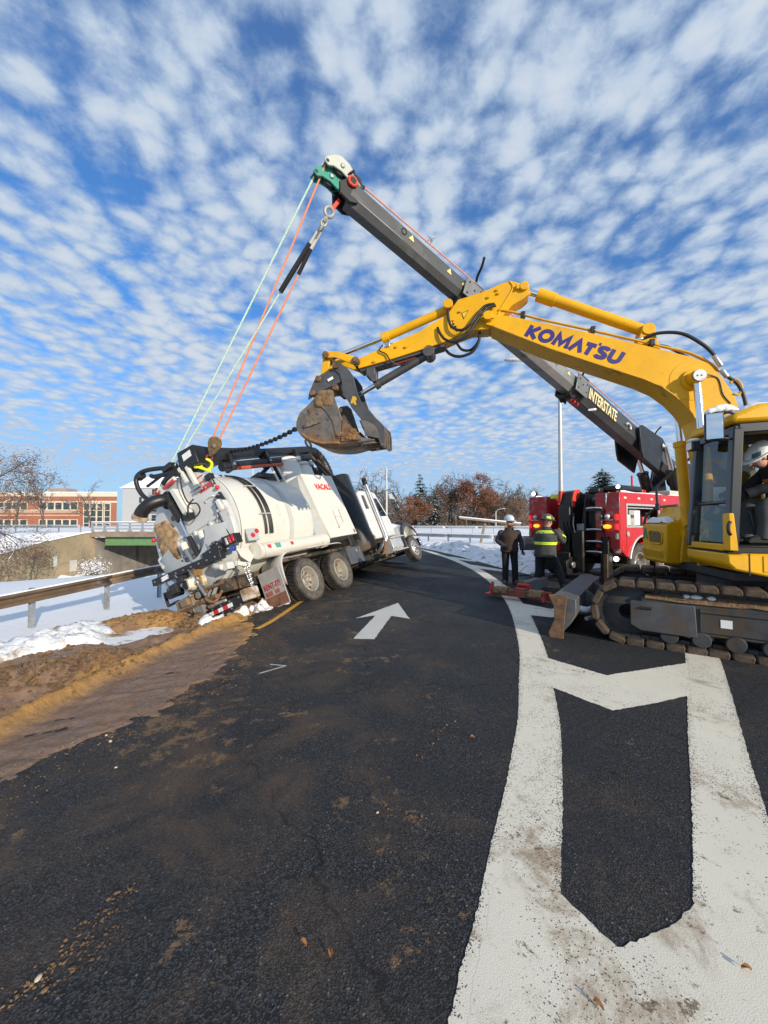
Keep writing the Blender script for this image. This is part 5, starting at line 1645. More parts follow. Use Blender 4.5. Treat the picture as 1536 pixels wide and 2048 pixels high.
ep('caked_mud', lambda q: [q.ball((5.10 + .16 * random.uniform(-1, 1), .50, 3.17 + .08 * random.uniform(-1, 1)), (.05, .02, .035), 8, 6) for i in range(14)], mat('rust_brown_mud', (.24, .125, .05), .95, var=.35, vs=14, bump=.8), bk)
ep('mud_crust', lambda q: q.tube(spline([(5.95, .478, 3.22), (5.80, .478, 3.12), (5.60, .478, 3.05), (5.42, .478, 3.04), (5.25, .478, 3.03)], 6), .03, 7), MATS['rust_brown_mud'], bk)
ep('raised_plate', lambda q: q.tube([(5.90, .478, 3.345), (5.60, .478, 3.43)], .035, 10), BKT, bk)
text('ELKO', .085, mat('embossed_worn', (.28, .25, .22), .6, .4, var=.2), bk, basis((5.75, .512, 3.388), (-1, 0, .28), (.27, 0, 1)), ext=.004, off=.003)
for i in range(5):
    y = -.40 + .2 * i
    ep('bucket_tooth', lambda q: q.add([(4.95, y - .055, 3.13), (4.95, y + .055, 3.13), (4.95, y + .055, 3.03), (4.95, y - .055, 3.03), (4.64, y - .03, 3.075), (4.64, y + .03, 3.075), (4.64, y + .03, 3.055), (4.64, y - .03, 3.055)], [(0, 1, 2, 3), (4, 7, 6, 5), (0, 4, 5, 1), (1, 5, 6, 2), (2, 6, 7, 3), (3, 7, 4, 0)]), BKT, bk, bevel=.008)
ep('cutting_edge', lambda q: q.box((4.99, 0, 3.07), (.26, .95, .035), Matrix.Rotation(rad(8), 3, 'Y')), BKT, bk, bevel=.006)

# ---- upper structure
deck = ep('deck', lambda q: [q.prism([(.06, 1.30), (.06, 1.18), (-.02, 1.10), (-.35, 1.03), (-2.2, 1.02), (-2.2, 1.31)], (0, 0, 0), (1, 0, 0), (0, 0, 1), (0, 1, 0), .30, 1.235)], YEL, bevel=.025)
ep('panel_gap', lambda q: [q.box((-.16, 1.237, 1.17), (.010, .006, .26)), q.box((-.02, .8, 1.306), (.14, .9, .012))], BLACKR, deck, bevel=0)
ep('hatch', lambda q: q.box((-.52, 1.238, 1.18), (.46, .012, .19)), YEL, deck, bevel=.015)
ep('turntable', lambda q: [q.box((-1.0, 0, .99), (1.7, 1.9, .12)), q.cyl((-.84, 0, .88), (-.84, 0, .98), .6, n=40)], mat('dark_frame', (.03, .03, .032), .6, .1, var=.3, dirt=(.1, .07, .05), da=.2), bevel=.02)
ep('boom_bracket', lambda q: [q.plate([(-.1, 1.05), (-1.3, 1.05), (-1.15, 1.85), (-.9, 1.9), (-.15, 1.62)], 'y', y - .03, y + .03) for y in (.25, -.25)], YELD)
rb = ep('right_box', lambda q: [q.plate([(.06, 1.02), (.06, 1.62), (-.02, 1.68), (-.55, 1.68), (-2.0, 1.68), (-2.0, 1.02)], 'y', -1.22, -.32), q.plate([(-.12, 1.68), (-.26, 1.93), (-1.9, 1.95), (-1.9, 1.68)], 'y', -1.20, -.34)], YEL, bevel=.02)
ep('lower_skirt', lambda q: q.plate([(.10, 1.22), (.04, 1.0), (-.5, .95), (-.5, 1.22)], 'y', -1.18, -.40), YELD, rb, bevel=.02)
gr = ep('lamp_recess', lambda q: q.box((.064, -.68, 1.42), (.012, .42, .17)), mat('recess_dark', (.16, .09, .02), .6, var=.2), rb, bevel=.03)
ep('recess_rim', lambda q: q.tube([(.072, -.68 + .25 * c_, 1.42 + .11 * s_) for c_, s_ in ((-.7, -1), (.7, -1), (1, -.6), (1, .6), (.7, 1), (-.7, 1), (-1, .6), (-1, -.6))], .012, 6, closed=True), YEL, gr)
text('A', .26, mat('green_sticker', (.03, .24, .15), .5, var=.1), rb, basis((.066, -1.09, 1.46), (0, 1, 0), (0, 0, 1)), ext=.002, off=.01)
snow_cap('snow_cover', [(-.10, -1.15), (.04, -.35)], 1.675, rb, .07, 11)
snow_cap('snow_cover', [(-1.0, -.75), (-.28, -.35)], 1.94, rb, .08, 12)
ep('handrail', lambda q: q.tube(spline([(.03, -1.2, 1.26), (.03, -1.2, 1.70), (-.1, -1.2, 1.88), (-.22, -1.2, 1.94), (-.5, -1.2, 1.97)], 6) , .022, 10), CABK)
ep('handrail', lambda q: [q.tube(spline([(-.16, -1.15, 1.90), (-.15, -1.15, 2.25), (-.22, -1.12, 2.38), (-.48, -1.0, 2.66), (-.62, -.95, 2.8)], 6), .022, 10), q.cyl((-.16, -1.15, 1.88), (-.16, -1.15, 2.0), .04)], CABK)
ep('engine_cover', lambda q: [q.plate([(-1.2, 1.3), (-1.25, 2.05), (-2.1, 2.05), (-2.25, 1.8), (-2.25, 1.0), (-1.2, 1.0)], 'y', -1.2, .28)], YEL, bevel=.04)
# cab
cab = ep('cab_frame', lambda q: [
    q.bar((-.02, 1.16, 1.34), (-.10, 1.16, 2.80), .11, .11, up=(0, 1, 0)), q.bar((.0, .33, 1.34), (-.10, .36, 2.76), .12, .11, up=(0, 1, 0)),
    q.bar((-.10, 1.16, 2.80), (-1.7, 1.16, 2.84), .10, .12), q.bar((-.10, .34, 2.78), (-1.7, .34, 2.84), .10, .12), q.bar((-.12, .30, 2.79), (-.12, 1.20, 2.79), .12, .10),
    q.bar((-1.7, 1.16, 1.3), (-1.7, 1.16, 2.84), .1, .1, up=(0, 1, 0)), q.bar((-1.7, .34, 1.3), (-1.7, .34, 2.84), .1, .1, up=(0, 1, 0)), q.bar((-1.7, .3, 2.82), (-1.7, 1.2, 2.82), .1, .1),
    q.bar((-.9, .34, 1.9), (-.9, .34, 2.8), .06, .06, up=(0, 1, 0)), q.box((-1.7, .75, 1.7), (.05, .9, .8)), q.bar((-.04, .3, 1.92), (-.04, 1.2, 1.92), .04, .04)], CABK, bevel=.015)
ep('cab_roof', lambda q: [q.prism([(.0, 2.86), (-.03, 2.97), (-.3, 3.08), (-1.0, 3.12), (-1.75, 3.06), (-1.8, 2.88)], (0, 0, 0), (1, 0, 0), (0, 0, 1), (0, 1, 0), .26, 1.24)], YEL, cab, bevel=.05)
snow_cap('snow_cover', [(-1.7, .3), (-.08, 1.2)], lambda x, y: lerp_tab([(-1.75, 3.05), (-1.0, 3.11), (-.3, 3.07), (-.03, 2.96), (0, 2.86)], x), cab, .06, 21)
ep('corner_panel', lambda q: [q.plate([(.035, 1.33), (.035, 1.78), (-.02, 1.78), (-.06, 1.33)], 'y', 1.10, 1.232), q.plate([(.04, 1.32), (.04, 1.40), (-.04, 1.40), (-.04, 1.32)], 'y', .27, 1.10)], YEL, cab, bevel=.012)
ep('floor', lambda q: q.box((-.85, .75, 1.34), (1.66, .92, .06)), BLACKR, cab, bevel=0)
ep('front_window', lambda q: q.add([(-.005, .42, 1.42), (-.005, 1.10, 1.42), (-.035, 1.10, 1.89), (-.035, .42, 1.89)], [(0, 1, 2, 3)]), CLEAR, cab, bevel=0, smooth=0)
ep('front_window', lambda q: q.add([(-.04, .40, 1.95), (-.04, 1.11, 1.95), (-.085, 1.11, 2.74), (-.085, .40, 2.74)], [(0, 1, 2, 3)]), CLEAR, cab, bevel=0, smooth=0)
ep('side_window', lambda q: q.add([(-.15, .33, 1.9), (-1.65, .33, 1.9), (-1.65, .33, 2.76), (-.15, .33, 2.76)], [(0, 1, 2, 3)]), CLEAR, cab, bevel=0, smooth=0)
ep('right_console', lambda q: [q.box((-.62, .42, 1.62), (.9, .18, .5)), q.box((-.25, .45, 1.78), (.25, .16, .24), Matrix.Rotation(rad(-25), 3, 'Y'))], CABK, cab, bevel=.04)
ep('notice_sheet', lambda q: q.box((-.28, .50, 2.02), (.20, .006, .26)), WDECAL, cab, bevel=0)
seat = ep('operator_seat', lambda q: [q.box((-1.0, .76, 1.72), (.5, .48, .16)), q.box((-1.28, .76, 2.05), (.14, .46, .62)), q.box((-1.3, .76, 2.45), (.1, .26, .18)), q.box((-1.0, .76, 1.5), (.4, .4, .3))], CABK, cab, bevel=.04)
ep('control_lever', lambda q: [q.tube([(-.42, .92, 1.40), (-.36, .92, 1.75), (-.34, .92, 1.82)], .014, 8), q.tube([(-.5, .55, 1.70), (-.47, .55, 1.95)], .016, 8), q.ball((-.47, .55, 1.97), .035)], CABK, cab)
ep('foot_mat', lambda q: [q.box((-.35, .8, 1.375), (.5, .5, .02)), q.box((-.18, .8, 1.44), (.08, .3, .10))], BLACKR, cab)
ep('door_handle_rail', lambda q: q.tube(spline([(.03, 1.25, 1.52), (.06, 1.27, 1.56), (.06, 1.27, 1.64), (.03, 1.25, 1.68)], 6), .02, 8), CABK, cab)
mi = ep('cab_mirror', lambda q: q.box((.15, 1.20, 2.83), (.19, .07, .36), Matrix.Rotation(rad(-18), 3, 'Z')), CABK, bevel=.03)
ep('mirror_glass', lambda q: q.box((.163, 1.241, 2.83), (.155, .006, .31), Matrix.Rotation(rad(-18), 3, 'Z')), MATS['mirror'], mi, bevel=.02)
ep('mirror_arm', lambda q: [q.tube(spline([(.06, 1.16, 2.98), (-.02, 1.18, 3.0), (-.09, 1.18, 2.94), (-.10, 1.17, 2.75), (-.04, 1.17, 2.68), (.05, 1.17, 2.70)], 6), .016, 8)], CABK, mi)
q = MB(); q.tube(spline([(.24, 1.19, 3.00), (.16, 1.20, 3.03), (.06, 1.19, 3.055), (-.02, 1.18, 3.05), (-.12, 1.17, 3.03)], 5), [.012, .02, .03, .036, .034, .03, .034, .042, .046, .044, .04, .046, .05, .046, .04, .036, .038, .034, .024, .016, .01], 9); q.build('snow_cover', SNOWL, mi, smooth=60)
wl = ep('work_lamp', lambda q: [q.box((.10, .62, 2.70), (.10, .16, .13))], CABK, bevel=.02)
ep('lamp_lens', lambda q: q.box((.152, .62, 2.70), (.008, .13, .10)), mat('warm_lens', (.80, .72, .62), .2, var=.05), wl)
q = MB(); q.ball((.10, .62, 2.775), (.07, .10, .03), 10, 6); q.build('snow_cover', SNOWL, wl)

# ------------------------------------------------------------------ the red rotator tow truck
REDT = mat('tow_truck_red', (.55, .012, .014), .32, var=.08, coat=.3, spec=.35, dirt=(.30, .08, .07), da=.12, ds=2.0)
REDS = mat('salt_stained_red', (.40, .016, .022), .4, var=.10, coat=.3, dirt=(.36, .24, .24), da=.30, ds=4.5)
REDB = mat('safety_red', (.62, .045, .02), .45, var=.12, dirt=(.2, .12, .07), da=.12)
BOOMG = mat('boom_grey', (.085, .087, .090), .42, .45, var=.20, vs=1.6, dirt=(.12, .118, .115), da=.22, ds=1.2)
BOOMS = mat('boom_scuffed_grey', (.30, .295, .285), .4, .5, var=.20, vs=2.0, dirt=(.11, .11, .11), da=.3, ds=2.5)
GOLD = mat('gold_lettering', (.78, .66, .36), .45, var=.08)
wa = rad(32)
WG = V((math.cos(wa), math.sin(wa), 0)); WN = V((-math.sin(wa), math.cos(wa), 0))
WM = Matrix((WG, WN, V((0, 0, 1)))).transposed().to_4x4(); WM.translation = V((5.183, 10.724, 0))
wr = thing('tow_truck', 'red heavy recovery tow truck with extended grey crane boom', 'tow truck', mtx=WM)


def wp(name, fn, m, parent=None, bevel=.012, smooth=35):
    q = MB(); fn(q)
    return q.build(name, m, parent or wr, bevel=bevel, smooth=smooth)


def lit(name, col, es):
    return mat(name, col, .3, var=0, emit=col, es=es)


LWHITE = lit('lit_work_lamp', (1.0, .97, .90), 4.0)
LRED = lit('lit_red_lamp', (.85, .02, .03), .7)
LAMB = lit('lit_amber_lamp', (1.0, .33, .02), 2.2)
wp('frame', lambda q: [q.box2((.2, s * .45 - .06, .75), (11.5, s * .45 + .06, 1.05)) for s in (-1, 1)] + [q.box2((.1, -1.1, .85), (10.5, 1.1, 1.0)), q.cyl((1.13, -1, .56), (1.13, 1, .56), .1), q.cyl((2.55, -1, .56), (2.55, 1, .56), .1)], CHASSIS, bevel=0)
for x in (1.13, 2.55):
    for s in (-1, 1):
        wheel(wr, (x, s * 1.12, .56), s, R=.55, W=.30, key='tow', dish=.12, lugs=34)
wheel(wr, (9.6, -1.1, .53), -1, R=.54, W=.30, key='tows', dish=0)
wheel(wr, (9.6, 1.1, .53), 1, R=.54, W=.30, key='tows', dish=0)
# bodies left and right of the centre
for s in (-1, 1):
    arch = [(1.13 + .70 * math.cos(a), .60 + .70 * math.sin(a)) for a in [math.pi * (0.06 + .88 * i / 14) for i in range(15)]]
    arch2 = [(x + 1.42, z) for x, z in arch]
    bottom = [(.02, .98), (.30, .80), (.40, .78)] + arch[::-1] + arch2[::-1] + [(3.4, .80), (6.8, .80)]
    side_out = [(.0, 2.42), (0, .98)] + bottom[1:] + [(6.8, 2.46)]
    # the outer skin with the locker opening cut out: four plates round the opening
    y0, y1 = sorted((s * 1.325, s * 1.29))
    skin = wp('side_panel', lambda q: [q.plate([(0, .99)] + bottom[1:] + [(6.8, 1.53), (2.10, 1.53), (.33, 1.53), (0, 1.53)], 'y', y0, y1), q.plate([(0, 1.5301), (.33, 1.5301), (.33, 2.13), (0, 2.13)], 'y', y0, y1), q.plate([(2.10, 1.5301), (6.8, 1.5301), (6.8, 2.13), (2.10, 2.13)], 'y', y0, y1), q.plate([(0, 2.1301), (6.8, 2.1301), (6.8, 2.45), (0, 2.42)], 'y', y0, y1)], REDT, bevel=0)
    wp('fender_trim', lambda q: [q.tube([(x, s * 1.335, z) for x, z in arch], .028, 8), q.tube([(x, s * 1.335, z) for x, z in arch2], .028, 8)], ALU, skin, bevel=0)
    wp('body_top', lambda q: q.box2((.03, s * 1.285, 2.36), (6.8, s * .70, 2.41)), REDT, skin)
    wp('rear_panel', lambda q: [q.box2((-.02, s * 1.325, 1.00), (.03, s * .72, 2.42)), q.prism([(0, 1.0), (.30, .78), (.34, .78), (.04, 1.0)], (0, 0, 0), (1, 0, 0), (0, 0, 1), (0, 1, 0), min(s * .72, s * 1.325), max(s * .72, s * 1.325))], REDS, skin)
    wp('inner_panel', lambda q: q.box2((.03, s * .70, .9), (6.8, s * .73, 2.36)), REDT, skin)
    lk = wp('equipment_locker', lambda q: [q.box2((.32, s * .85, 1.50), (2.12, s * .83, 2.2)), q.box2((.32, s * 1.285, 1.50), (2.12, s * .85, 1.525)), q.box2((.32, s * 1.285, 2.135), (2.12, s * .85, 2.15))], mat('locker_interior', (.38, .36, .34), .6, var=.2), skin, bevel=0)
    fr2 = wp('locker_frame', lambda q: [q.box2((.33, s * 1.33, 2.09), (2.10, s * 1.29, 2.14)), q.box2((.33, s * 1.33, 1.52), (2.10, s * 1.29, 1.56)), q.box2((.33, s * 1.33, 1.56), (.37, s * 1.29, 2.09)), q.box2((2.06, s * 1.33, 1.56), (2.10, s * 1.29, 2.09)), q.box2((.37, s * 1.27, 2.02), (2.06, s * 1.24, 2.05))], ALU, lk, bevel=.004)
    if s == -1:
        for i, (x, z, w, h, mm) in enumerate(((.62, 1.72, .42, .28, WDECAL), (1.0, 1.66, .22, .22, GREYP), (1.28, 1.78, .30, .42, WDECAL), (1.62, 1.68, .26, .26, mat('locker_red', (.5, .05, .05), .5)), (.85, 1.60, .34, .07, mat('strap_yellow', (.65, .42, .03), .6)), (1.88, 1.75, .22, .36, DARK), (.5, 1.95, .2, .12, DARK), (.95, 1.92, .26, .14, GREYP))):
            wp('stored_gear', lambda q: q.box((x, -1.08 + .02 * (i % 3), z), (w, .2, h)), mm, lk, bevel=.02)
    for x in (.29, 2.16, 3.2, 4.4):
        wp('panel_gap', lambda q: q.box2((x, s * 1.3265, 1.0), (x + .012, s * 1.32, 2.40)), BLACKR, skin, bevel=0)
    for x in (2.5, 3.5, 4.7):
        wp('latch', lambda q: q.box((x, s * 1.335, 1.62), (.12, .02, .05)), CHROME, skin, bevel=.006)
    wp('snow_line', lambda q: q.tube([(.05 + .3 * i, s * 1.25, 2.43 + .01 * math.sin(i * 2)) for i in range(20)], [.03 + .015 * math.sin(i * 1.3) for i in range(20)], 7), SNOWL, skin, bevel=0, smooth=60)
    for x in (.25, .95, 1.65, 2.4):
        wp('marker_lamp', lambda q: q.ball((x, s * 1.33, 2.28), (.07, .02, .035), 10, 6), mat('cream_lens', (.75, .68, .55), .3, var=.05), skin, bevel=0)
    wp('reflector', lambda q: q.cyl((.12, s * 1.325, 1.0), (.12, s * 1.34, 1.0), .045, n=14), REDB, skin)
    wp('filler_cap', lambda q: q.cyl((.36, s * 1.32, 1.36), (.36, s * 1.35, 1.36), .07, n=18), ALU, skin)
    # rear lamps
    lb = wp('lamp_bracket', lambda q: q.box2((-.03, s * 1.32, 1.18), (-.015, s * 1.19, 1.95)), REDT, skin, bevel=0)
    for z, mm in ((1.79, LRED), (1.55, LRED), (1.31, mat('grey_lens', (.25, .25, .26), .3))):
        wp('tail_lamp', lambda q: q.tube([(-.045, s * 1.265, z - .07), (-.045, s * 1.265, z + .07)], .042, 10), mm, lb, bevel=0)
    wp('amber_lamp', lambda q: q.ball((-.06, s * 1.04, 1.55), (.04, .11, .055), 12, 8), LAMB, skin, bevel=0)
    wp('dome_lamp', lambda q: [q.ball((-.08, s * 1.06, 1.80), (.08, .07, .075), 12, 8), q.box((-.06, s * 1.06, 1.72), (.12, .26, .02))], ALU, skin, bevel=0)
    wp('d_ring', lambda q: [q.tube([(-.06 , s * 1.02 + .06 * math.cos(a), 1.2 + .05 * math.sin(a)) for a in [i * math.pi / 5 for i in range(10)]], .014, 6, closed=True), q.box((-.03, s * 1.02, 1.24), (.04, .10, .06))], STEEL, skin, bevel=0)
wp('grab_rail', lambda q: q.cyl((-.05, -1.02, 2.10), (-.05, -1.02, 2.40), .02, n=8), CHROME)
for (x, y, z, r) in ((.0, -1.30, 2.55, .055), (.0, 1.16, 2.52, .07)):
    l = wp('work_lamp', lambda q: [q.cyl((x + .1, y, z), (x - .02, y, z), r, n=20), q.box((x + .05, y, z - .11), (.04, .04, .10))], BLACK)
    wp('lamp_lens', lambda q: q.cyl((x - .021, y, z), (x - .03, y, z), r * .88, n=20), LWHITE, l, bevel=0)
for y in (-1.12, 1.2):
    l = wp('low_lamp', lambda q: [q.cyl((.30, y, .72), (.20, y, .72), .075, n=18)], BLACK)
    wp('lamp_lens', lambda q: q.cyl((.199, y, .72), (.19, y, .72), .066, n=18), LWHITE, l, bevel=0)
wp('lightbar', lambda q: [q.box((.9, -.95, 2.55), (1.1, .5, .16)), q.box((.35, -.6, 2.50), (.5, .3, .16))], BLACK, bevel=.05)
fl_ = wp('mud_flap', lambda q: q.box2((.36, -1.32, .22), (.38, -.62, .78)), BLACKR)
text('WORLDWIDE', .105, mat('flap_gold', (.62, .42, .06), .5, var=.1), fl_, basis((.355, -.97, .55), (0, -1, 0), (0, 0, 1)), ext=.002, off=.003)
for i in range(14):
    wp('flap_print', lambda q: q.box((.357, -.74 - .034 * i, .41), (.002, .022, .022)), WDECAL, fl_, bevel=0)
wp('mud_flap', lambda q: q.box2((.36, .62, .22), (.38, 1.32, .78)), BLACKR)

# centre mast, underlift and stabilisers
mast = wp('mast', lambda q: [q.prism([(-.12, .25), (-.10, 2.0), (-.02, 2.5), (.22, 2.56), (.55, 2.45), (.45, .25)], (0, 0, 0), (1, 0, 0), (0, 0, 1), (0, 1, 0), -.13, .27)], BLACK, bevel=.015)
wp('mast_side_plate', lambda q: q.prism([(.06, 1.35), (.30, 2.50), (2.6, 2.44), (2.6, 1.30)], (0, 0, 0), (1, 0, 0), (0, 0, 1), (0, 1, 0), -.30, -.26), mat('speckled_black', (.05, .052, .055), .45, .2, var=.5, vs=14), mast)
for x, z in ((.62, 2.28), (.40, 2.02), (1.2, 2.2)):
    wp('sheave_pin', lambda q: [q.cyl((x, -.30, z), (x, -.36, z), .075, n=20), q.cyl((x, -.36, z), (x, -.38, z), .045, n=16)], STEEL, mast)
wp('red_guide', lambda q: [q.prism([(.25, 2.58), (-.02, 2.54), (-.10, 2.30), (-.08, 2.08), (-.01, 2.06), (.04, 2.26), (.2, 2.34)], (0, 0, 0), (1, 0, 0), (0, 0, 1), (0, 1, 0), -.155, -.10), q.cyl((.1, -.16, 2.44), (.1, -.10, 2.44), .09, n=20)], REDB, mast)
wp('red_guide', lambda q: q.prism([(.25, 2.56), (-.10, 2.54), (-.12, 2.2), (0, 2.2)], (0, 0, 0), (1, 0, 0), (0, 0, 1), (0, 1, 0), .20, .29), REDB, mast)
wp('yellow_green_bar', lambda q: [q.box((.05, .42, 2.40), (.14, .34, .12)), q.cyl((-.03, .48, 2.40), (.12, .48, 2.40), .055, n=14)], YELLOWL, mast)
wp('yellow_green_bar', lambda q: q.bar((.7, -.10, 2.50), (2.6, -.10, 2.52), .12, .10), mat('pale_green_bar', (.62, .72, .40), .5, var=.1), mast)
wp('mast_front', lambda q: [q.box((-.16, .06, 1.3), (.08, .34, 1.6)), q.box((-.2, .05, .6), (.2, .42, .5)), q.box((-.16, -.35, .9), (.16, .3, 1.1))], BLACK, mast, bevel=.03)
wp('red_cylinder', lambda q: q.cyl((-.20, .28, 1.15), (-.20, .28, .86), .12, n=18), REDT, mast)
wp('hydraulic_hose', lambda q: [q.tube(spline([(-.14, -.2 + .1 * i, 1.9 - .1 * i), (-.25, -.24 + .1 * i, 1.6), (-.22, -.3 + .09 * i, 1.2), (-.15, -.25 + .1 * i, .9)], 6), .022, 7) for i in range(4)], HOSE, mast)
wp('lower_arm', lambda q: [q.prism([(-.5, .25), (-.55, .62), (-.05, .80), (.1, .3)], (0, 0, 0), (1, 0, 0), (0, 0, 1), (0, 1, 0), -.22, -.16), q.cyl((-.32, -.15, .52), (-.32, -.27, .52), .10, n=20)], BLACK, mast)
wp('pivot_disc', lambda q: [q.cyl((-.32, -.27, .52), (-.32, -.30, .52), .085, n=20)], STEEL, mast)
step = wp('ladder_rack', lambda q: [q.box2((-.10, -.95, 1.95), (.25, -.45, 2.02)), q.box2((-.10, -.95, .85), (-.04, -.90, 1.95)), q.box2((-.10, -.50, .85), (-.04, -.45, 1.95)), q.box2((.1, -.92, 1.0), (.2, -.48, 1.95)), q.box2((-.10, -.95, 1.42), (.1, -.45, 1.46)), q.box2((-.14, -.95, 1.12), (.1, -.48, 1.15)), q.box2((-.14, -.9, .84), (.1, -.5, .88))], BLACK, bevel=.008)
for z in (2.03, 1.47, 1.16, .89):
    q = MB(); q.tube(spline([(-.10, -.92, z), (-.11, -.75, z + .012), (-.10, -.52, z)], 4), .018, 6); q.build('snow_line', SNOWL, step)
for i, z in enumerate((1.82, 1.68, 1.60)):
    wp('reflective_diamond', lambda q: q.box((-.103, -.925, z), (.003, .03, .05)), WDECAL, step, bevel=0)
wp('grey_panel', lambda q: q.box2((-.06, -.46, .78), (-.02, -.22, 1.62)), GALV)
for y in (-.98, .98):
    sl = wp('stabiliser_leg', lambda q: q.box2((-.10, y - .10, .06), (.10, y + .10, 1.3)), BLACK)
    wp('stabiliser_ram', lambda q: q.box2((-.115, y - .09, .04), (.06, y + .02, .85)), mat('rusty_ram', (.21, .12, .06), .7, .3, var=.35), sl)
    wp('foot_pad', lambda q: q.box((0, y, .03), (.42, .42, .05)), RUST, sl)
wp('grey_drum', lambda q: q.cyl((-.18, 1.42, 1.02), (.25, 1.05, 1.02), .22, n=8), mat('drum_grey', (.20, .195, .19), .6, .2, var=.2, dirt=(.20, .10, .06), da=.25))
# underlift bar lying out behind the truck
sg = wp('underlift_beam', lambda q: [q.box2((-1.45, -.16, .06), (-.35, .16, .42)), q.box2((-.45, -.12, .12), (.4, .12, .36))], mat('underlift_grey', (.15, .155, .155), .55, .3, var=.25, dirt=(.08, .07, .06), da=.3))
wp('red_receiver', lambda q: [q.box2((-1.62, -.24, .08), (-1.44, -.19, .38)), q.box2((-1.62, .19, .08), (-1.44, .24, .38)), q.box2((-1.62, -.19, .33), (-1.44, .19, .38)), q.box2((-1.46, -.22, .08), (-1.43, .22, .36))], REDB, sg, bevel=.008)
cb_ = wp('crossbar', lambda q: [q.box2((-1.98, -1.05, .10), (-1.76, 1.15, .26)), q.box2((-1.90, -.22, .24), (-1.60, .22, .30))], mat('dull_red_steel', (.28, .06, .04), .6, .1, var=.3, dirt=(.10, .07, .05), da=.35), sg)
wp('red_fork', lambda q: [q.box2((-2.15, 1.05, .10), (-1.70, 1.30, .14)), q.box2((-1.86, 1.12, .14), (-1.80, 1.22, .40)), q.box2((-1.94, 1.10, .14), (-1.90, 1.24, .30))], REDB, cb_, bevel=.008)
wp('red_fork', lambda q: [q.tube([(-1.97, -1.08, .08), (-1.97, -1.30, .08), (-1.97, -1.30, .30), (-1.97, -1.08, .30)], .022, 6, closed=True), q.cyl((-2.0, -1.0, .12), (-1.94, -1.0, .12), .07, n=14)], REDB, cb_, bevel=0)
for y0_, y1_ in ((.45, 1.02), (-.95, -.40)):
    wp('timber_block', lambda q: q.box2((-2.02, y0_, .15), (-1.74, y1_, .30)), mat('weathered_timber', (.30, .19, .09), .85, var=.4, vs=9, dirt=(.10, .07, .05), da=.35, ds=6), cb_, bevel=.02)

sg.matrix_local = Matrix.Translation((-3.30, -.88, 0)) @ Matrix.Rotation(rad(18), 4, 'Z') @ Matrix.Diagonal((.78, .52, .85, 1)) @ Matrix.Translation((1.87, -.05, 0))

# ---- crane boom: three telescoping box sections in the truck's centre plane
TIP = V((-7.02, 0, 7.76)); BASE = V((6.2, 0, 3.42))
bd = (BASE - TIP).normalized(); bu = V((0, 1, 0)).cross(bd) * -1
if bu.z < 0: bu = -bu


def bpt(s, up=0.0, y=0.0): return TIP + bd * s + bu * up + V((0, y, 0))


def section(name, s0, s1, w, h, m, chamfer=.10):
    q = MB()
    prof = [(-w / 2, h / 2), (w / 2, h / 2), (w / 2, -h * .18), (w / 2 - chamfer, -h / 2), (-w / 2 + chamfer, -h / 2), (-w / 2, -h * .18)]
    q.prism(prof, bpt(s0), (0, 1, 0), bu, bd, 0, s1 - s0)
    return q.build(name, m, wr, bevel=.008)


s1_ = section('crane_boom_tip_section', .10, 4.0, .36, .40, BOOMG, .09)
s2_ = section('crane_boom_middle_section', 3.2, 8.0, .44, .48, BOOMS, .11)
s3_ = section('crane_boom_base_section', 7.5, 13.6, .54, .58, BOOMG, .13)
BX = basis(bpt(0), bd, (0, 1, 0)).to_3x3()
for sec, s, w, h in ((s1_, 3.25, .52, .52), (s2_, 7.55, .62, .62)):
    wp('collar', lambda q: [q.box(bpt(s, .02, y), (.55, .03, h * .82), Matrix((bd, V((0, 1, 0)), bu)).transposed()) for y in (-w / 2, w / 2)] + [q.box(bpt(s + .12, h / 2 + .02), (.30, w, .04), Matrix((bd, V((0, 1, 0)), bu)).transposed())], mat('collar_grey', (.19, .19, .19), .45, .4, var=.15), sec)
    for ds_, dz in ((-.18, .15), (-.18, -.12), (.0, .05), (.18, .14), (.2, -.08)):
        wp('bolt', lambda q: q.cyl(bpt(s + ds_, dz, -w / 2 - .01), bpt(s + ds_, dz, -w / 2 - .035), .022, n=8), DARK, sec)
    wp('hose_bundle', lambda q: [q.tube([bpt(s - .28 + .06 * k, -h / 2 - .02 - .05 * math.sin(i * .7 + k), -.2 + .07 * i) for i in range(7)], .05, 8) for k in range(4)], BLACKR, sec)
    wp('guide_strap', lambda q: q.tube(spline([bpt(s + .10, h / 2, -.15), bpt(s - .04, h / 2 + .10, -.30), bpt(s - .12, h / 2 + .20, -.48), bpt(s - .20, h / 2 + .32, -.60)], 6), .03, 8), BLACKR, sec)
wp('red_shackle', lambda q: [q.tube([bpt(7.42 + .16 * k, -.40 + .05 * math.cos(a), -.10 + .05 * math.sin(a)) for a in [i * math.pi / 5 for i in range(10)]], .02, 6, closed=True) for k in range(3)], REDB, s2_, bevel=0)
wp('boom_lamp', lambda q: q.bar(bpt(8.15, -.42, -.42), bpt(8.2, -.36, -.20), .07, .05), mat('lamp_white', (.8, .82, .82), .3, emit=(1, 1, 1), es=.6), s3_)
for s in (1.5, 2.55, 3.0):
    wp('warning_triangle', lambda q: q.prism([(-.07, -.05), (.07, -.05), (0, .07)], bpt(s, .10, -.185), bd, bu, V((0, 1, 0)), -.004, 0), mat('pale_yellow_decal', (.70, .60, .22), .5, var=.1), s1_, bevel=0)
wp('warning_triangle', lambda q: q.prism([(-.07, -.05), (.07, -.05), (0, .07)], bpt(7.0, .14, -.224), bd, bu, V((0, 1, 0)), -.004, 0), MATS['pale_yellow_decal'], s2_, bevel=0)
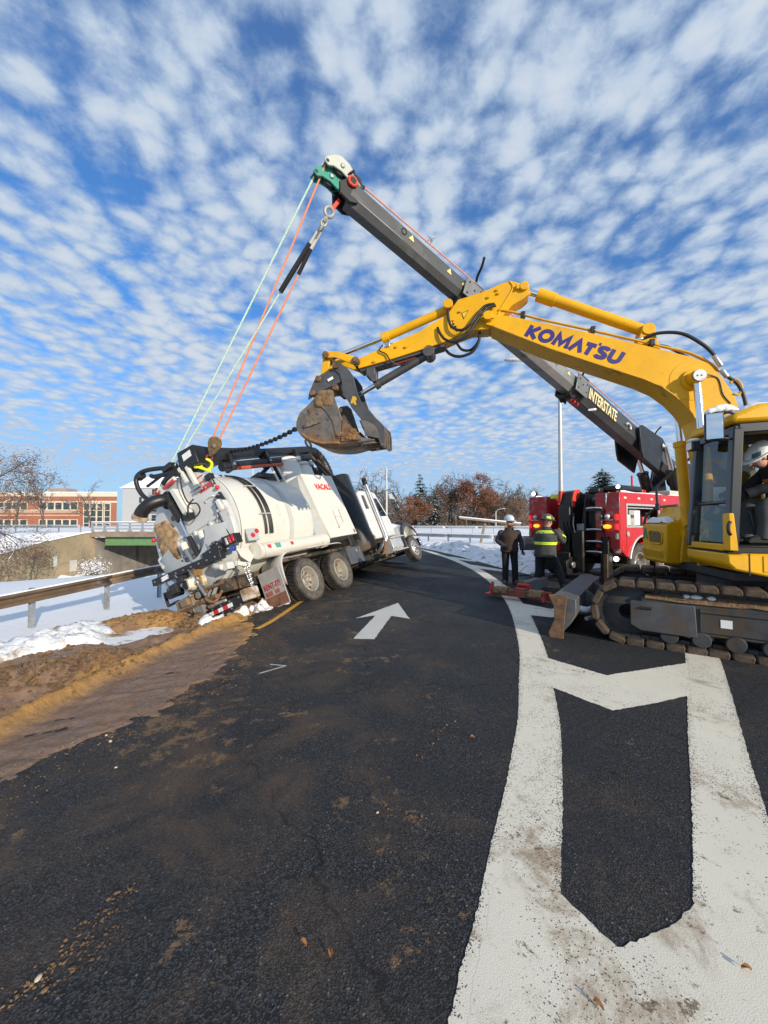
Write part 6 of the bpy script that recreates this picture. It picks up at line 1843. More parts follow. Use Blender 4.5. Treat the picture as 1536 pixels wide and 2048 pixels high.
wp('round_logo', lambda q: q.tube([bpt(1.30 + .06 * math.cos(a), .10 + .06 * math.sin(a), -.184) for a in [i * math.pi / 8 for i in range(16)]], .010, 5, closed=True), BLACKR, s1_, bevel=0)
text('INTERSTATE', .46, GOLD, s3_, basis(bpt(8.72, .02, -.276), bd, bu), ext=.002, off=.010, sx=.60)
wp('lift_lug', lambda q: [q.tube([bpt(10.15 + .13 * math.cos(a), .02 + .10 * math.sin(a), -.30) for a in [i * math.pi / 7 - .5 for i in range(9)]], .035, 8)], ALU, s3_, bevel=0)
wp('cheek_plate', lambda q: [q.prism([(10.6, .20), (10.75, .36), (12.15, .52), (12.45, .40), (12.30, .12), (12.20, -.62), (11.1, -.62), (10.95, -.45)], TIP + V((0, y, 0)), bd, bu, V((0, 1, 0)), -.03, .03) for y in (-.37, .37)], BLACK, s3_, bevel=.01)
wp('pivot_pin', lambda q: [q.cyl(bpt(12.25, .28, -.42), bpt(12.25, .28, .42), .085, n=20), q.box(bpt(12.25, .28, -.43), (.24, .02, .12), Matrix((bd, V((0, 1, 0)), bu)).transposed())], ALU, s3_)
wp('guide_strap', lambda q: q.tube(spline([bpt(12.0, .45, -.2), bpt(11.85, .62, -.3), bpt(11.82, .80, -.45)], 6), .025, 8), BLACKR, s3_)
for y in (-.45, .45):
    a, bb = bpt(12.25, .28, y), V((5.75, y, 2.35))
    mid = a.lerp(bb, .42)
    c = wp('lift_cylinder', lambda q: [q.cyl(mid, bb, .17, n=24), q.cyl(mid, mid.lerp(bb, .05), .19, n=24)], BLACK)
    wp('cylinder_rod', lambda q: q.cyl(a, mid, .075, n=18), CHROME, c)
wp('turret', lambda q: [q.cyl((6.2, 0, 1.2), (6.2, 0, 2.2), .9, n=36), q.plate([(5.4, 2.2), (7.2, 2.2), (6.7, 3.75), (6.0, 3.75)], 'y', -.5, -.42), q.plate([(5.4, 2.2), (7.2, 2.2), (6.7, 3.75), (6.0, 3.75)], 'y', .42, .5), q.box((6.6, 0, 2.5), (1.0, .8, .6))], BLACK, bevel=.02)
wp('deck_winch', lambda q: [q.cyl((7.0, -.35, 3.3), (7.0, .35, 3.3), .28, n=24)], DARK)
wp('deck_cover', lambda q: [q.box2((3.1, -1.2, 2.47), (6.6, -.65, 2.60)), q.box2((2.5, -.7, 2.42), (5.2, .7, 2.47))], mat('cream_deck', (.55, .50, .40), .6, var=.15), bevel=.02)
wp('top_rail', lambda q: q.box2((4.2, -1.30, 2.50), (6.6, -1.24, 2.62)), REDT)
wp('red_bracket', lambda q: [q.box((4.6, .5, 2.85), (.5, .2, .12)), q.cyl((4.5, .5, 2.5), (4.5, .5, 3.3), .03), q.box((5.0, .45, 2.7), (.3, .25, .22))], REDT, bevel=.02)
wp('truck_cab', lambda q: [q.plate([(8.3, 1.0), (8.3, 2.95), (9.5, 2.95), (9.9, 2.0), (11.6, 1.8), (11.7, 1.0)], 'y', -1.1, 1.1)], REDT, bevel=.08)
# head
HS = .70


def hpt(s, up=0.0, y=0.0): return TIP + (bd * s + bu * up) * HS + V((0, y, 0))

hd_ = wp('boom_head', lambda q: [q.prism([(-.12, -.26), (-.22, .02), (-.02, .30), (.34, .30), (.40, -.18), (.2, -.30)], TIP + V((0, y * HS, 0)), bd * HS, bu * HS, V((0, 1, 0)), -.025, .025) for y in (-.22, .22)] + [q.prism([(.0, .28), (.02, .62), (.30, .62), (.36, .28)], TIP, bd * HS, bu * HS, V((0, 1, 0)), -.13, .13)], BLACK, bevel=.012)
wp('drum_housing', lambda q: [q.cyl(hpt(.02, .55, -.04), hpt(.36, .40, -.04), .11, n=24), q.cyl(hpt(-.02, .57, -.04), hpt(.02, .55, -.04), .13, n=24), q.cyl(hpt(.36, .40, -.04), hpt(.40, .38, -.04), .13, n=24)], BLACK, hd_)
wp('red_ring', lambda q: [q.prism([(.16 * math.cos(a) * (1 if i % 2 else .92), .16 * math.sin(a) * (1 if i % 2 else .92)) for i, a in [(i, math.pi / 4 * i + .4) for i in range(8)]], hpt(.08, .22, -.20), bd * HS, bu * HS, V((0, 1, 0)), -.04, .02)], REDB, hd_, bevel=.02)
wp('ring_bore', lambda q: q.cyl(hpt(.08, .22, -.242), hpt(.08, .22, -.246), .062, n=20), BLACKR, hd_, bevel=0)


def sheave_block(off_s, off_u, y, m, name):
    pts = [(.20, .20), (-.05, .34), (-.30, .36), (-.46, .26), (-.62, .06), (-.66, -.10), (-.52, -.16), (-.40, -.06), (-.18, -.02), (.05, -.06), (.22, -.04)]
    b_ = wp(name, lambda q: [q.prism([(x + off_s, z + off_u) for x, z in pts], TIP + V((0, yy, 0)), bd * HS, bu * HS, V((0, 1, 0)), -.018, .018) for yy in (y - .075, y + .075)], m, hd_, bevel=.01)
    wp('sheave', lambda q: [q.cyl(hpt(off_s - .20, off_u + .12, y - .045), hpt(off_s - .20, off_u + .12, y + .045), .14, n=26)], DARK, b_)
    wp('sheave_pin', lambda q: [q.cyl(hpt(off_s - .20, off_u + .12, y - .12), hpt(off_s - .20, off_u + .12, y + .12), .042, n=16)], STEEL, b_)
    wp('roller', lambda q: [q.cyl(hpt(off_s - .58, off_u - .06, y - .1), hpt(off_s - .58, off_u - .06, y + .1), .035, n=14)], DARK, b_)
    return b_


sheave_block(-.06, .42, -.02, mat('pale_grey_green', (.44, .46, .40), .5, var=.12), 'grey_sheave_block')
sheave_block(-.20, .10, .10, mat('teal_green', (.02, .25, .18), .45, var=.12), 'green_sheave_block')
wp('link_bar', lambda q: [q.bar(hpt(-.02, -.22), hpt(-.12, -.62), .05, .07)], REDB, hd_)

# ------------------------------------------------------------------ ropes, slings and chains
def wpt(s, up=0.0, y=0.0): return WM @ bpt(s, up, y)
def tpt(x, y, z): return TM @ V((x, y, z))
def epnt(x, y, z): return EM @ V((x, y, z))


R_OR = mat('orange_rope', (.80, .27, .13), .8, var=.15, vs=20)
R_GR = mat('pale_green_rope', (.52, .70, .56), .8, var=.15, vs=20)
R_BK = mat('black_sling_sleeve', (.012, .012, .016), .85, var=.2)


def rope(name, pts, r, m, label):
    q = MB(); q.tube([V(p) for p in pts], r, 7)
    return tag(q.build(name, m, None), label, 'rope')


LEFT_AT = tpt(-2.42, .55, 3.52)
SHACK = tpt(-2.18, -.82, 3.50)
# the snatch block hangs above the shackle
drum_out = wpt(-.45, .25, -.03); drum_out2 = wpt(-.54, .03, .10)
up_dir = (drum_out - SHACK).normalized()
BLOCK = SHACK + up_dir * .46
side = (wpt(1, 0) - wpt(0, 0)).normalized()
R_HOOK = wpt(-.12, -.62)
SLING_J = R_HOOK + (BLOCK - R_HOOK).normalized() * .62
left_j = R_HOOK + (LEFT_AT - R_HOOK).normalized() * .55
sl_b = R_HOOK + (BLOCK - R_HOOK).normalized() * 1.10
sl_a = R_HOOK + (LEFT_AT - R_HOOK).normalized() * 1.55
rope('winch_rope', [wpt(.26, .44, -.02), wpt(13.3, .78, -.02)], .014, R_OR, 'thin red winch rope running along the top of the crane boom')
rope('orange_hoist_rope', [drum_out, BLOCK + V((-.07, 0, .05))], .017, R_OR, 'orange hoist rope from the grey sheave block to the snatch block')
rope('orange_hoist_rope', [sl_b, BLOCK + V((.07, 0, .05))], .017, R_OR, 'orange hoist rope from the short black sling sleeve to the snatch block')
rope('green_hoist_rope', [drum_out2, LEFT_AT], .017, R_GR, 'pale green hoist rope from the green sheave block to the tank top')
rope('green_hoist_rope', [sl_a, LEFT_AT + V((.05, 0, .03))], .015, R_GR, 'pale green hoist rope from the long black sling sleeve to the tank top')
o = rope('sling_sleeve', [left_j, left_j.lerp(sl_a, .5) + V((-.02, 0, -.03)), sl_a], .048, R_BK, 'longer black protective sleeve on the sling under the boom tip'); o['category'] = 'sling'
o = rope('sling_sleeve', [SLING_J, sl_b], .036, R_BK, 'shorter black protective sleeve on the sling under the boom tip'); o['category'] = 'sling'
rope('sling_eye', [R_HOOK, R_HOOK.lerp(SLING_J, .5) + V((.02, 0, 0)), SLING_J], .03, mat('pale_sling', (.55, .52, .45), .8), 'pale sling eye hanging from the grey shackle')['category'] = 'sling'
rope('sling_eye', [R_HOOK, left_j], .03, MATS['pale_sling'], 'pale sling eye leading to the longer black sleeve')['category'] = 'sling'
SHG = mat('shackle_grey', (.40, .39, .35), .5, .4, var=.2)
q = MB()
c = wpt(-.11, -.50)
dz = (R_HOOK - c).normalized()
q.tube([c + side * .08 * math.cos(a) + dz * (.10 * math.sin(a) + .02) for a in [i * math.pi / 8 for i in range(16)]], .030, 8, closed=True)
for k in range(3):
    cc = c + dz * (.18 + .10 * k); ax = side if k % 2 else V((0, 0, 1)).cross(side)
    q.tube([cc + ax * .045 * math.cos(a) + dz * .075 * math.sin(a) for a in [i * math.pi / 5 for i in range(10)]], .02, 6, closed=True)
tag(q.build('bow_shackle', SHG, None), 'grey bow shackle with links under the boom tip', 'shackle')
# snatch block
sb = thing('snatch_block', 'brass coloured snatch block carrying the two orange ropes', 'pulley', loc=BLOCK)
f = (V((0, 0, 0)) - up_dir); xx = side - up_dir * side.dot(up_dir); xx.normalize(); yy = up_dir.cross(xx)
BRASS = mat('worn_brass_block', (.22, .15, .08), .45, .6, var=.35, vs=12, dirt=(.05, .04, .03), da=.3)
pear = [(-.02, -.24), (.03, -.24), (.07, -.14), (.12, -.02), (.13, .07), (.09, .15), (0, .18), (-.09, .15), (-.13, .07), (-.12, -.02), (-.07, -.14)]
for s in (-1, 1):
    q = MB(); q.prism(pear, (0, 0, 0), xx, up_dir, yy, s * .05 - .012, s * .05 + .012); q.build('cheek_plate', BRASS, sb, bevel=.006)
q = MB(); q.cyl(yy * -.035, yy * .035, .105, n=22); q.build('sheave', DARK, sb)
q = MB(); q.cyl(yy * -.085, yy * .085, .035, n=14); q.build('pin', STEEL, sb)
q = MB(); q.tube([up_dir * (-.30 + .08 * math.cos(a)) + xx * .055 * math.sin(a) for a in [i * math.pi / 6 for i in range(12)]], .022, 7, closed=True); q.build('red_link', mat('dark_red_link', (.25, .03, .03), .5, var=.2), sb)
sh = thing('yellow_shackle', 'bright yellow shackle bolted to the top rim of the tank door', 'shackle', loc=SHACK)
q = MB(); q.tube([up_dir * (.02 + .11 * math.sin(a)) + xx * .10 * math.cos(a) for a in [math.pi * (-.25 + 1.5 * i / 14) for i in range(15)]], .032, 9); q.build('bow', YELLOWL, sh)
q = MB(); q.cyl(xx * -.16 - up_dir * .08, xx * .12 - up_dir * .08, .03, n=12); q.cyl(xx * -.20 - up_dir * .08, xx * -.14 - up_dir * .08, .05, n=8); q.build('pin', YELLOWL, sh)
q = MB(); q.tube([LEFT_AT + V((.05 * math.cos(a), 0, .08 * math.sin(a))) for a in [i * math.pi / 5 for i in range(10)]], .022, 7, closed=True)
q.tube(spline([LEFT_AT, LEFT_AT.lerp(tpt(-2.3, .7, 3.3), .5), tpt(-2.3, .7, 3.28)], 5), .03, 7)
tag(q.build('red_shackle', MATS['dark_red_link'], None), 'dark red shackle holding the green ropes at the left of the tank', 'shackle')


def chain(name, a, b, sag, link, r, m, label):
    n = int((b - a).length / (link * .78))
    pts = [a.lerp(b, i / n) + V((0, 0, -sag * 4 * (i / n) * (1 - i / n))) for i in range(n + 1)]
    th_ = thing(name, label, 'chain', loc=a)
    proto = None
    for i in range(n):
        c = (pts[i] + pts[i + 1]) / 2; d = (pts[i + 1] - pts[i]).normalized()
        x = V((0, 0, 1)).cross(d).normalized(); y = d.cross(x)
        if proto is None:
            q = MB(); q.tube([(link * .5 * math.cos(t_), link * .28 * math.sin(t_), 0) for t_ in [k * math.pi / 5 for k in range(10)]], r, 6, closed=True)
            proto = q.build('chain_link', m, None); o = proto
        else:
            o = proto.copy(); COL.objects.link(o)
        o.parent = th_
        mm = Matrix((d, x, y)).transposed().to_4x4() @ Matrix.Rotation(rad(45) + (i % 2) * math.pi / 2, 4, 'X')
        mm.translation = c - a
        o.matrix_local = mm


chain('drag_chain', epnt(6.05, .30, 3.42), tpt(-.95, -.42, 4.22), .10, .115, .018, mat('chain_iron', (.030, .030, .033), .5, .5, var=.3), 'dark steel chain from the excavator bucket to the truck boom')

# ------------------------------------------------------------------ people
SKIN = mat('skin', (.52, .27, .19), .55, var=.08)
HAIR = mat('brown_beard', (.13, .055, .025), .85, var=.3)


def skin_mesh(name, verts, edges, m, parent, sub=2):
    me = bpy.data.meshes.new(name)
    me.from_pydata([v[0] for v in verts], edges, [])
    o = bpy.data.objects.new(name, me)
    COL.objects.link(o); o.parent = parent
    o.modifiers.new('skin', 'SKIN')
    if not me.skin_vertices:
        me.attributes.new('skin', 'FLOAT', 'POINT')
    for i, v in enumerate(verts):
        d = me.skin_vertices[0].data[i]
        d.radius = (v[1], v[1])
        d.use_root = (i == 0)
    s = o.modifiers.new('sub', 'SUBSURF'); s.levels = sub; s.render_levels = sub
    me.materials.append(m)
    return o


def loft(mb, rings, n=32, fold=.014):
    """rings: (centre, fwd radius, side radius) with fwd axis x, side axis y"""
    rows = []
    fine = []
    for (c0, x0, y0), (c1, x1, y1) in zip(rings, rings[1:]):
        for j in range(4):
            t_ = j / 4; fine.append((V(c0).lerp(V(c1), t_), x0 + (x1 - x0) * t_, y0 + (y1 - y0) * t_))
    fine.append((V(rings[-1][0]), rings[-1][1], rings[-1][2]))
    for c, rx, ry in fine:
        row = []
        for k in range(n + 1):
            a = 2 * math.pi * (k % n) / n
            w = 1 + fold / .17 * (noise.noise((math.cos(a) * 2.2, math.sin(a) * 2.2, c.z * 9)) + .6 * noise.noise((math.cos(a) * 5, math.sin(a) * 5, c.z * 22)))
            row.append(c + V((rx * w * math.cos(a), ry * w * math.sin(a), 0)))
        rows.append(row)
    mb.grid(rows)
    mb.add(rows[0][:-1], [tuple(range(n))]); mb.add(rows[-1][:-1], [tuple(range(n))])


def hand(name, wrist, elbow, m, parent, curl=.5, side=1):
    """palm and five unequal bent fingers continuing the forearm"""
    d = (V(wrist) - V(elbow)).normalized()
    x, y, _ = frame_from(d)
    q = MB()
    c = V(wrist) + d * .045
    q.ball(c, (.026, .045, .055), 10, 8, Matrix((x, y, d)).transposed())
    for i, L in enumerate((.062, .074, .078, .070)):
        b = V(wrist) + d * .085 + y * (.030 - .020 * i)
        k = b + d * L * .5 + x * .012 * curl
        e = k + (d * (1 - curl) + x * curl).normalized() * L * .55
        q.tube([b - d * .02, b, k, e], [.011, .0105, .0095, .008], 6)
    b = V(wrist) + d * .03 + y * .036 * side
    q.tube([b, b + d * .035 + y * .03 * side + x * .01, b + d * .07 + y * .036 * side + x * .02], [.013, .012, .009], 6)
    return q.build(name, m, parent, smooth=60)


def person(label, loc, ang, J, outfit):
    """J: joints in the person's frame, x forward, y left, z up, origin between the feet"""
    M_ = Matrix.Translation(loc) @ Matrix.Rotation(ang, 4, 'Z')
    p = thing('person', label, 'person', mtx=M_)
    g = lambda k: V(J[k])
    hips, chest, neck, head = g('hips'), g('chest'), g('neck'), g('head')
    V_ = [(hips, .13), (hips.lerp(chest, .5), .12), (chest, .135), (neck, .06), (head + V((0, 0, -.07)), .080), (head, .100), (head + V((-.012, 0, .10)), .085)]
    E_ = [(0, 1), (1, 2), (2, 3), (3, 4), (4, 5), (5, 6)]
    for s in ('l', 'r'):
        b = len(V_)
        V_ += [(g('sh_' + s), .06), (g('el_' + s), .045), (g('wr_' + s), .03)]
        E_ += [(2, b), (b, b + 1), (b + 1, b + 2)]
        b = len(V_)
        V_ += [(g('hip_' + s), .085), (g('kn_' + s), .06), (g('an_' + s), .045), (g('an_' + s) + g('toe_' + s) * .14 + V((0, 0, -.05)), .035)]
        E_ += [(0, b), (b, b + 1), (b + 1, b + 2), (b + 2, b + 3)]
    skin_mesh('body', V_, E_, SKIN, p)
    look = V(J.get('look', (1, 0, 0))).normalized(); lside = V((0, 0, 1)).cross(look).normalized()
    hm = Matrix((look, lside, V((0, 0, 1)))).transposed()
    # face
    q = MB(); q.add([head + hm @ V(v) for v in ((.092, -.018, -.02), (.092, .018, -.02), (.128, 0, -.025), (.092, 0, .035))], [(0, 1, 2), (0, 2, 3), (1, 3, 2), (0, 3, 1)]); q.build('nose', SKIN, p)
    for s in (-1, 1):
        q = MB(); q.ball(head + hm @ V((-.005, s * .098, -.005)), (.018, .010, .03), 8, 6); q.build('ear', SKIN, p)
        q = MB(); q.ball(head + hm @ V((.090, s * .035, .022)), .013, 8, 6); q.build('eye', mat('eye', (.1, .08, .07), .3), p)
    q = MB(); q.box(head + hm @ V((.094, 0, -.062)), (.012, .055, .011), hm); q.build('mouth', mat('lips', (.30, .11, .09), .6), p)
    if outfit.get('beard'):
        q = MB(); q.ball(head + hm @ V((.040, 0, -.092)), (.062, .070, .046), 12, 8, hm); q.build('beard', HAIR, p)
        q = MB(); [q.box(head + hm @ V((.102, s * .038, .024)), (.018, .064, .040), hm) for s in (-1, 1)]; q.box(head + hm @ V((.096, 0, .026)), (.01, .04, .01), hm); [q.box(head + hm @ V((.05, s * .088, .024)), (.1, .006, .01), hm) for s in (-1, 1)]
        q.build('sunglasses', mat('shades', (.01, .01, .012), .15), p)
    # jacket: torso and sleeves
    jm = outfit['jacket']; sm = outfit.get('sleeve', jm)
    q = MB()
    k = outfit.get('bulk', 1.0)
    hem = V(J.get('hem', hips + V((0, 0, -.10))))
    rings = [(hem, .165 * k, .215 * k), (hips.lerp(hem, .3), .17 * k, .215 * k), (hips.lerp(chest, .4), .165 * k, .205 * k), (hips.lerp(chest, .75), .17 * k, .225 * k), (chest, .17 * k, .235 * k), (chest.lerp(neck, .45), .14 * k, .20 * k), (chest.lerp(neck, .8), .10, .12), (neck + V((0, 0, .02)), .085, .09)]
    loft(q, rings)
    jk = q.build('jacket' if not outfit.get('vest') else 'vest', jm, p, smooth=60)
    for s in ('l', 'r'):
        a, b, c = g('sh_' + s), g('el_' + s), g('wr_' + s)
        inn = chest.lerp(neck, .3)
        q = MB(); q.tube(spline([inn.lerp(a, .55), a, a.lerp(b, .5), b, b.lerp(c, .5), c], 4), [r * k for r in (lambda n: [(.074 + .004 * math.sin(i * 1.7)) * (1 - .28 * i / (n - 1)) * min(1, .45 + .16 * i) for i in range(n)])(21)], 12)
        q.build('sleeve', sm, jk, smooth=60)
        hand('glove' if outfit.get('gloves') else 'hand', c, b, outfit.get('gloves') or SKIN, p, .55, 1 if s == 'l' else -1)
        a, b, c = g('hip_' + s), g('kn_' + s), g('an_' + s)
        q = MB(); q.tube(spline([hips.lerp(a, .5) + V((0, 0, .05)), a, a.lerp(b, .5), b, b.lerp(c, .5), c + V((0, 0, -.03))], 4), [r * outfit.get('legs', 1.0) for r in [.115, .12, .122, .12, .117, .112, .108, .104, .10, .096, .093, .090, .088, .087, .086, .085, .083, .082, .081, .082, .085]], 12)
        q.build('trouser_leg', outfit['trousers'], p, smooth=60)
        t_ = g('toe_' + s).normalized()
        q = MB()
        ft = c + V((0, 0, -.09)); sd = V((0, 0, 1)).cross(t_)
        q.prism([(-.09, 0), (.20, 0), (.21, .035), (.16, .075), (.05, .10), (.03, .16), (-.08, .16), (-.10, .05)], ft, t_, V((0, 0, 1)), sd, -.048, .048)
        q.build('boot', outfit['boots'], p, bevel=.015)
    for zf, mm in outfit.get('bands', []):
        # a reflective band wrapped round the jacket at the height fraction zf of the torso
        def ring_at(f):
            zs = [r[0].z for r in rings]
            z = rings[0][0].z + (rings[-1][0].z - rings[0][0].z) * f
            for (c0, x0, y0), (c1, x1, y1) in zip(rings, rings[1:]):
                if c0.z <= z <= c1.z:
                    t_ = (z - c0.z) / max(1e-6, c1.z - c0.z)
                    return c0.lerp(c1, t_), x0 + (x1 - x0) * t_ + .014, y0 + (y1 - y0) * t_ + .014
        q = MB()
        for df, dr in ((0, 0),):
            rows = []
            for f in (zf - .045, zf + .045):
                c, rx, ry = ring_at(f)
                rows.append([c + V((rx * math.cos(2 * math.pi * i / 24), ry * math.sin(2 * math.pi * i / 24), 0)) for i in range(25)])
            q.grid(rows)
        o = q.build('reflective_band', mm, jk, smooth=60)
        q = MB(); rows = []
        for f in (zf - .008, zf + .008):
            c, rx, ry = ring_at(f)
            rows.append([c + V(((rx + .004) * math.cos(2 * math.pi * i / 24), (ry + .004) * math.sin(2 * math.pi * i / 24), 0)) for i in range(25)])
        q.grid(rows); q.build('band_centre', mat('band_grey', (.40, .42, .38), .4), o, smooth=60)
    for s in outfit.get('sleeve_bands', ''):
        b, c = g('el_' + s), g('wr_' + s)
        a_ = g('sh_' + s).lerp(b, .86)
        q = MB(); q.tube([a_, a_.lerp(c, .10), a_.lerp(c, .24)], .088 * k, 14, caps=False)
        q.build('reflective_band', outfit['bands'][0][1], jk, smooth=60)
    # helmet
    hc = head + V((-.008, 0, .068))
    hmat = outfit['helmet']
    q = MB()
    rows = []
    for i in range(8):
        th_ = math.pi / 2 * i / 7
        rows.append([hc + hm @ V((.152 * math.cos(th_) * math.cos(a), .132 * math.cos(th_) * math.sin(a), .138 * math.sin(th_))) for a in [2 * math.pi * k_ / 24 for k_ in range(25)]])
    q.grid(rows)
    he = q.build('helmet', hmat, p, smooth=60)
    q = MB()
    bw = outfit.get('brim', .02)
    fw = outfit.get('peak', .05)
    rows = [[hc + hm @ V(((.147 + e_ * (bw + (fw if math.cos(a) * outfit.get('peakdir', 1) > 0 else 0) * abs(math.cos(a)))) * math.cos(a), (.128 + e_ * bw) * math.sin(a), -.004 - e_ * .018)) for a in [2 * math.pi * k_ / 24 for k_ in range(25)]] for e_ in (0, 1)]
    q.grid(rows); o = q.build('brim', hmat, he, smooth=60)
    o.modifiers.new('thick', 'SOLIDIFY').thickness = .008
    for a in outfit.get('patches', []):
        q = MB(); rows = []
        for e_ in (.05, .45):
            rows.append([hc + hm @ V((.156 * math.cos(e_) * math.cos(b), .136 * math.cos(e_) * math.sin(b), .142 * math.sin(e_))) for b in [a - .35 + .7 * i / 6 for i in range(7)]])
        q.grid(rows); q.build('helmet_patch', outfit.get('patchmat', HIVIS), he, smooth=60)
    return p


HIVIS = mat('hi_vis_yellow', (.62, .85, .03), .5, var=.06, emit=(.62, .85, .03), es=.08)
BROWNV = mat('brown_vest', (.040, .023, .016), .8, var=.25, vs=7, bump=.5, bs=14)
GREYS = mat('charcoal_sleeve', (.040, .042, .050), .85, var=.25, vs=8, bump=.4, bs=16)
DARKT = mat('black_trousers', (.010, .011, .015), .85, var=.3, bump=.4, bs=14)
TURN = mat('turnout_grey', (.050, .050, .054), .85, var=.25, vs=6, bump=.5, bs=12, dirt=(.12, .11, .10), da=.2)
BOOTB = mat('brown_boot', (.085, .05, .03), .75, var=.3)
GLOVE = mat('black_glove', (.010, .010, .011), .8, var=.2)
SKYHAT = mat('pale_blue_hard_hat', (.50, .62, .66), .35, var=.06)
WHHAT = mat('white_hard_hat', (.78, .78, .77), .35, var=.05)
FHAT = mat('grey_fire_helmet', (.10, .105, .10), .45, var=.25, vs=9)

st = dict(hips=(0, 0, .96), chest=(0, 0, 1.30), neck=(.0, 0, 1.50), head=(.03, 0, 1.66),
          sh_l=(0, .215, 1.385), el_l=(-.03, .30, 1.15), wr_l=(.06, .32, .92),
          sh_r=(0, -.215, 1.385), el_r=(-.04, -.31, 1.16), wr_r=(.18, -.17, 1.02),
          hip_l=(0, .10, .92), kn_l=(.02, .13, .50), an_l=(0, .14, .09), toe_l=(1, .25, 0),
          hip_r=(0, -.10, .92), kn_r=(.02, -.11, .50), an_r=(0, -.12, .09), toe_r=(1, -.25, 0), look=(.75, .66, -.08), hem=(0, 0, .86))
person('man in a brown vest, pale blue hard hat and sunglasses standing by the snow bank', (3.40, 10.45, 0), rad(-100), st,
       dict(jacket=BROWNV, sleeve=GREYS, trousers=DARKT, boots=BOOTB, gloves=GLOVE, helmet=SKYHAT, beard=True, vest=True, bulk=1.08, patches=[0.5], patchmat=mat('dark_sticker', (.08, .12, .13), .5)))
ff = dict(hips=(-.02, 0, .95), chest=(.03, 0, 1.32), neck=(.08, 0, 1.53), head=(.13, -.02, 1.67),
          sh_l=(.05, .23, 1.41), el_l=(.20, .30, 1.22), wr_l=(.42, .15, 1.38),
          sh_r=(.05, -.24, 1.41), el_r=(.16, -.36, 1.20), wr_r=(.40, -.20, 1.40),
          hip_l=(-.02, .11, .90), kn_l=(.0, .16, .48), an_l=(-.10, .20, .09), toe_l=(1, .2, 0),
          hip_r=(-.02, -.11, .90), kn_r=(.14, -.24, .50), an_r=(.02, -.46, .09), toe_r=(1, -.4, 0), look=(.9, -.35, -.15), hem=(-.03, 0, .80))
person('firefighter in a grey jacket with yellow bands working at the red tow truck', (4.07, 9.72, 0), rad(42), ff,
       dict(jacket=TURN, trousers=DARKT, boots=BOOTB, helmet=FHAT, bulk=1.25, legs=1.12, bands=[(.83, HIVIS), (.45, HIVIS)], sleeve_bands='lr', brim=.045, peak=.06, peakdir=-1, patches=[0.9, 2.4, -.7, -2.2]))
# the operator sits in the excavator cab, leaning forward
op = dict(hips=(-.10, 0, .50), chest=(.10, 0, .86), neck=(.27, 0, 1.03), head=(.40, .03, 1.10),
          sh_l=(.15, .21, .96), el_l=(.38, .30, .74), wr_l=(.62, .22, .64),
          sh_r=(.15, -.21, .96), el_r=(.36, -.28, .72), wr_r=(.60, -.20, .66),
          hip_l=(-.05, .12, .48), kn_l=(.40, .17, .50), an_l=(.42, .16, .12), toe_l=(1, .1, 0),
          hip_r=(-.05, -.12, .48), kn_r=(.40, -.15, .50), an_r=(.44, -.14, .12), toe_r=(1, -.1, 0), look=(.75, .25, -.6), hem=(-.12, 0, .42))
oloc = EM @ V((-.90, .78, 1.38))
person('excavator operator in white hard hat and black jacket leaning forward in the cab', oloc, math.atan2(EH.y, EH.x), op,
       dict(jacket=mat('black_jacket', (.012, .012, .015), .8, var=.3), trousers=mat('grey_trousers', (.07, .075, .08), .85, var=.25), boots=GLOVE, gloves=GLOVE, helmet=WHHAT, bulk=1.05, bands=[(.62, mat('orange_hi_vis', (.75, .26, .03), .5))], patches=[.6], patchmat=MATS['dark_sticker']))

# ------------------------------------------------------------------ guardrails
RAILM = mat('rusty_brown_rail', (.15, .10, .06), .7, .2, var=.3, vs=3, dirt=(.30, .30, .30), da=.25, ds=1.2)
WOOD = mat('weathered_wood', (.26, .19, .13), .85, var=.35, vs=6, bump=.5, bs=20)
WB = [(a * .88, b) for a, b in [(-.155, .0), (-.145, .03), (-.10, .035), (-.06, .0), (-.045, -.045), (-.012, -.05), (.012, -.05), (.045, -.045), (.06, .0), (.10, .035), (.145, .03), (.155, 0)]]


